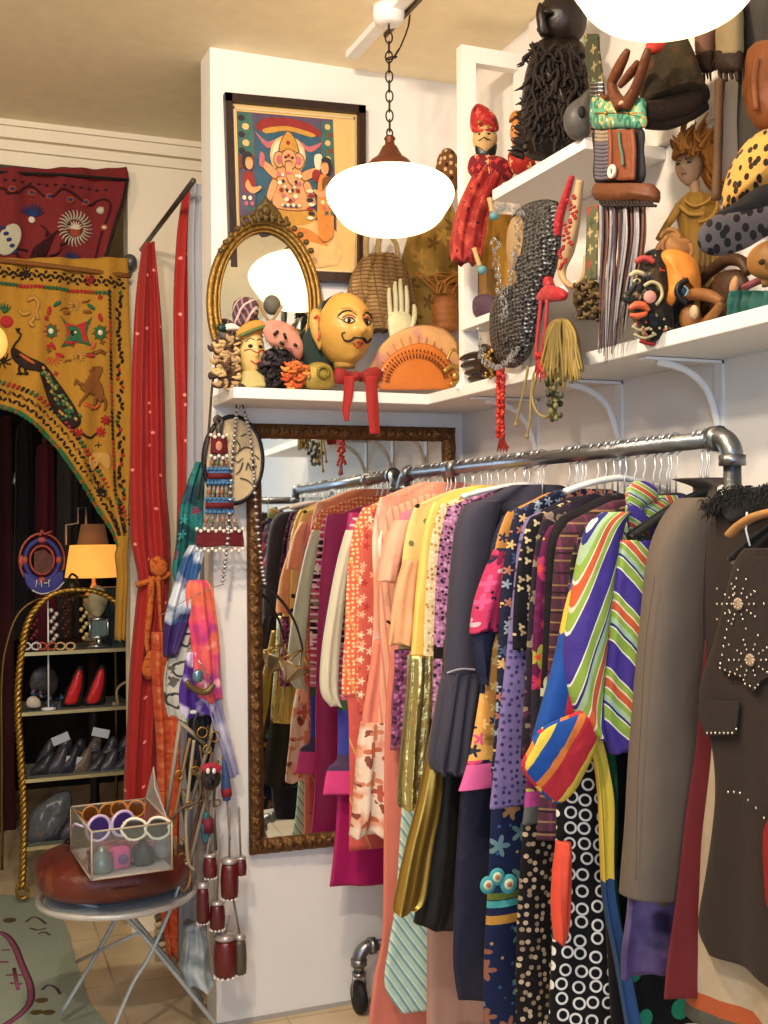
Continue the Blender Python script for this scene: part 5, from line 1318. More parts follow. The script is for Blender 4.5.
ring = [ctr+lr @ Vector((math.cos(a*PI/4)*17*k, math.sin(a*PI/4)*17*k, 4*k)) for a in range(8)]; top = ctr+Vector((11*k, 0, 19*k)); bot = ctr+lr @ Vector((0, 0, -15*k))
for i in range(8):
    mb.tube([ring[i], ring[(i+1) % 8]], .0022, 5); mb.tube([ring[i], top], .0016, 5); mb.tube([ring[i], bot], .0022, 5)
mb.tube([FL.p(303, 650), top], .0016, 5); mb.obj('metal_edges', brass, t_)
mb = MB(); low = ring+[bot]; mb.add(low, [(i, (i+1) % 8, 8) for i in range(8)], sm=False); mb.obj('glass_bowl', mat('#b8a890', .08, .3, trans=.5), t_, solid=.002)
mb = MB(); mb.ell(ctr+Vector((-4*k, 0, 2*k)), (7*k, 7*k, 6*k)); mb.obj('glass_ball', mat('#e8eef4', .05, .2), t_)
# beaded tiered hanging (camel trapping)
t_ = thing('beaded_hanging', 'tiered beaded wall hanging with maroon and blue bands and pale shell edges', 'wall hanging', FC.p(219, 552))
mar, blu, shell_, cord_ = mat('#5c1018', .8), mat('#3f6f9c', .8), mat('#d8cfc6', .5), mat('#8b8078', .8)
def band(mb, x0, x1, y0, y1, mi=0, dz=-.02):
    mb.cloth(FC, [(x0, x1, y0), (x0-.5, x1+.5, (y0+y1)/2), (x0-1, x1+1, y1)], .010, dz, 3, .003, int(x0), 28, 8, mi=mi)
def shells(mb, x0, x1, y, mi=2, n=9, dz=-.03):
    for i in range(n+1): mb.blob(FC, x0+(x1-x0)*i/n, y+(2 if i % 2 else 0), 1.9, 2.0, 1.6, dz, mi=mi, nu=8, nv=6)
mb = MB(); mb.line(FC, [(218,424),(215,420),(218,417),(222,421),(220,428),(219,438)], 2.2, -.02, 3, 8); mb.blob(FC, 219, 430, 3.6, 8, 3, -.02, mi=3)
mb.obj('loop', [mar, blu, shell_, mat('#4a4440', .5, .5)], t_)
for nm, x0, x1, y0, y1, c2, sh in (('upper_band', 211, 227, 437, 454, 0, (435, 456)), ('blue_band', 208, 231, 470, 482, 1, ()), ('lower_blue_band', 206, 233, 500, 511, 1, ()), ('bottom_band', 197, 243, 530, 546, 0, (529, 549))):
    mb = MB(); band(mb, x0, x1, y0, y1, 0 if c2 == 0 else 1)
    if c2: 
        for yy in (y0-1, y1+1): 
            for i in range(7): mb.blob(FC, x0+(x1-x0)*i/6, yy, 2.2, 1.8, 1.6, -.03, mi=1)
        mb.line(FC, [(x0, (y0+y1)/2), (x1, (y0+y1)/2)], 3.0, -.032, 0, 8, 1)
    for yy in sh: shells(mb, x0, x1, yy, n=int((x1-x0)/3.6))
    if nm == 'upper_band': mb.blob(FC, 219, 446, 3.4, 5, 1.5, -.034, mi=4)
    mb.obj(nm, [mar, blu, shell_, cord_, mat('#b87a68', .7)], t_)
for y0, y1, x0, x1, a0, a1 in ((456,470,214,224,210,229), (484,500,210,230,208,231), (513,529,209,231,203,238)):
    for i in range(6 if y0 > 460 else 4):
        n_ = 5 if y0 > 460 else 3; f = i/n_
        mb = MB(); mb.line(FC, [(x0+(x1-x0)*f, y0), (a0+(a1-a0)*f, y1)], 1.7, -.02, 0, 6, 1); mb.blob(FC, (x0+a0)/2+((x1+a1)-(x0+a0))/2*f, (y0+y1)/2, 2.2, 2.8, 2, -.022, mi=1, nu=8, nv=6)
        mb.obj('strand', [cord_, mat(['#8a5a40','#5a6a50','#a08a70'][i % 3], .6)], t_)
# scarves
FS = Fr('Y', 3.36)
def scarf(rows, m, lb, dz=0, ht=.02, folds=3, amp=.010, seed=1, name='scarf', cat='scarf'):
    mb = MB(); mb.cloth(FS, rows, ht, dz, folds, amp, seed, 40, len(rows)*8, grow=False); return tag(mb.obj(name, m), lb, cat)
scarf([(196,204,462),(186,204,485),(179,204,510),(176,204,540),(172,200,568),(174,184,580)], pat('#14383c', [('blur', 16, .5, '#1c6a6a'), ('flower', .05, .3, ['#7a2a4a','#2a8a8a','#2a3a5a'], 1, 5)], rough=.5), 'dark teal printed scarf hanging highest on the wall edge', 0.02, seed=3)
scarf([(190,206,545),(182,202,560),(174,198,585),(166,194,612),(163,186,635),(163,176,655)], pat('#2e5488', [('blur', 12, .48, '#c9d4e4'), ('blur', 14, .58, '#1c2450'), ('band', -1, FS.p(170, 622).z, '#33205a')], rough=.45), 'blue and white tie dye scarf draped left of the wall edge', -.03, seed=4)
scarf([(180,200,620),(170,196,645),(164,194,675),(164,192,700),(168,196,718)], pat('#a8a69e', [('ring', .05, .28, .42, ['#3a3838'], 1), ('blotch', 20, .6, '#55504c')], rough=.5), 'grey paisley scarf under the blue tie dye scarf', -.02, seed=5)
scarf([(190,206,580),(186,212,590),(188,216,620),(192,219,650),(194,220,680),(198,222,700)], pat('#e0406a', [('blur', 12, .5, '#e86a4a'), ('blur', 9, .58, '#a02a8a'), ('blur', 15, .66, '#f0b0b8')], rough=.4), 'pink and coral satin scarf knotted on the wall edge', -.05, seed=6, ht=.028)
scarf([(184,214,652),(180,218,675),(178,220,695),(180,220,716)], pat('#4a2a8a', [('blur', 14, .55, '#cfc8e8'), ('blur', 12, .62, '#241450')], rough=.45), 'violet and white satin scarf at the bottom of the scarf bunch', -.035, seed=7)
scarf([(206,220,700),(212,226,725),(220,232,750),(228,238,776)], pat('#b8b4c8', [('blur', 8, .5, '#8a86a8')], rough=.4), 'pale lilac scarf tail trailing down the white wall', -.05, seed=8, ht=.010, folds=2)
t_ = thing('hair_clip', 'silver and amber beaded clip pinned on the scarf bunch', 'hair clip', FS.p(200, 690))
mb = MB(); mb.line(FS, [(186,682),(196,690),(206,692),(214,684)], 3.2, -.10, 0, 8); mb.blob(FS, 198, 676, 6, 7, 4, -.11, mi=1)
mb.line(FS, [(198,660),(206,672),(212,684)], .8, -.11, 2, 5, 2); mb.obj('clip', [mat('#6a5a38', .4, .5), mat('#6a8aa0', .2, .6), silver], t_)
mb = MB(); mb.line(FS, [(160,660-48+4),(186,600),(206,590),(224,584)], .5, -.09, 0, 5, 2); tag(mb.obj('thin_wire', mat('#8a8078', .4, .5)), 'thin pale wire slanting across the pink scarf', 'wire')
scarf([(183,205,925),(183,208,940),(180,210,965),(184,214,984)], pat('#78828a', [('blur', 9, .5, '#b0b8bc'), ('blur', 8, .62, '#2a6a58')], rough=.35), 'silver green wrapped bundle on the floor under the bells', 0.0, seed=11, ht=.05, name='wrapped_bundle', cat='bundle')
# belt rack
t_ = thing('belt_rack', 'folding wooden peg frame hooked with belts below the scarves', 'rack', FS.p(190, 850))
wd = mat('#8f8272', .6, var=.15)
for P in ([(184,712),(216,712)], [(181,716),(164,832)], [(180,722),(207,746)], [(214,720),(208,748),(190,806)], [(228,748),(206,800),(180,900)]):
    mb = MB(); mb.line(FS, P, 2.2, -.04, 0, 6, 1); mb.obj('slat', wd if P[0][1] > 712 else white_pl, t_)
def beltloop(pts, r, m, lb, dz=-.06, name='belt', rings=()):
    t2 = thing(name, lb, 'belt', FS.p(pts[-1][0], pts[-1][1])); mb = MB(); mb.line(FS, pts, r, dz, 0, 7, 6); mb.obj('strap', m, t2)
    for x, y, rr in rings:
        mb = MB(); c_ = FS.p(x, y, dz-.01); k = FS.sc(x, y); mb.tube([c_+Vector((math.cos(a*PI/8)*rr*k, 0, math.sin(a*PI/8)*rr*k)) for a in range(16)], .8*k, 6, True); mb.obj('ring', brass, t2)
tn = mat('#8a6a48', .7)
beltloop([(190,738),(184,765),(178,800),(172,830),(176,850)], 1.6, tn, 'tan cord belt with ring, leftmost on the belt rack', rings=((174,770,4),(166,818,4)))
beltloop([(194,740),(190,775),(186,820),(188,860),(194,870)], 1.8, mat('#a09078', .6), 'pale woven belt in the middle of the belt rack', rings=((190,766,4),(184,800,3.5)))
beltloop([(170,820),(182,808),(198,800),(200,780),(192,770)], 1.5, mat('#5a4a3c', .6), 'dark brown belt looping across the others', -.07)
beltloop([(176,836),(176,866),(182,890),(190,880),(188,850),(182,838)], 1.7, mat('#9a6a3a', .6), 'orange tan looped belt low on the rack', -.05, rings=((178,852,4),))
beltloop([(198,712),(194,724),(198,736),(206,738),(208,726)], 1.5, mat('#3a3a40', .4, .6), 'grey metal chain belt loop at the top of the rack', -.07, rings=((196,728,5),(208,732,5)))
beltloop([(212,752),(206,790),(208,820),(204,850)], 1.6, mat('#6a5648', .6), 'brown plaited belt hanging toward the bells', -.08, rings=((200,744,4),))
for P, r, c1, lb in (([(200,745),(204,790),(198,830),(196,880)],1.3,'#7c6650','slim tan cord hanging behind the tassel ball'),([(186,748),(180,790),(186,830),(180,870),(186,884)],1.5,'#4a3428','dark plaited belt at the left of the bells'),([(218,760),(214,800),(216,850)],1.5,'#6a6458','grey cord at the right of the belt rack'),([(194,760),(200,800),(192,840),(190,884)],2.0,'#5c3c2c','chestnut belt behind the narrow maroon bell'),([(210,800),(206,830),(212,860),(206,884)],1.4,'#98866c','pale twisted cord between the maroon bells')):
    beltloop(P, r, mat(c1, .6, bump=.3), lb, -.03, name='belt', rings=((P[1][0],P[1][1],3.2),))
scarf([(190,216,716),(188,214,740),(186,208,768),(188,204,790)], mat('#17141c', .6, sheen=.4), 'black velvet pouch hanging behind the belt rings', -.0, seed=15, name='pouch', cat='pouch', ht=.012)
# bells
def bell(x, y, w_, h_, top, c1, lb, blue=False):
    t2 = thing('tassel_bell', lb, 'bell', FS.p(x, y+h_/2)); k = FS.sc(x, y); c_ = FS.p(x, y, -.10); W, Hh = w_/2*k, h_/2*k
    mb = MB(); mb.lathe([(.001,-Hh),(W*.8,-Hh),(W,-Hh*.8),(W*1.05,0),(W*.95,Hh*.7),(W*.8,Hh),(.001,Hh)], c_, 20); mb.obj('body', mat(c1, .35, .0, spec=.7), t2)
    mb = MB(); mb.lathe([(.001,Hh),(W*.9,Hh),(W*1.0,Hh*1.12),(W*.8,Hh*1.3),(.001,Hh*1.32)], c_, 18)
    mb.obj('cap', mat('#b9b2b4', .3, .6), t2)
    mb = MB()
    for i in range(12): a = i*PI/6; mb.ell(c_+Vector((math.cos(a)*W*.95, math.sin(a)*W*.95, -Hh)), (W*.17,)*3, None, 6, 5)
    lab(mb.obj('bead_edge', mat('#d8d0cc', .3), t2), 'pale beaded rim')
    mb = MB(); mb.tube([c_+Vector((0, 0, Hh*1.3)), FS.p(x+top[0], top[1], -.10)], .0032, 6); mb.obj('cord', mat('#7a6e64', .6), t2)
bell(231, 945, 13, 34, (-6, 890), '#4a4638', 'olive dark bell at the lowest right of the bell cluster')
bell(217, 946, 22, 36, (4, 905), '#5c0c12', 'largest maroon bell at the bottom of the cluster')
bell(195, 895, 12, 34, (8, 820), '#4e0c12', 'narrow maroon bell at the left of the cluster')
bell(209, 906, 15, 24, (2, 830), '#520f18', 'short maroon bell above the largest one')
bell(221, 871, 17, 34, (0, 800), '#560c14', 'maroon bell in the middle right of the cluster')
bell(232, 858, 11, 16, (-2, 800), '#5a1a20', 'small maroon bell at the right edge of the cluster')
bell(202, 858, 13, 20, (4, 800), '#5a1018', 'maroon bell half hidden behind the others')
t2 = thing('tassel_ball', 'round dark tassel ball with pink and white eye bands above the bells', 'tassel', FS.p(211, 790)); mb = MB(); mb.blob(FS, 211, 778, 10, 12, 9, -.10); mb.obj('ball', mat('#3c3230', .6, var=.3, vscale=40), t2)
mb = MB(); mb.line(FS, [(202,770),(211,766),(220,770)], 4, -.135, 0, 8); mb.obj('band', mat('#9a2038', .7), t2); mb = MB(); mb.blob(FS, 208, 771, 2, 3, 2, -.16); mb.blob(FS, 214, 771, 2, 3, 2, -.16); mb.blob(FS, 211, 783, 4, 4, 2, -.135, mi=1); mb.obj('bead', [mat('#d8d4d0', .4), mat('#141014', .3)], t2)
t2 = thing('tassel', 'blue and maroon wrapped tassel at the right of the bell cluster', 'tassel', FS.p(226, 806)); mb = MB(); mb.line(FS, [(224,760),(226,785),(227,800)], [2,5,4], -.08, 0, 8); mb.obj('head', mat('#35507a', .7), t2); mb = MB(); mb.line(FS, [(226,788),(227,796)], 5.4, -.08, 0, 8, 1); mb.obj('band', mat('#8a1828', .7), t2); mb = MB(); mb.line(FS, [(227,800),(230,840)], 1, -.08, 0, 6, 1); mb.obj('cord', mat('#7a6e64', .6), t2)
t2 = thing('tassel', 'teal and maroon wrapped tassel in the middle of the bell cluster', 'tassel', FS.p(206, 848)); mb = MB(); mb.line(FS, [(206,812),(206,828),(206,842)], [3,6,4], -.09, 0, 8); mb.obj('head', mat('#2f5a68', .7), t2); mb = MB(); mb.line(FS, [(208,818),(208,832)], 6, -.095, 0, 8, 1); mb.obj('band', mat('#6a1830', .7), t2)
# folded striped rug behind the stool
F = Fr('Y', 3.98); mb = MB()
for i in range(7): mb.line(F, [(155,912+i*7),(166,908+i*7),(178,909+i*7)], 3.6, 0, i % 3, 8, 4)
tag(mb.obj('striped_cloth_roll', [mat('#a8905c', .85), mat('#6a5a44', .85), mat('#c8b48a', .85)]), 'stack of folded beige and brown striped cloth behind the stool', 'cloth')

# ------------------------------------------------------------------ framed print
FP = Fr('Y', YB-.012)
def lean(F0, x0, x1): return F0
t_ = thing('framed_print', 'dark framed devotional print of an elephant headed seated figure with two attendants', 'framed picture', FP.p(293, 285))
c4 = [(223,95),(363,108),(363,284),(229,279)]
def q4(u, v, dz=0, F=FP):
    (ax,ay),(bx,by),(cx,cy),(dx,dy) = c4
    x = (ax*(1-u)+bx*u)*(1-v)+(dx*(1-u)+cx*u)*v; y = (ay*(1-u)+by*u)*(1-v)+(dy*(1-u)+cy*u)*v
    return F.p(x, y, dz)
mb = MB()
def bar(u0, v0, u1, v1, dz, th, mi=0):
    P = [q4(u0,v0,dz),q4(u1,v0,dz),q4(u1,v1,dz),q4(u0,v1,dz)]; P2 = [p+Vector((0,-th,0)) for p in P]
    mb.add(P+P2, [(0,1,2,3),(7,6,5,4),(0,4,5,1),(1,5,6,2),(2,6,7,3),(3,7,4,0)], mi, sm=False)
bar(0,0,1,.045,0,.026); bar(0,.95,1,1,0,.026); bar(0,0,.05,1,0,.026); bar(.95,0,1,1,0,.026)
mb.obj('frame', mat('#2c1d1a', .4), t_)
mb = MB(); bar(.05,.045,.95,.95,.0,.006); mb.obj('mount', mat('#d9b46c', .7, var=.06), t_)
mb = MB(); bar(.065,.063,.935,.075,0,.010); bar(.065,.93,.935,.94,0,.010); bar(.065,.063,.075,.94,0,.010); bar(.925,.063,.935,.94,0,.010); mb.obj('gilt_slip', mat('#e0c89a', .4, .3), t_)
pm = {k_: i for i, k_ in enumerate('sky red skin gold white pink teal dark cream violet brown orange'.split())}
pmats = [mat(c_, .6, var=.3, vscale=45) for c_ in ('#2f5468','#8a2824','#cc925c','#bf8a2c','#dccdae','#b5606a','#3a6258','#2a2430','#dcae6c','#54465c','#6e442a','#cc7c26')]
mb = MB()
LZ = [0]
def shp(pts, m_, sm=True):
    LZ[0] += 1; z = -.0065-.00012*LZ[0]
    P = smooth([(x, y, 0) for x, y in pts], 3, True) if sm else [Vector((x, y, 0)) for x, y in pts]
    n = len(P); a = [q4(p.x, p.y, z) for p in P]; b = [p+Vector((0, .0008, 0)) for p in a]
    mb.add(a+b, [tuple(range(n)), tuple(range(n, 2*n))[::-1]]+[(i, (i+1) % n, n+(i+1) % n, n+i) for i in range(n)], pm[m_], sm=False)
def so(pts, m_='skin', k_=1.10):
    cx_ = sum(p[0] for p in pts)/len(pts); cy_ = sum(p[1] for p in pts)/len(pts)
    shp([(cx_+(p[0]-cx_)*k_, cy_+(p[1]-cy_)*k_) for p in pts], 'brown'); shp(pts, m_)
def el(x, y, rx, ry, m_, n=14): shp([(x+math.cos(2*PI*i/n)*rx, y+math.sin(2*PI*i/n)*ry) for i in range(n)], m_, False)
shp([(.09,.085),(.78,.085),(.80,.66),(.80,.9),(.09,.9)], 'violet', False)
shp([(.22,.12),(.68,.12),(.70,.60),(.20,.60)], 'sky', False)
shp([(.09,.09),(.20,.09),(.21,.32),(.09,.32)], 'teal', False); shp([(.70,.10),(.78,.10),(.79,.36),(.70,.34)], 'teal', False)
for i in range(5): el(.12+.03*(i % 2), .12+i*.045, .025, .018, 'cream' if i % 2 else 'dark'); el(.74+.02*(i % 2), .13+i*.045, .02, .016, 'brown' if i % 2 else 'cream')
shp([(.09,.33),(.2,.31),(.2,.38),(.09,.40)], 'brown', False)
shp([(.26,.12),(.45,.10),(.64,.13),(.68,.19),(.45,.155),(.24,.185)], 'red'); shp([(.28,.17),(.45,.145),(.64,.175),(.62,.195),(.45,.17),(.30,.195)], 'gold')
shp([(.22,.19),(.30,.24),(.38,.22),(.45,.245),(.54,.225),(.60,.25),(.70,.22),(.62,.28),(.54,.255),(.45,.28),(.38,.25),(.30,.275)], 'pink')
el(.45, .31, .13, .115, 'cream'); el(.45, .31, .115, .10, 'white')
# throne / cloth foreground
shp([(.36,.70),(.5,.645),(.66,.66),(.8,.72),(.8,.9),(.36,.9)], 'cream'); shp([(.40,.72),(.5,.70),(.62,.72),(.74,.80),(.6,.78),(.46,.80)], 'orange')
# seated figure
shp([(.33,.64),(.36,.58),(.45,.56),(.58,.58),(.66,.62),(.60,.68),(.45,.70),(.36,.72),(.36,.78),(.33,.72)], 'gold')
so([(.34,.42),(.40,.37),(.50,.37),(.57,.42),(.60,.52),(.58,.60),(.36,.60),(.33,.52)], 'skin', 1.05)
for x0, y0, x1, y1 in ((.36,.42,.27,.36),(.56,.42,.66,.38),(.35,.46,.30,.56),(.58,.46,.63,.56)):
    dx, dy = x1-x0, y1-y0; L_ = math.hypot(dx, dy); nx, ny = -dy/L_*.028, dx/L_*.028; so([(x0+nx*.8,y0+ny*.8),(x1+nx*.6,y1+ny*.6),(x1-nx*.6,y1-ny*.6),(x0-nx*.8,y0-ny*.8)], 'skin', 1.12); el(x1, y1, .020, .018, 'skin')
shp([(.25,.30),(.28,.32),(.27,.38),(.24,.37)], 'pink'); shp([(.64,.30),(.69,.29),(.70,.36),(.65,.37)], 'white'); el(.655, .41, .035, .035, 'red')
el(.385, .335, .044, .048, 'brown'); el(.525, .335, .044, .048, 'brown'); el(.385, .335, .038, .042, 'skin'); el(.525, .335, .038, .042, 'skin'); el(.455, .33, .058, .062, 'brown'); el(.455, .33, .052, .056, 'skin'); el(.385,.335,.02,.024,'pink'); el(.525,.335,.02,.024,'pink')
so([(.432,.35),(.475,.35),(.478,.41),(.505,.445),(.485,.475),(.448,.45),(.432,.40)], 'skin', 1.14); shp([(.435,.40),(.47,.40),(.468,.415),(.438,.415)], 'pink')
el(.432, .32, .012, .008, 'dark'); el(.48, .32, .012, .008, 'dark'); el(.452, .31, .012, .01, 'red')
so([(.39,.29),(.405,.23),(.455,.18),(.505,.23),(.52,.29),(.455,.27)], 'gold', 1.12); el(.45, .24, .015, .012, 'red'); el(.45,.19,.012,.012,'gold')
for i in range(11):
    a = PI*i/10; x, y = .455+math.cos(a)*.075, .42+math.sin(a)*.14; el(x, y, .016, .012, ('white','pink','red')[i % 3])
for i in range(9):
    a = PI*i/8; x, y = .455+math.cos(a)*.05, .42+math.sin(a)*.09; el(x, y, .011, .009, ('white','dark')[i % 2])
for i in range(7): el(.40+.02*i, .585+.006*(i % 2), .012, .009, ('white','violet')[i % 2]); el(.60+.01*(i % 2), .50+i*.025, .025, .010, ('white','red','dark')[i % 3])
# attendants
for sx, x0, c1 in ((1, .15, 'red'), (-1, .72, 'brown')):
    shp([(x0-.06,.44),(x0,.41),(x0+.055,.46),(x0+.05,.60),(x0+.04,.75),(x0-.06,.75)], 'violet' if sx > 0 else 'orange'); shp([(x0-.03,.43),(x0+.03,.42),(x0+.05,.50),(x0-.02,.53)], c1)
    el(x0, .36, .04, .045, 'dark'); el(x0+.012*sx, .37, .028, .036, 'skin'); el(x0-.002, .325, .035, .018, 'dark'); el(x0+.01*sx,.345,.02,.008,'gold')
    shp([(x0,.46),(x0+.03*sx,.50),(x0+.09*sx,.49),(x0+.09*sx,.51),(x0+.03*sx,.535),(x0-.02*sx,.50)], 'skin')
    for i in range(6): el(x0-.03+.014*i, .56+.03*(i % 3), .014, .012, ('white','pink','teal')[i % 3])
shp([(.22,.62),(.28,.56),(.33,.60),(.34,.70),(.30,.76),(.22,.76)], 'dark'); el(.27,.63,.03,.025,'gold')
mb.obj('print', pmats, t_)

# ------------------------------------------------------------------ oval mirror
gl = mat('#8a6a30', .4, .75, bump=.5, bscale=60, var=.2, vscale=30)
OM = FRY = Fr('Y', 3.335)
cpx, cpy, ra, rb = 266, 304, 55, 84
def ov(r0, r1, n=72): return [(cpx+math.cos(2*PI*i/n)*r0+(1.5 if False else 0), cpy+math.sin(2*PI*i/n)*r1*(1 if math.sin(2*PI*i/n) < 0 else 1.0)) for i in range(n)]
t_ = thing('oval_mirror', 'oval tabletop mirror in a gilt frame with carved crest leaning on the wall', 'mirror', OM.p(266, 388))
def tl(y): return (y-388)*-.00022       # leans back a little
mb = MB()
for r0, r1, r_ in ((ra, rb, 3.4), (ra-5, rb-5, 2.6), (ra-9, rb-9, 1.6)):
    mb.tube([OM.p(x, y, tl(y)*-1*-1-.006*(r_ < 3)) for x, y in ov(r0, r1)], r_*OM.sc(266, 300), 8, True)
mb.obj('frame', gl, t_)
mb = MB(); n = 72; P = [OM.p(x, y, tl(y)) for x, y in ov(ra-7, rb-7)]; 
mb.add(P+[p+Vector((0,.006,0)) for p in P], [tuple(range(n)), tuple(range(n, 2*n))[::-1]]+[(i, (i+1) % n, n+(i+1) % n, n+i) for i in range(n)], sm=False); mb.obj('glass', mirror_m, t_)
mb = MB()
for k in range(15):
    a = R_(-90+(k-7)*7.5); x, y = cpx+math.cos(a)*(ra+2), cpy+math.sin(a)*(rb+2); mb.blob(OM, x, y-1, 3.2, 3.0, 2.6, -.008, nu=10, nv=8)
for k in range(7): mb.line(OM, [(266+(k-3)*6.5, 221-abs(k-3)*-1.8), (266+(k-3)*7.5-2, 212+abs(k-3)*2.2), (266+(k-3)*6+2, 205+abs(k-3)*3.8)], [1.8,2.2,1.0], -.008)
mb.puff(OM, [(250,222),(256,208),(262,202),(266,196),(270,202),(277,208),(284,223),(267,218)], -.004, .014); mb.blob(OM, 266, 210, 4.5, 5.5, 3, -.014)
lab(mb.obj('crest', mat('#5c4a28', .5, .5, bump=.6, bscale=70), t_), 'darker carved leaf crest')

# ------------------------------------------------------------------ heads
def head(name, label, cat, F, px, py, w_, h_, skin, yaw=0, skull=None, parent=None, ext=None, nu=48, nv=36, chin=.72):
    """carved head facing out of the frame; returns thing and a surface function S(u,v): u right, v up in -1..1"""
    k = F.sc(px, py); c = F.p(px, py); RX_, RZ_ = w_/2*k, h_/2*k; RY_ = RX_*1.05
    rot = F.rot @ Matrix.Rotation(R_(yaw), 3, 'Z')
    def g(x, y, sx, sy): return math.exp(-(x/sx)**2-(y/sy)**2)
    def Pt(q, lift=0):
        x, y, z = q.x, q.y, q.z
        f = 1.0
        if z < 0: f = 1-(1-chin)*(-z)**1.3
        x2, y2 = x*f, y*(f*.5+.5)
        if y < 0:
            d = .34*g(x, z+.14, .13, .13)+.22*g(x, z-.02, .09, .22)      # nose
            d += .05*g(x, z-.28, .5, .10)                              # brow ridge
            d -= .09*(g(x-.36, z-.13, .17, .11)+g(x+.36, z-.13, .17, .11)) # sockets
            d += .05*(g(x-.42, z+.18, .2, .18)+g(x+.42, z+.18, .2, .18)) # cheeks
            d += .07*g(x, z+.44, .24, .06)+.05*g(x, z+.56, .18, .05)-.03*g(x, z+.50, .2, .02)
            d += .07*g(x, z+.82, .25, .14)
            y2 -= d*min(1, -y*2)
        return c+rot @ Vector((x2*RX_, (y2-lift)*RY_, z*RZ_))
    def Sf(u, v, lift=.02):
        y = -math.sqrt(max(.0, 1-u*u-v*v)); return Pt(Vector((u, y, v)), lift)
    t2 = parent or thing(name, label, cat, c-Vector((0, 0, RZ_*1.2)))
    mb = MB(); vs = []
    for i in range(nv+1):
        ph = -PI/2+PI*i/nv
        for j in range(nu):
            th = 2*PI*j/nu; vs.append(Pt(Vector((math.cos(ph)*math.cos(th), math.cos(ph)*math.sin(th), math.sin(ph)))))
    mb.add(vs, [(i*nu+j, i*nu+(j+1) % nu, (i+1)*nu+(j+1) % nu, (i+1)*nu+j) for i in range(nv) for j in range(nu)])
    return t2, mb, Sf, k, rot, c
def stroke(mb, Sf, pts, r, mi=0, lift=.02, closed=False, flat=.6): 
    P = smooth([(a, b, 0) for a, b in pts], 5, closed); n = len(P); rr = r if isinstance(r, list) else [r]*len(pts)
    rs = [rr[min(int(i/max(1, n-1)*(len(rr)-1)), len(rr)-1)] for i in range(n)]
    mb.tube([Sf(p.x, p.y, lift) for p in P], rs, 6, closed, mi, flat)
def dot(mb, Sf, u, v, r, mi=0, lift=.02, sc=(1, .5, 1), rot=None): mb.ell(Sf(u, v, lift), (r*sc[0], r*sc[1], r*sc[2]), rot, 12, 8, mi)
FH = Fr('Y', 3.235)
yel = mat('#cf9c3a', .35, spec=.5, var=.05)
t_, mb, Sf, k, rot, c = head('moustache_head', 'large yellow painted head with curled black moustache and red ribbon collar', 'mask', FH, 344, 330, 58, 74, yel, yaw=10, chin=.84)
mb.lathe([(11*k,-38*k),(11*k,-26*k)], c, 20); mb.obj('face', yel, t_)
blk = mat('#141214', .35); redp = mat('#b8242c', .4); whp = mat('#e4dcc8', .4)
for s_ in (-1, 1):
    mb = MB(); stroke(mb, Sf, [(s_*.18,.12),(s_*.34,.20),(s_*.52,.12),(s_*.34,.05)], .0022, 0, .03, True); dot(mb, Sf, s_*.35, .12, .0125, 1, .0, (1, .4, .62), rot); dot(mb, Sf, s_*.35, .12, .0062, 0, .05, (1, .4, 1), rot); stroke(mb, Sf, [(s_*.5,.12),(s_*.62,.16),(s_*.70,.22)], .0016, 0, .02)
    mb.obj('eye', [blk, whp], t_)
    mb = MB(); stroke(mb, Sf, [(s_*.12,.26),(s_*.3,.38),(s_*.52,.36),(s_*.68,.24)], [.002,.0042,.004,.0014], 0, .02); mb.obj('eyebrow', blk, t_)
    mb = MB(); stroke(mb, Sf, [(s_*.16,.20),(s_*.36,.28),(s_*.56,.20)], .0035, 0, .01); stroke(mb, Sf, [(s_*.10,.34),(s_*.3,.46),(s_*.55,.44)], .0014, 0, .015); lab(mb.obj('brow_paint', mat('#c86a4a', .5), t_), 'pink painted arc')
mb = MB(); stroke(mb, Sf, [(.0,-.34),(.18,-.33),(.36,-.42),(.52,-.38),(.62,-.27)], [.0035,.0062,.005,.0035,.0018], 0, .04); stroke(mb, Sf, [(.0,-.34),(-.18,-.33),(-.36,-.42),(-.52,-.38),(-.60,-.24),(-.52,-.2)], [.0035,.0062,.005,.0035,.002,.0015], 0, .04); mb.obj('moustache', blk, t_)
mb = MB(); stroke(mb, Sf, [(-.22,-.48),(-.08,-.43),(0,-.455),(.08,-.43),(.22,-.48)], [.002,.0045,.0035,.0045,.002], 0, .03); stroke(mb, Sf, [(-.18,-.50),(0,-.57),(.18,-.50)], [.002,.0052,.002], 0, .02); mb.obj('lips', redp, t_)
mb = MB(); stroke(mb, Sf, [(0,.2),(.05,-.02),(.10,-.14),(.03,-.2),(-.05,-.2)], .0008, 0, .02); lab(mb.obj('nose_line', mat('#b86a20', .5), t_), 'orange painted nose outline')
mb = MB(); mb.puff(FH, [(310,318),(313,309),(319,310),(323,322),(324,338),(320,350),(316,344),(311,332)], -.0, .03); mb.line(FH, [(314,318),(318,316),(320,328),(318,340)], 1.2, -.018, 1); mb.obj('ear', [yel, mat('#c8502c', .5)], t_)
mb = MB(); mb.cloth(FH, [(321,333,302),(318,330,312),(317,326,328),(320,324,342)], .035, .015, 2, .002, 3, 24, 16); mb.puff(FH, [(322,306),(330,297),(343,292),(340,300),(332,306),(326,318),(320,330),(317,330)], -.01, .03); mb.obj('hair', mat('#16211c', .3, var=.2, vscale=60), t_)
mb = MB(); 
for i in range(9): a = PI*i/8; mb.blob(FH, 361-22*math.cos(a)*.82, 374-3*math.sin(a)*-1, 4.2, 5.0, 5, -.03, mi=i % 2)
mb.puff(FH, [(336,368),(348,372),(346,384),(334,382)], -.05, .03); mb.puff(FH, [(362,372),(378,367),(380,380),(366,384)], -.05, .03); mb.blob(FH, 356, 376, 5, 5, 5, -.06)
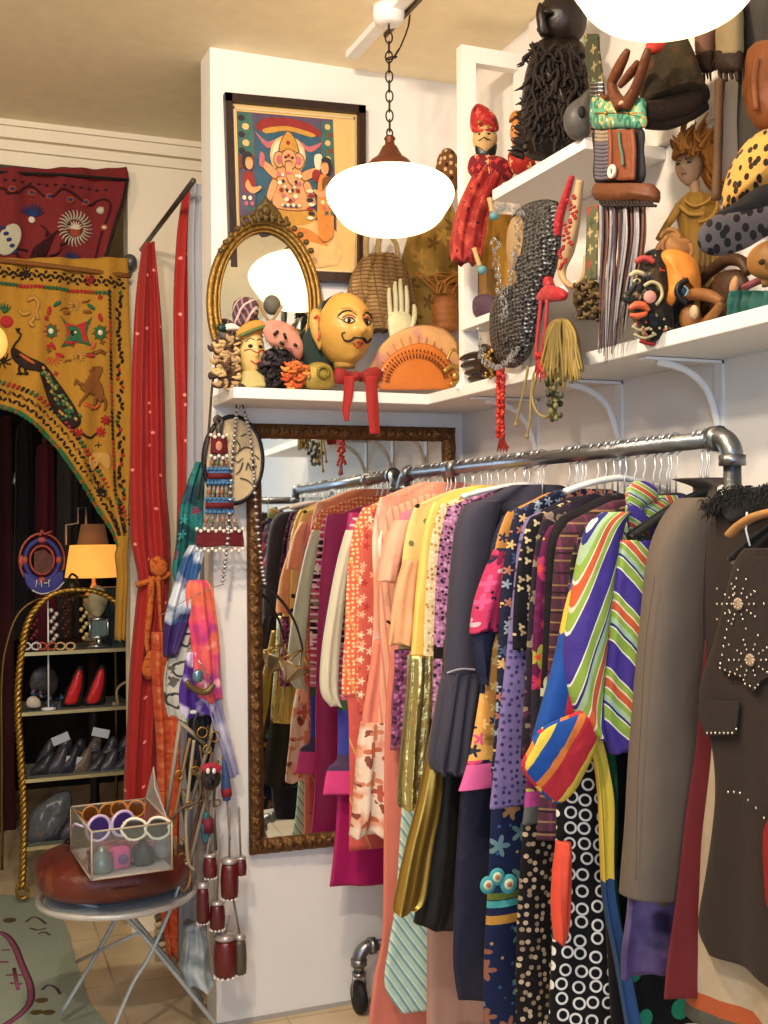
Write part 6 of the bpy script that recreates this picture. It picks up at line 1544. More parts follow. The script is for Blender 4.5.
mb.obj('ruffled_collar', [mat('#8a1c18', .7, sheen=.2), mat('#7a1a18', .7)], t_)
FR = Fr('Y', 3.143)
for rows in ([(344,355,376),(343,353,395),(342,350,410),(345,349,421)], [(365,377,376),(366,378,395),(368,379,415),(370,380,434)]):
    mb = MB(); mb.cloth(FR, rows, .003, 0, 2, .002, int(rows[0][0]), 16, 16, grow=False); mb.obj('ribbon', mat('#9c1e1a', .75, sheen=.2), t_)
# masks pile, left
FM = Fr('Y', 3.22)
t_, mb, Sf, k, rot, c = head('clown_mask', 'small yellow striped mask with black eyes at the foot of the oval mirror', 'mask', FM, 251, 352, 27, 52, yel, yaw=5, chin=.8)
mb.obj('face', mat('#d8b468', .5), t_); mb = MB()
for s_ in (-1, 1): dot(mb, Sf, s_*.35, .15, .007, 0, .03, (1.3, .4, .8), rot); stroke(mb, Sf, [(s_*.1,.38),(s_*.4,.45),(s_*.7,.3)], .0018, 0, .02)
stroke(mb, Sf, [(-.8,-.02),(-.4,.02),(0,-.12),(.4,.02),(.8,.0)], .0026, 1, .03); stroke(mb, Sf, [(-.4,-.4),(0,-.5),(.4,-.4)], .0026, 1, .03); stroke(mb, Sf, [(-.9,.6),(0,.66),(.9,.6)], .004, 2, .02)
mb.obj('paint', [blk, redp, mat('#e08a2a', .5)], t_)
mb = MB(); mb.puff(FM, [(236,334),(244,324),(256,320),(264,322),(268,330),(258,336),(244,340)], -.02, .035); mb.line(FM, [(240,336),(254,330),(266,326)], 2, -.045, 1); mb.obj('cap', [mat('#c8882a', .7), mat('#5a6a38', .7)], t_)
mb = MB(); mb.cloth(FM, [(241,263,372),(239,265,380),(238,266,388)], .03, 0, 2, .003, 4, 24, 8); mb.obj('neck', [mat('#b8a868', .6)], t_)
t_ = thing('leaf_mask', 'pink cracked leaf shaped mask pointing down to the right beside the yellow mask', 'mask', FM.p(285, 350))
mb = MB(); mb.puff(FM, [(262,326),(270,320),(284,322),(294,328),(302,342),(303,352),(299,360),(288,350),(274,346),(266,340)], -.04, .05, bump=.006); mb.obj('face', pat('#c98a74', [('blur', 14, .56, '#a85a58')], coord='Object'), t_)
mb = MB()
for P in ([(274,335),(278,331)], [(284,333),(286,339)], [(294,344),(297,346)], [(280,342),(284,345)]): mb.line(FM, P, 1.6, -.068, 0, 6, 1)
mb.obj('slit', blk, t_)
mb = MB(); mb.line(FM, [(258,300),(264,314),(270,322)], 1.6, -.03); mb.line(FM, [(282,306),(274,318),(270,322)], 1.4, -.03); tag(mb.obj('wooden_twig', mat('#9a7a4a', .7)), 'forked pale twig sticking up above the pink mask', 'twig')
mb = MB(); mb.puff(FM, [(232,312),(234,302),(242,297),(252,298),(258,304),(258,316),(250,322),(240,328),(234,324)], .0, .06, bump=.014, seed=4); tag(mb.obj('fabric_ball', pat('#4a3a40', [('line', 30, .02, .3, '#9a6a70'), ('line', -40, .03, .2, '#c8b0a8')], coord='Object')), 'striped mauve fabric puff at the top of the mask pile', 'ornament')
mb = MB(); mb.blob(FM, 272, 305, 9, 10, 8, .02); tag(mb.obj('grey_ball', mat('#5a5850', .6, var=.25, vscale=30)), 'grey round ornament at the top right of the mask pile', 'ornament')
t_ = thing('toy_duck', 'small dark green and white duck head at the left of the mask pile', 'toy', FM.p(228, 332)); mb = MB(); mb.blob(FM, 222, 328, 5.5, 4.5, 4); mb.obj('head', mat('#12312c', .4), t_); mb = MB(); mb.line(FM, [(225,328),(232,327),(240,328)], [3.5,4,3], 0); mb.obj('bill', mat('#d8d4cc', .5), t_); mb = MB(); mb.puff(FM, [(218,332),(228,334),(230,340),(222,342)], 0, .03); mb.obj('neck', mat('#4a4a44', .5), t_)
def clump(name, lb, cat, F, pts, cols, n, r, seed, dz=0, th=.05):
    r3 = random.Random(seed); mb = MB(); mb.puff(F, pts, dz+.01, th, 0, bump=.01, seed=seed); xs = [p[0] for p in pts]; ys = [p[1] for p in pts]
    for i in range(n):
        x, y = r3.uniform(min(xs), max(xs)), r3.uniform(min(ys), max(ys)); a = r3.uniform(0, PI)
        cx_, cy_ = sum(xs)/len(xs), sum(ys)/len(ys); x = cx_+(x-cx_)*.9; y = cy_+(y-cy_)*.9
        mb.line(F, [(x, y), (x+math.cos(a)*r*2, y+math.sin(a)*r*1.5), (x+math.cos(a+.9)*r*3, y+math.sin(a+.9)*r*2)], [r*.7, r*.9, r*.2], dz-th*.45+r3.uniform(-.01, .012), r3.randrange(len(cols)), 6, 3)
    return tag(mb.obj(name, [mat(c_, .8) for c_ in cols]), lb, cat)
clump('flower_bunch', 'brown and cream dried flower bunch at the lower left of the oval mirror', 'dried flowers', FM, [(214,345),(220,334),(232,338),(238,352),(240,372),(238,388),(226,388),(216,375)], ['#5a4030','#a88860','#3a2828','#c8a870'], 60, 3, 21)
clump('black_feather_wreath', 'black and charcoal feather clump below the pink mask', 'ornament', FM, [(262,358),(272,348),(286,356),(296,366),(300,388),(264,388)], ['#141212','#2a2428','#4a4044','#0c0c0c'], 70, 3, 22)
clump('paper_flower', 'orange paper flower in front of the black feather clump', 'flower', Fr('Y', 3.185), [(286,366),(292,360),(300,362),(304,372),(300,386),(288,388)], ['#d86a1c','#e89030','#b8481a'], 26, 3, 23)
t_ = thing('gilt_skull', 'small gilt carved skull ornament beside the big yellow head', 'ornament', FM.p(318, 388))
mb = MB(); mb.puff(FM, [(303,372),(310,364),(320,362),(330,366),(334,376),(332,388),(306,388)], -.03, .05, bump=.004); mb.obj('skull', mat('#a08a3a', .5, .3, bump=.5, bscale=50), t_)
mb = MB(); mb.tube([FM.p(317+math.cos(a*PI/6)*5.5, 375+math.sin(a*PI/6)*5.5, -.058) for a in range(12)], .004, 6, True); mb.obj('eye_ring', mat('#7a6a28', .4, .4), t_)
mb = MB(); mb.puff(Fr('Y', 3.29), [(300,352),(304,335),(314,322),(330,316),(338,330),(336,360),(330,388),(306,388)], 0, .06, bump=.006); tag(mb.obj('felt_hat', mat('#23342e', .8, sheen=.3)), 'dark green felt hat behind the yellow head', 'hat')
# wicker bag
FB = Fr('Y', 3.33)
wk = pat('#8a6c42', [('blur', 10, .5, '#a88858'), ('line', 90, .012, .28, '#5e4628'), ('line', 12, .05, .12, '#6e5432')], coord='Object', bump=.6)
t_ = thing('wicker_bag', 'straw bag with gathered top and handles behind the white hand', 'bag', FB.p(376, 325))
mb = MB(); mb.cloth(FB, [(364,392,256),(360,400,262),(352,408,275),(348,413,292),(348,414,308),(354,410,322),(362,402,330)], .05, 0, 9, .006, 4, 60, 40, grow=False); mb.obj('body', wk, t_)
mb = MB(); mb.line(FB, [(366,258),(366,240),(370,228)], 3, -.02); mb.line(FB, [(378,256),(379,240),(384,228)], 3, -.02); mb.obj('handle', mat('#b8a070', .7), t_)
mb = MB(); mb.line(FB, [(398,258),(396,244),(390,236)], 2.6, -.02); mb.obj('handle', mat('#b8a070', .7), t_)
# white mannequin hand
t_ = None
hm = mat('#d8d3a8', .4, spec=.4)
FHd = Fr('Y', 3.27)
mb = MB(); mb.cloth(FHd, [(389,409,312,.008),(388,411,318,.011),(388,412,325,.013),(389,411,333,.013),(390,409,342,.013),(391,408,352,.014),(391,408,388,.016)], .012, 0, 1, .0005, 2, 24, 30, grow=False)
for P, r in (([(390.5,316),(389.5,304),(389,294),(389.3,288)], [2.5,2.4,2.2,1.5]), ([(396,314),(395.6,298),(395,288),(395.2,281.5)], [2.6,2.5,2.3,1.5]), ([(401.5,314),(401,296),(400.3,286),(400.3,279)], [2.6,2.6,2.4,1.5]), ([(406.8,316),(407,302),(406.5,292),(406,285.5)], [2.5,2.5,2.2,1.4]), ([(406,334),(411,327),(414,318),(414.5,309),(413.5,304.5)], [3.4,3.2,2.9,2.5,1.5])):
    mb.line(FHd, P, r, 0, 0, 12, 6)
hd = mb.obj('mannequin_hand', hm); tag(hd, 'cream white mannequin hand raised with fingers up on the shelf', 'hand')
hd.location = hd.location
# straw vase and twigs
t_ = thing('rattan_vase', 'orange brown coiled rattan vase at the right of the facing shelf', 'vase', FB.p(444, 335))
k = FB.sc(444, 300); c_ = FB.p(444, 300); mb = MB()
mb.lathe([(12*k,-32*k)]+[((13+.8*math.sin(i*1.9))*k*(1+.05*math.sin(i*.3)), (-30+i*2.1)*k) for i in range(20)]+[(15*k, 12*k),(13*k, 12.5*k),(11*k, 8*k)], c_, 28); mb.obj('body', mat('#a8662a', .5, bump=.4, bscale=50, var=.15, vscale=20), t_)
r3 = random.Random(31); mb = MB()
for i in range(34):
    x0 = 436+r3.random()*16; a = r3.uniform(-1.5, 1.2); L_ = r3.uniform(14, 30)
    mb.line(FB, [(x0, 294), (x0+math.sin(a)*L_*.5, 290-L_*.35), (x0+math.sin(a+.5)*L_, 290-L_*.6), (x0+math.sin(a+1.1)*L_*1.25, 292-L_*.6)], [1.4,1.2,1.0,.5], r3.uniform(-.05, .02), 0, 5, 4)
tag(mb.obj('dried_grass', mat('#b0762c', .7)), 'tangle of ochre dried grass stems in the rattan vase', 'dried grass')
# embroidered bag and round cap on the wall
t_ = thing('embroidered_bag', 'olive gold embroidered cloth bag hanging on the wall behind the lamp', 'bag', Fr('Y', 3.37).p(432, 330)); F = Fr('Y', 3.36)
mb = MB(); mb.cloth(F, [(422,450,205),(410,458,230),(402,462,260),(402,464,295),(410,462,330)], .03, 0, 4, .008, 5, 40, 26, grow=False); mb.obj('body', pat('#8a6c2c', [('blur', 8, .5, '#a5843a'), ('flower', .07, .4, ['#6a5020','#b89040'], 1, 5)], coord='Object'), t_)
F = Fr('Y', 3.30)
mb = MB(); mb.blob(F, 448, 172, 13, 24, 10); t_ = tag(mb.obj('skull_hat', pat('#6a4424', [('dots', .022, .3, ['#c8a878','#2a1a10'], .5)], coord='Object')), 'round brown embroidered cap hanging behind the pendant lamp', 'hat')
# comb and fan
t_ = thing('paper_fan', 'pale peach painted fan opened behind the orange comb', 'fan', Fr('Y', 3.25).p(415, 388)); F = Fr('Y', 3.25); mb = MB()
arc = [(368,386),(372,362),(384,342),(402,330),(422,325),(442,328),(455,338),(459,352),(458,386)]
mb.puff(F, arc, 0, .012, c=(415, 388)); mb.obj('leaf', pat('#e0a868', [('blur', 9, .58, '#c88a80')], coord='Object'), t_)
mb = MB()
for i in range(13): a = R_(12+i*12.5); mb.line(F, [(416,387),(416+math.cos(a)*40, 387-math.sin(a)*52)], .8, -.010, 0, 5, 1)
mb.obj('rib', mat('#c88a4a', .6), t_)['kind'] = 'stuff'
t_ = thing('hair_comb', 'big amber orange hair comb with pierced pattern lying on the shelf', 'comb', Fr('Y', 3.2).p(415, 388)); F = Fr('Y', 3.2); mb = MB()
mb.puff(F, [(377,388),(379,372),(388,358),(402,348),(420,343),(438,348),(450,360),(455,374),(452,388),(430,390),(400,390)], 0, .022, c=(418, 380)); mb.obj('body', mat('#d4741a', .25, spec=.7, var=.12, vscale=20), t_)
mb = MB()
for i in range(26):
    a = R_(170-i*6.1)
    for r0, r1 in ((25, 29), (31, 33)): mb.line(F, [(417+math.cos(a)*r0*1.12, 386-math.sin(a)*r0*1.12), (417+math.cos(a)*r1*1.12, 386-math.sin(a)*r1*1.12)], .7, -.013, 0, 5, 1)
lab(mb.obj('pierced_pattern', mat('#6a2a0c', .6), t_), 'dark pierced slots')['kind'] = 'stuff'
t_ = thing('gilt_brooch', 'small brass animal brooch at the right end of the comb', 'brooch', Fr('Y', 3.19).p(452, 388)); F = Fr('Y', 3.19)
mb = MB(); mb.line(F, [(447,360),(452,350),(458,352)], 1.6); mb.line(F, [(444,372),(452,366),(462,372),(458,382),(450,384)], 2.6); mb.blob(F, 455, 376, 4, 4, 4); mb.obj('body', mat('#c8a050', .35, .7), t_)
t_ = thing('paper_tag', 'white paper star tag fixed to the shelf corner', 'tag', Fr('Y', 3.0).p(464, 392)); F = Fr('Y', 2.93)
mb = MB(); mb.puff(F, [(455,388),(460,380),(463,372),(467,380),(474,387),(468,390),(465,396),(461,390)], 0, .006); mb.obj('star', mat('#f0ece4', .6), t_)
# ------------------------------------------------------------------ right hand shelves
def DX(px, py, X): return Fr('D', X/ray(px, py).x)
# shaggy dark doll
F = DX(560, 100, 1.50)
t_ = thing('shaggy_doll', 'dark brown carved figure with round head and shaggy fibre body on the upper shelf', 'figure', F.p(558, 160))
hairm = mat('#1d130e', .75, var=.4, vscale=25)
wdk = mat('#1a110e', .4, spec=.5, var=.3, vscale=18)
mb = MB(); mb.blob(F, 562, 20, 25, 28, 25, fn=lambda q: q*(1+.03*noise.noise(q*3)))
mb.puff(F, [(540,2),(546,14),(545,24),(548,34),(540,36),(537,24),(536,12)], -.05, .03); mb.blob(F, 547, 12, 5, 3, 4, -.06); mb.line(F, [(541,26),(539,30),(545,32)], 2.4, -.05)
mb.obj('head', wdk, t_)
mb = MB(); mb.puff(F, [(540,40),(530,58),(524,80),(521,110),(521,140),(528,158),(552,162),(578,158),(590,130),(590,80),(585,48),(570,38)], 0, .16, bump=.03, seed=3); mb.obj('body', wdk, t_)
r3 = random.Random(77); mb = MB()
for i in range(300):
    f = r3.random(); x = 530+r3.random()*56; y = 42+r3.random()*92; a = r3.uniform(-1.6, 1.6) if i % 3 else r3.uniform(-.4, .4); L_ = r3.uniform(8, 24)
    mb.line(F, [(x,y),(x+math.sin(a)*L_*.4+r3.uniform(-3,3), y+L_*.4),(x+math.sin(a)*L_*.6, y+L_*.8),(x+math.sin(a)*L_, y+L_)], [1.6,2.0,1.6,.5], -.07-r3.random()*.03*math.sin(f*PI), 0, 5, 3)
for i in range(60):
    y = 44+i*1.9; x = 538-(y-44)*.20+r3.uniform(-1, 2); mb.line(F, [(x+8,y+2),(x,y),(x-r3.uniform(3,9), y-r3.uniform(-2,6))], [2.0,1.6,.7], r3.uniform(-.04, .04), 0, 5, 2)
mb.obj('fibre_strand', [hairm, wdk], t_)['kind'] = 'stuff'
# row of puppets
redv = pat('#9c1f1c', [('flower', .035, .35, ['#d84a38','#e8a060','#6a1018'], 1, 4), ('blur', 20, .6, '#c83a30')], coord='Object', rough=.6)
F = Fr('X', 1.44)
t_ = thing('puppet', 'turbaned bearded puppet in a red robe sitting at the shelf end', 'puppet', F.p(483, 275))
FD = DX(484, 140, 1.44)
_, mb, Sf, k, rot, c = head('', '', '', FD, 485, 140, 25, 33, None, yaw=-8, parent=t_, nu=28, nv=20); skt = mat('#c09a62', .5); mb.obj('face', skt, t_)
mb = MB()
for s_ in (-1, 1): dot(mb, Sf, s_*.36, .14, .0042, 0, .03, (1.4, .4, .7)); stroke(mb, Sf, [(s_*.12,.3),(s_*.4,.38),(s_*.7,.28)], .0016, 0, .03)
stroke(mb, Sf, [(-.5,-.25),(0,-.18),(.5,-.25)], .002, 0, .05); mb.obj('paint', blk, t_)
mb = MB(); mb.puff(FD, [(475,146),(478,153),(485,156),(493,153),(497,144),(495,156),(486,162),(477,157)], -.01, .03); mb.obj('beard', blk, t_)
mb = MB(); mb.puff(FD, [(471,130),(470,119),(472,109),(477,104),(485,107),(493,113),(498,122),(498,131),(486,133),(476,133)], 0, .07, bump=.004); mb.blob(FD, 477, 108, 3, 4, 3, -.02); mb.line(FD, [(472,129),(484,131),(496,129)], 2, -.03, 0, 8); mb.blob(FD, 479, 122, 2, 2, 2, -.04, mi=1); mb.blob(FD, 488, 126, 1.6, 1.6, 1.6, -.04, mi=1); mb.obj('turban', [redv, brass], t_)
mb = MB(); mb.puff(FD, [(470,158),(478,155),(492,156),(506,160),(514,170),(510,180),(495,182),(480,180),(468,172)], 0, .09, bump=.008); mb.obj('jacket', pat('#6a1420', [('flower', .025, .35, ['#c83a30','#d8a060'], 1, 4)], coord='Object'), t_)
F0 = F; F = DX(475, 220, 1.42); mb = MB(); mb.cloth(F, [(476,508,168),(467,501,186),(458,493,205),(453,487,225),(450,484,245),(452,479,262)], .035, -.01, 5, .008, 4, 44, 40, grow=False); mb.obj('robe', pat('#8a1c18', [('blur', 30, .55, '#b84030'), ('blotch', 60, .62, '#4a0c10')], coord='Object', rough=.6), t_)
for P in ([(489,198),(491,206),(492,212)], [(474,248),(477,258),(480,266)]):
    mb = MB(); mb.line(F, P, 2.6, -.055, 0, 8); mb.blob(F, P[-1][0]+2, P[-1][1]+4, 5, 4.5, 5, -.055, mi=1); mb.obj('leg', [skt, mat('#5a9098', .6)], t_)
t_ = thing('puppet', 'second puppet with orange face and red dress beside the shaggy doll', 'puppet', DX(516, 150, 1.5).p(518, 170)); FD = DX(516, 140, 1.5)
_, mb, Sf, k, rot, c = head('', '', '', FD, 517, 134, 14, 34, None, yaw=-20, parent=t_, nu=24, nv=18); mb.obj('face', mat('#c07a3a', .45), t_)
mb = MB()
for s_ in (-1, 1): dot(mb, Sf, s_*.4, .14, .0035, 0, .03, (1.4, .4, .7)); stroke(mb, Sf, [(s_*.12,.3),(s_*.4,.36),(s_*.7,.28)], .0014, 0, .03)
stroke(mb, Sf, [(-.3,-.45),(0,-.5),(.3,-.45)], .0018, 0, .04); mb.obj('paint', blk, t_)
mb = MB(); mb.puff(FD, [(509,122),(511,114),(517,111),(524,115),(526,124),(522,118),(514,117)], 0, .05); mb.obj('headband', mat('#b06a20', .6), t_)
mb = MB(); mb.puff(FD, [(508,154),(518,150),(530,154),(536,166),(530,174),(512,172)], 0, .08, bump=.006); mb.obj('dress', redv, t_)
# grey gourd ornament
F = DX(577, 116, 1.44); t_ = thing('gourd', 'smooth grey gourd shaped vessel leaning at the end of the upper shelf', 'vessel', F.p(577, 140)); mb = MB()
mb.puff(F, [(590,90),(580,97),(568,106),(563,118),(566,132),(576,140),(588,138),(592,120)], -.02, .07); mb.obj('body', mat('#4d4a48', .45), t_); mb = MB(); mb.blob(F, 582, 112, 4, 6, 3, -.055); mb.obj('opening', black, t_)
# embroidered strap + green bag + panel + roll + fringe: one hanging assembly of bags
F = Fr('X', 1.405)
t_ = thing('embroidered_strap', 'long green brown embroidered strap hanging beside the shaggy doll', 'strap', F.p(593, 98)); mb = MB()
mb.cloth(F, [(585,598,34),(586,600,55),(588,603,75),(591,606,98)], .008, 0, 1, .002, 3, 20, 20, grow=False); mb.obj('strap', pat('#3a3a2a', [('flower', .03, .4, ['#6a7a50','#8a7a50','#2a3a2a'], .5, 4)], coord='Object'), t_)
mb = MB(); 
for i in range(4): mb.line(F, [(591,83+i*4),(603,83+i*4)], 1.5, -.008, 0, 6, 1)
mb.obj('cuff', silver, t_); 
t_ = thing('brocade_bag', 'mint green brocade pouch above the black panel in the shelf middle', 'bag', F.p(618, 128)); mb = MB()
mb.puff(F, [(592,99),(604,97),(625,100),(643,98),(645,112),(644,128),(620,129),(593,128)], 0, .04); mb.obj('body', pat('#5a9a7a', [('ring', .03, .2, .42, ['#b8a860','#2a6a5a'], .7), ('dots', .02, .15, ['#e8e8c0','#3a7a68'], 1)], coord='Object', rough=.35), t_)
mb = MB(); mb.line(F, [(594,113),(643,113)], .6, -.02, 0, 5, 1); mb.blob(F, 606, 113, 2, 2, 2, -.022); mb.obj('clasp', brass, t_)
t_ = thing('driftwood_root', 'crumpled brown leather root form rising above the mint green pouch', 'ornament', F.p(622, 108)); mb = MB()
for P, r in (([(622,106),(615,96),(612,84),(618,70),(624,58),(628,50)], [8,6,5,6,5,3]), ([(626,106),(634,92),(640,76),(645,60),(648,48)], [8,6,5,5,3]), ([(620,86),(630,74),(638,62)], [3,5,3]), ([(612,90),(606,98),(600,92)], [3,2.4,1.6])): mb.line(F, P, r, -.02, 0, 9, 5)
mb.blob(F, 620, 104, 9, 5, 5, -.03, mi=0); mb.blob(F, 621, 103, 4, 2, 2, -.055, mi=1); mb.obj('body', [mat('#5c3018', .5, bump=.7, bscale=30, var=.3, vscale=25), mat('#c89a80', .5)], t_)
t_ = thing('fringed_bag', 'tribal shoulder bag with black panel, brown roll and long mixed leather fringe', 'bag', F.p(620, 360))
mb = MB(); mb.puff(F, [(594,129),(620,130),(643,129),(644,150),(644,182),(618,184),(595,182),(594,155)], 0, .025); mb.obj('panel', mat('#14121a', .7), t_)
mb = MB()
for i in range(13): mb.line(F, [(596,132+i*3.8),(602,133+i*3.8),(609,132+i*3.8)], 2.2, -.016, 0 if i > 2 else 1, 6, 3)
mb.obj('ribbed_strip', [mat('#5a5660', .6), mat('#8a7a68', .6)], t_)
mb = MB(); mb.line(F, [(610,130),(611,150),(610,180)], 2.6, -.018, 0, 8); mb.line(F, [(632,130),(634,150),(633,180)], 2.6, -.018, 0, 8); mb.cloth(F, [(611,633,130),(612,634,155),(612,634,180)], .006, -.012, 2, .002, 5, 20, 10); mb.obj('leather_flap', mat('#7a4024', .55, bump=.3), t_)
mb = MB(); mb.line(F, [(619,132),(620,145),(622,154),(623,166)], 1.6, -.024, 1); c_ = F.p(623, 173, -.028); k = F.sc(623, 173)
mb.tube([c_+Vector((0, math.cos(a*PI/8)*4.4*k, math.sin(a*PI/8)*5*k)) for a in range(16)], 2.2*k, 8, True); mb.obj('ring', [mat('#e2d8c0', .4), mat('#4a6a5a', .6)], t_)
mb = MB(); mb.cloth(F, [(597,652,184,.02),(595,656,190,.028),(596,657,196,.028),(600,655,202,.02)], .03, -.01, 3, .003, 8, 30, 16, grow=False); mb.obj('roll', mat('#5f341a', .55, bump=.4, bscale=40, var=.2, vscale=15), t_)
mb = MB()
for i in range(16): mb.line(F, [(600+i*3.4,201),(602+i*3.4,205),(605+i*3.4,206)], 1.5, -.035, 0, 6, 2)
mb.obj('stitching', mat('#1c1310', .7), t_)['kind'] = 'stuff'
fm = [mat(c_, r_, m_) for c_, r_, m_ in (('#8c8a92', .35, .3), ('#2c2028', .6, 0), ('#6a4030', .6, 0), ('#1a161a', .6, 0), ('#4a3a48', .5, 0), ('#a09a98', .4, .2))]
r3 = random.Random(5)
for i in range(34):
    f = i/33; x = 600+f*44; yb = 350-abs(f-.25)*60+r3.uniform(-12, 18); xb = 600+f*26+r3.uniform(-3, 3)
    mb = MB(); mb.line(F, [(x,203),(x+r3.uniform(-1,1),240),((x+xb)/2+r3.uniform(-1.5,1.5),290),(xb,yb)], [1.9,1.9,1.7,.6], -.012+r3.uniform(-.018, .010), 0, 6, 6, flat=.5); mb.obj('fringe_strand', fm[(i*5+i//3) % 6], t_)
# fur hat on top shelf
F = DX(672, 90, 1.50)
t_ = thing('hat', 'battered dark brown hat with thick rolled brim behind the glove pair', 'hat', F.p(676, 130))
mb = MB(); mb.cloth(F, [(650,684,44,.05),(644,690,60,.07),(641,697,80,.08),(642,704,100,.08)], .07, 0, 2, .008, 7, 40, 24, grow=False); mb.obj('crown', pat('#2c2418', [('blur', 10, .55, '#3e3220'), ('blur', 20, .62, '#5a3018')], coord='Object', bump=.5), t_)
mb = MB(); mb.line(F, [(646,112),(660,110),(680,104),(698,95),(707,92)], [10,12,13,12,8], -.02, 0, 14); mb.line(F, [(646,122),(668,121),(690,112),(706,104)], [7,9,9,6], .0, 0, 12); mb.obj('brim', mat('#30221a', .8, bump=.8, bscale=40, var=.3, vscale=30), t_)
mb = MB(); mb.puff(F, [(646,44),(656,42),(668,44),(660,52),(648,53)], -.05, .02); lab(mb.obj('patch', mat('#a8281e', .6), t_), 'red patch')
# gloves
F = Fr('X', 1.55)
for i, (x, lb) in enumerate(((706, 'narrow dark shrivelled glove with pinkish cuff, left of the pair'), (729, 'broad dark glove with pale cuff, right of the pair'))):
    t_ = thing('glove', lb, 'glove', F.p(x, 80)); w_ = 6 if i == 0 else 11
    mb = MB(); mb.cloth(F, [(x-w_*.8,x+w_*.8,2),(x-w_,x+w_,28),(x-w_,x+w_,54)], .02, 0, 1, .003, i, 24, 12, grow=False); mb.obj('cuff', mat('#6a4a3a' if i == 0 else '#8a7a5a', .8), t_)
    mb = MB(); mb.puff(F, [(x-w_,50),(x,48),(x+w_,50),(x+w_*1.1,62),(x+w_*.8,72),(x-w_*.8,72),(x-w_*1.1,60)], 0, .04)
    for j in range(4): mb.line(F, [(x-w_*.8+j*w_*.5,66),(x-w_*.8+j*w_*.5,74),(x-w_*.7+j*w_*.5,79+(j % 2)*2)], [w_*.25,w_*.22,w_*.12], 0, 0, 8, 4)
    mb.line(F, [(x-w_,56),(x-w_*1.4,64),(x-w_*1.2,70)], [2,1.8,1.2]); mb.obj('hand', mat('#2c1c12', .7, bump=.5), t_)
mb = MB(); mb.line(F, [(720,80),(719,110),(718,150),(716,200)], [5,4.5,4.5,5], 0, 0, 10); tag(mb.obj('hanging_strap', mat('#5c4228', .7, var=.2)), 'brown leather strip hanging below the broad glove', 'strap')
mb = MB(); a, b = F.p(728, 78), F.p(734, 205); mb.bb((1.59, b.y, b.z), (1.61, a.y+.005, HC-.01)); tag(mb.obj('wooden_batten', mat('#cbb98c', .6)), 'narrow cream wooden batten on the right wall behind the doll', 'batten')
F = Fr('X', 1.60); mb = MB(); mb.cloth(F, [(737,800,-20),(737,800,60),(736,800,130),(735,800,215)], .015, 0, 5, .006, 3, 40, 20, grow=False); tag(mb.obj('grey_curtain', mat('#3c3a38', .85)), 'dark grey cloth panel hanging at the upper right edge', 'curtain')
F = Fr('X', 1.5); t_ = thing('orange_figure', 'orange brown carved figure at the top right edge above the leopard hat', 'figure', F.p(766, 130)); mb = MB()
mb.puff(F, [(756,46),(764,40),(778,44),(782,70),(780,110),(770,130),(756,126),(750,100),(752,70)], 0, .08, bump=.008); mb.line(F, [(757,58),(754,80),(756,110)], [3,4,3], -.04); mb.obj('body', mat('#8a4e24', .5, var=.3, vscale=14), t_)
# doll with orange hair
FD = DX(690, 170, 1.585)
t_ = thing('rag_doll', 'slim rag doll with spiky orange hair, pale face and mustard dress', 'doll', FD.p(694, 330))
_, mb, Sf, k, rot, c = head('', '', '', FD, 689, 168, 27, 36, None, yaw=-38, parent=t_, chin=.7, nu=32, nv=24); sk2 = mat('#b9916c', .6); mb.obj('face', sk2, t_)
mb = MB()
for s_ in (-1, 1): dot(mb, Sf, s_*.36, .1, .005, 0, .02, (1.5, .4, .7), rot); stroke(mb, Sf, [(s_*.15,.24),(s_*.4,.3),(s_*.65,.2)], .0018, 1, .02)
stroke(mb, Sf, [(-.2,-.48),(0,-.45),(.2,-.48)], .0025, 2, .03); mb.obj('paint', [mat('#3a3a3c', .5), mat('#7a5030', .6), mat('#a05a48', .6)], t_)
mb = MB(); mb.puff(FD, [(672,158),(676,144),(690,136),(706,140),(714,152),(716,170),(710,184),(704,170),(698,158),(686,152)], .0, .08); r3 = random.Random(9)
for i in range(150):
    a = r3.uniform(-.35*PI, .62*PI) if r3.random() < .8 else r3.uniform(.3*PI, .75*PI); L_ = r3.uniform(12, 26)*(1.25 if a > .2 and a < 1.2 else 1)
    x, y = 693+r3.uniform(-14, 14), 148+r3.uniform(-6, 10); dx, dy = math.sin(a*.8-.1), -math.cos(a*.8-.1)
    if a > 1.2: x, y = 708+r3.uniform(-4, 6), 160+r3.uniform(0, 20); dx, dy = .4, .8
    mb.line(FD, [(x,y),(x+dx*L_*.5+r3.uniform(-2,2),y+dy*L_*.5),(x+dx*L_+3,y+dy*L_)], [2.2,1.8,.5], r3.uniform(-.05,.04), i % 2, 5, 3)
mb.obj('hair', [mat('#b8741a', .7), mat('#95581a', .7)], t_)
mb = MB(); mb.line(FD, [(694,182),(695,190),(696,198)], [6,5.5,6]); mb.obj('neck', sk2, t_)
mb = MB(); mb.cloth(FD, [(686,706,194,.02),(678,716,202,.03),(677,718,215,.035),(680,716,235,.03),(676,718,270,.035),(674,720,334,.035)], .03, 0, 4, .004, 5, 40, 36, grow=False); mb.obj('dress', mat('#a87a1e', .7, sheen=.3, var=.12), t_)
mb = MB(); mb.line(FD, [(684,200),(694,206),(706,202),(714,196),(717,206),(710,218),(698,222)], 1.4, -.04); mb.line(FD, [(680,206),(690,214),(704,214)], 2.2, -.036); mb.obj('collar', mat('#c89430', .7), t_)
mb = MB(); mb.line(FD, [(680,206),(672,218),(664,230),(658,240)], [5,4,3.5,3], -.02, 0, 8); mb.obj('sleeve', mat('#a87a1e', .7, sheen=.3, var=.12), t_)
FD0 = FD; FD = DX(672, 256, 1.50); t_ = thing('wooden_hand', 'jointed tan wooden hand resting on the orange capped head', 'hand', FD.p(672, 256)); mb = MB()
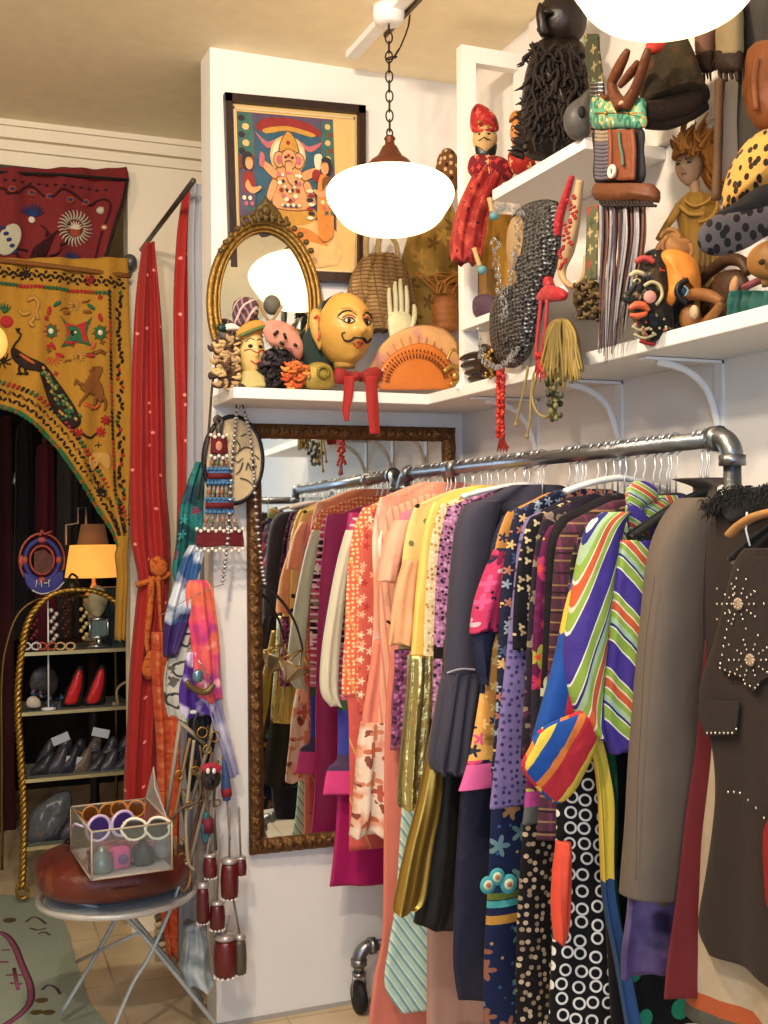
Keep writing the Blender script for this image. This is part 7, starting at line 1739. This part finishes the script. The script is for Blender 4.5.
mb.puff(FD, [(660,236),(670,230),(682,236),(692,242),(692,256),(676,258),(662,252)], -.06, .035)
for P in ([(664,240),(658,248),(657,258)], [(668,236),(662,244),(664,256)], [(680,238),(674,230),(664,232),(660,238)], [(690,244),(692,252),(688,258)]): mb.line(FD, P, [3,2.6,2], -.07, 0, 8)
mb.obj('hand', mat('#a8743c', .55, var=.2, vscale=30), t_)
# leopard hat
F = DX(740, 190, 1.42)
t_ = thing('leopard_hat', 'wide brimmed leopard print hat with black band at the right edge', 'hat', F.p(750, 256)); leo = pat('#cf9438', [('ring', .020, .0, .34, ['#1c120a','#2a1a0c','#cf9438'], 1)], coord='Object', rough=.8, sheen=.5)
mb = MB(); mb.puff(F, [(724,206),(726,184),(734,160),(748,140),(766,130),(800,126),(812,170),(800,196),(760,200),(738,206)], .02, .18, bump=.004); mb.obj('crown', leo, t_)
mb = MB(); mb.puff(F, [(716,214),(730,206),(744,196),(760,186),(790,180),(806,196),(780,214),(750,222),(724,224)], -.07, .05); mb.obj('band', mat('#0c0a0c', .8), t_)
mb = MB(); mb.puff(F, [(697,240),(701,227),(714,216),(735,212),(768,204),(800,198),(800,224),(768,236),(745,249),(720,256),(703,252)], -.085, .03); mb.obj('brim', pat('#4a4448', [('ring', .024, .0, .34, ['#0e0c10'], 1)], coord='Object', rough=.7), t_)
# painted head with orange cap
FD = DX(662, 300, 1.475)
t_, mb, Sf, k, rot, c = head('painted_head', 'carved head painted black, cream and pink with a plain orange skull cap', 'mask', FD, 662, 296, 66, 88, None, yaw=-42, chin=.72)
mb.puff(FD, [(636,262),(648,251),(664,248),(670,262),(672,300),(672,338),(655,344),(642,342),(637,328),(631,314),(628,300),(633,288),(633,274)], -.045, .11, bump=.006)
mb.obj('face', pat('#17181a', [('blur', 12, .56, '#4a3a28'), ('blotch', 26, .60, '#8a7a58'), ('blotch', 38, .64, '#a03a2a')], coord='Object', rough=.35, bump=.4), t_)
mb = MB(); mb.puff(FD, [(660,256),(668,249),(684,252),(696,262),(701,282),(698,296),(690,288),(682,286),(676,296),(672,306),(664,304),(666,288),(664,270)], -.075, .07, bump=.004); mb.obj('cap', mat('#e0860e', .5, var=.08), t_)
mb = MB(); mb.line(FD, [(688,280),(680,284),(677,292),(681,299),(687,302)], 3.0, -.12, 0, 8); mb.blob(FD, 684, 291, 4, 5, 3, -.115, mi=1); mb.line(FD, [(684,286),(688,290),(685,296)], 1, -.135, 2); mb.obj('ear', [mat('#101318', .35), mat('#20344a', .4), mat('#6a90a8', .4)], t_)
mb = MB()
mb.line(FD, [(629,309),(636,305),(644,306),(649,311)], [2,4,4,2], -.105, 0, 8); mb.line(FD, [(630,315),(638,316),(647,313)], [2,3.4,2], -.105, 0, 8)
mb.obj('lips', mat('#c85a2c', .4), t_)
mb = MB(); mb.blob(FD, 650, 297, 6.5, 6.5, 3, -.108, mi=0); mb.line(FD, [(644,286),(652,282),(660,286),(662,296),(656,305)], 1.8, -.105, 1); mb.line(FD, [(630,276),(636,272),(644,274)], 2.4, -.10, 1); mb.line(FD, [(636,262),(644,258),(654,262)], 3.2, -.095, 2); mb.blob(FD, 637, 281, 4, 2.6, 2, -.107, mi=1); mb.blob(FD, 637, 281, 2, 2, 2, -.113, mi=3)
mb.line(FD, [(632,326),(640,330),(650,328)], 1.6, -.085, 1); mb.line(FD, [(634,334),(644,338),(656,334)], 1.4, -.08, 1)
for i in range(12): mb.blob(FD, 640+r3.uniform(-8, 26), 320+r3.uniform(-4, 16), 1.4, 1.4, 1, -.09, mi=1 if i % 3 else 2)
mb.obj('paint', [mat('#d08a7c', .5), mat('#b8ac84', .5), mat('#b0403a', .5), black], t_)
mb = MB(); mb.line(FD, [(636,284),(630,292),(626,298),(632,301),(638,299)], [2.6,3.2,4.6,3.6,2], -.09, 0, 8); lab(mb.obj('nose', mat('#1c2220', .35), t_), 'dark painted nose')
mb = MB(); mb.line(FD, [(640,340),(654,343),(672,340)], 3, -.05); mb.obj('collar', mat('#a82a2a', .6), t_)
# carved wooden pieces
F = Fr('X', 1.47)
cw = mat('#85562a', .5, var=.3, vscale=20, bump=.3, bscale=30); cd_ = mat('#3c2616', .5, var=.3, vscale=20)
t_ = thing('wood_carving', 'tan carved wooden animal with open jaws next to the painted head', 'carving', F.p(700, 330)); mb = MB()
mb.line(F, [(682,300),(694,294),(710,296),(722,302)], [3,6,6,4], -.01, 0, 10); mb.line(F, [(722,302),(714,314),(702,326),(692,330)], [4,5,6,6], -.01, 0, 10); mb.blob(F, 690, 318, 12, 14, 10, .01); mb.obj('body', cw, t_); mb = MB(); mb.blob(F, 694, 312, 6, 7, 4, -.035); mb.obj('panel', mat('#b8a078', .6), t_)
t_ = thing('wood_carving', 'dark brown arched wooden carving behind the open jawed animal', 'carving', Fr('X', 1.53).p(725, 325)); mb = MB(); F = Fr('X', 1.53)
mb.line(F, [(700,282),(712,270),(728,260),(742,262),(748,274)], [5,6,6,6,4], 0, 0, 10); mb.puff(F, [(712,286),(722,272),(740,270),(748,284),(740,306),(728,326),(708,326),(702,304)], .01, .05); mb.obj('body', cd_, t_); mb = MB(); mb.blob(F, 734, 286, 5, 10, 4, -.03, ang=-20); mb.obj('light_panel', mat('#c0885a', .5), t_)
t_ = thing('straw_fan', 'ribbed straw fan leaning behind the painted head', 'fan', Fr('X', 1.58).p(705, 300)); mb = MB(); F = Fr('X', 1.58)
for i in range(9): mb.line(F, [(690+i*2.6,300),(692+i*2.6,270),(694+i*2.4,244)], 1.6, .0, i % 2, 6, 3)
mb.obj('ribs', [mat('#9a7a3c', .6), mat('#7a5c28', .6)], t_)
t_ = thing('wood_carving', 'orange tan carved wooden head at the right edge under the leopard hat', 'carving', Fr('X', 1.5).p(766, 290)); mb = MB(); F = Fr('X', 1.5); mb.puff(F, [(752,256),(762,244),(778,240),(786,256),(780,276),(764,280),(752,272)], 0, .06); mb.blob(F, 762, 262, 4, 3, 3, -.035, mi=1); mb.line(F, [(764,276),(766,286)], 4); mb.obj('head', [mat('#a87438', .5, var=.2), cd_], t_)
mb = MB(); mb.cloth(F, [(741,800,292),(740,800,300),(739,800,312),(738,800,322)], .04, 0, 12, .010, 4, 90, 14, grow=False); tag(mb.obj('teal_cloth', mat('#115248', .6, sheen=.4)), 'pleated teal cloth at the right end of the lower shelf', 'cloth')
mb = MB(); mb.line(F, [(744,288),(756,282),(772,276),(790,272)], 4, .03); tag(mb.obj('pink_cloth', mat('#8a4a50', .7)), 'dusty pink rolled cloth on top of the teal one', 'cloth')
# chain mail coif
FQ = Fr('X', 1.415)
t_ = thing('chain_mail_hood', 'black chain mail hood with silver edge hanging over the shelf front', 'chain mail hood', FQ.p(505, 369))
t = NT('chain_mail'); tc = t.n('ShaderNodeTexCoord'); vo = t.n('ShaderNodeTexVoronoi'); vo.inputs['Scale'].default_value = 95; vo.inputs['Randomness'].default_value = .35
mp = t.n('ShaderNodeMapping'); mp.inputs['Scale'].default_value = (1, .55, 1); t.l(tc.outputs['Object'], mp.inputs[0]); t.l(mp.outputs[0], vo.inputs['Vector'])
t.l(t.ramp(vo.outputs['Distance'], [(0, '#050506'), (.28, '#2c2d30'), (.45, '#6a6c70'), (.62, '#1a1a1c')], False), t.b.inputs['Base Color']); t.b.inputs['Roughness'].default_value = .4; t.b.inputs['Metallic'].default_value = .6
bp = t.n('ShaderNodeBump'); bp.inputs['Strength'].default_value = .9; bp.inputs['Distance'].default_value = .01; t.l(vo.outputs['Distance'], bp.inputs['Height']); t.l(bp.outputs[0], t.b.inputs['Normal'])
mb = MB(); mb.puff(FQ, [(514,214),(524,205),(538,200),(552,200),(560,206),(559,235),(555,262),(545,290),(537,317),(531,344),(522,364),(508,368),(496,358),(491,338),(492,312),(502,292),(516,290),(528,262),(532,230),(524,214)], 0, .07, bump=.004, c=(530, 285)); mb.obj('mail', t.m, t_)
mb = MB(); mb.puff(FQ, [(512,222),(520,214),(530,222),(531,245),(526,275),(520,300),(515,285),(509,250)], -.012, .05); lab(mb.obj('padding', mat('#9c8058', .8), t_), 'tan padded face opening')
r3 = random.Random(41); mb = MB()
def rings(P, n_, j=1.5, r=1.7):
    Q = smooth([(x, y, 0) for x, y in P], 10)
    for i in range(n_):
        q = Q[int(i/(n_-1)*(len(Q)-1))]; c_ = FQ.p(q.x+r3.uniform(-j, j), q.y+r3.uniform(-j, j), -.040+r3.uniform(-.008, .006)); k = FQ.sc(q.x, q.y)
        a0 = Vector((r3.uniform(-.6,.6), 1, r3.uniform(-.5,.5))).normalized(); a1 = a0.cross(Vector((1, .1, .2))).normalized()
        mb.tube([c_+(a0*math.cos(b*PI/4)+a1*math.sin(b*PI/4))*r*k for b in range(8)], .0011, 4, True)
rings([(512,212),(516,208),(524,210),(536,214)], 60, 3); rings([(509,240),(511,262),(514,285),(518,305),(517,320)], 60, 2); rings([(534,222),(530,250),(526,272),(520,294)], 40, 1.5); rings([(494,356),(504,366),(514,368),(524,360),(530,350)], 70, 2); rings([(492,330),(495,346),(497,356)], 16, 2)
lab(mb.obj('silver_ring_edge', mat('#b4b8bc', .3, .9), t_), 'bright silver ring edge')['kind'] = 'stuff'
# red and cream beaded tusk ornament
t_ = thing('beaded_ornament', 'red and cream beaded ornament ending in a red tassel with cords', 'ornament', FQ.p(552, 355))
rb_ = mat('#a81a22', .5, sheen=.4, bump=.6, bscale=80)
mb = MB(); mb.line(FQ, [(572,176),(566,196),(560,215),(556,235),(549,255),(546,272),(550,288)], [3,4,5,5.5,5.5,5.5,6], -.0, 0, 12)
mb.puff(FQ, [(538,296),(546,286),(556,286),(566,292),(564,300),(552,302),(540,302)], -.01, .04, bump=.005); mb.obj('red_band', rb_, t_)
mb = MB(); mb.line(FQ, [(580,180),(577,200),(574,225),(568,250),(562,268),(564,280),(574,286),(584,276),(586,256)], [4,5,6,7,5,3,3,3,2.5], .01, 0, 12); mb.obj('cream_horn', mat('#b8966c', .5, var=.12), t_)
mb = MB(); 
for i in range(34): mb.blob(FQ, 574+r3.uniform(-6, 5)-i*.35, 196+i*2.2, 2.4, 1.8, 2, -.028, mi=0, nu=8, nv=6)
mb.obj('beads', mat('#a02024', .4), t_)['kind'] = 'stuff'
for P in ([(541,300),(539,320),(537,340),(536,356)], [(547,300),(546,322),(543,342),(541,358)]):
    mb = MB(); mb.line(FQ, P, 2.0, -.02, 0, 8); mb.obj('cord', mat('#a83038', .7), t_)
mb = MB(); mb.blob(FQ, 538, 356, 5, 4, 4, -.02); 
for i in range(6): mb.line(FQ, [(538,358),(536+i*1.6,368),(533+i*2.4,378+i % 2*4)], [1.6,1.3,.6], -.02)
mb.obj('knot', rb_, t_)
t_ = thing('embroidered_strap', 'narrow green patterned strap hanging left of the leather fringe', 'strap', FQ.p(590, 280)); mb = MB(); mb.cloth(FQ, [(587,598,205),(586,598,240),(585,597,280)], .006, -.004, 1, .002, 8, 18, 16, grow=False); mb.obj('strap', pat('#5a5a40', [('flower', .03, .4, ['#a83a30','#a89a68','#3a4a38'], .5, 4)], coord='Object'), t_)
clump('moss_nest', 'brown mossy nest hanging under the green patterned strap', 'ornament', FQ, [(577,290),(584,280),(596,282),(600,296),(596,314),(586,320),(578,308)], ['#4a3820','#6a5630','#2a1c12'], 60, 2.4, 51, th=.05)
# rope mop doll
t_ = thing('rope_mop', 'olive gold rope mop tassel with green beads hanging from the lower shelf', 'tassel', FQ.p(550, 425)); mb = MB(); mb.puff(FQ, [(553,322),(560,318),(568,320),(574,332),(577,350),(572,368),(556,372),(548,356),(548,336)], -.02, .06); r3 = random.Random(8)
mb.obj('core', mat('#7a6430', .8), t_); mb = MB()
for i in range(95):
    a = r3.uniform(-1, 1); x0 = 562+a*5; x1 = 562+a*17+r3.uniform(-3, 3); yb = 384-abs(a)*14+r3.uniform(-12, 8)
    mb.line(FQ, [(x0,320),(562+a*13,334),(x1,355),(x1+r3.uniform(-3,3)+a*3,yb)], [1.0,1.5,1.5,1.1], -.045-r3.random()*.02, i % 2, 5, 4)
mb.obj('rope_strand', [mat('#9c8240', .8), mat('#7c6a38', .8)], t_)['kind'] = 'stuff'
mb = MB()
for i in range(46): y = 376+r3.random()*44; mb.blob(FQ, 553+(y-376)*.05+r3.uniform(-9, 9)*(1-(y-376)/90), y, 3, 3.4, 3, -.03+r3.uniform(-.02, .02), mi=i % 3, nu=8, nv=6)
mb.obj('beads', [mat('#4a4a30', .45), mat('#7a7448', .5), mat('#2c3020', .4)], t_)['kind'] = 'stuff'
for P in ([(528,366),(524,390),(519,410),(516,424)], [(534,372),(531,395),(530,420),(527,436)], [(536,378),(532,396),(537,412),(546,417),(552,412)]):
    mb = MB(); mb.line(FQ, P, 1.5, -.03, 0, 6); mb.blob(FQ, P[-1][0], P[-1][1], 2.2, 3.2, 2.2, -.03); mb.obj('cord', mat('#8f7c4c', .8), t_)
# red braided cord
F = Fr('X', 1.412); t_ = thing('red_braid', 'red braided tassel cord hanging below the chain mail hood', 'tassel', F.p(501, 452)); mb = MB(); r3 = random.Random(6)
for i in range(70): y = 368+i*1.0; s_ = 1 if i % 2 else -1; mb.blob(F, 500.5+s_*2+r3.uniform(-1, 1), y, 2.8, 2.2, 2.4, r3.uniform(-.008, .008), mi=0 if i % 3 else 1, ang=s_*35, nu=8, nv=6)
mb.obj('braid', [mat('#b81c16', .6), mat('#d0402a', .6)], t_)['kind'] = 'stuff'; mb = MB()
for i in range(12): mb.line(F, [(501,434),(499+i*.6,444),(497+i*1.1,452-(i % 3)*2)], [1.4,1.2,.5], 0)
mb.obj('tassel_end', mat('#7a1814', .7), t_)
# bronze hand, boxes
F = Fr('X', 1.455); t_ = thing('bronze_hand', 'dark bronze hand pointing left on the lower shelf under the middle board', 'hand', F.p(482, 382)); mb = MB()
mb.puff(F, [(478,352),(488,348),(500,352),(504,366),(498,380),(484,382),(476,372)], 0, .04)
for P in ([(484,356),(474,355),(466,357),(461,359)], [(484,363),(474,363),(466,365),(462,366)], [(484,370),(476,371),(470,373),(466,373)], [(485,377),(478,378),(472,379),(469,379)]): mb.line(F, P, [4,3.6,3.2,2], -.01, 0, 10)
mb.line(F, [(492,352),(486,347),(480,346)], [4,3.2,2.2], -.02, 0, 8); mb.obj('hand', mat('#2a221a', .35, .6, spec=.6), t_); mb = MB()
for i in range(22): mb.blob(F, 488+r3.uniform(-3, 6), 350+i*1.3, 2, 2, 2, -.04, nu=8, nv=6)
mb.obj('bracelet', brass, t_)
F = Fr('X', 1.50)
for (x0, x1, y0, y1, X, c1, lb) in ((462,486,268,322,1.50,'#a07a40','plain tan cardboard box standing on the middle shelf end'),(500,510,270,314,1.55,'#7a7a74','grey box leaning behind the chain mail hood')):
    F = Fr('X', X); a, b = F.p(x0, y1), F.p(x1, y0); mb = MB(); mb.bb((X, b.y, 2.0725), (X+.05, a.y, b.z)); tag(mb.obj('cardboard_box', mat(c1, .8, var=.05), bevel=.001), lb, 'box')
F = Fr('X', 1.49); mb = MB(); mb.puff(F, [(476,298),(486,294),(496,300),(498,316),(484,322),(476,314)], 0, .05, bump=.006); tag(mb.obj('purple_pouch', mat('#4a3448', .7, var=.2)), 'small plum pouch at the end of the middle shelf', 'pouch')
F = Fr('X', 1.56); mb = MB(); mb.cloth(F, [(484,512,215),(482,514,240),(484,514,275),(486,512,320)], .03, 0, 3, .006, 4, 30, 16, grow=False); tag(mb.obj('gold_cloth', pat('#a87c1c', [('blur', 12, .55, '#7a5a14')], coord='Object')), 'mustard gold cloth hanging behind the chain mail hood', 'cloth')
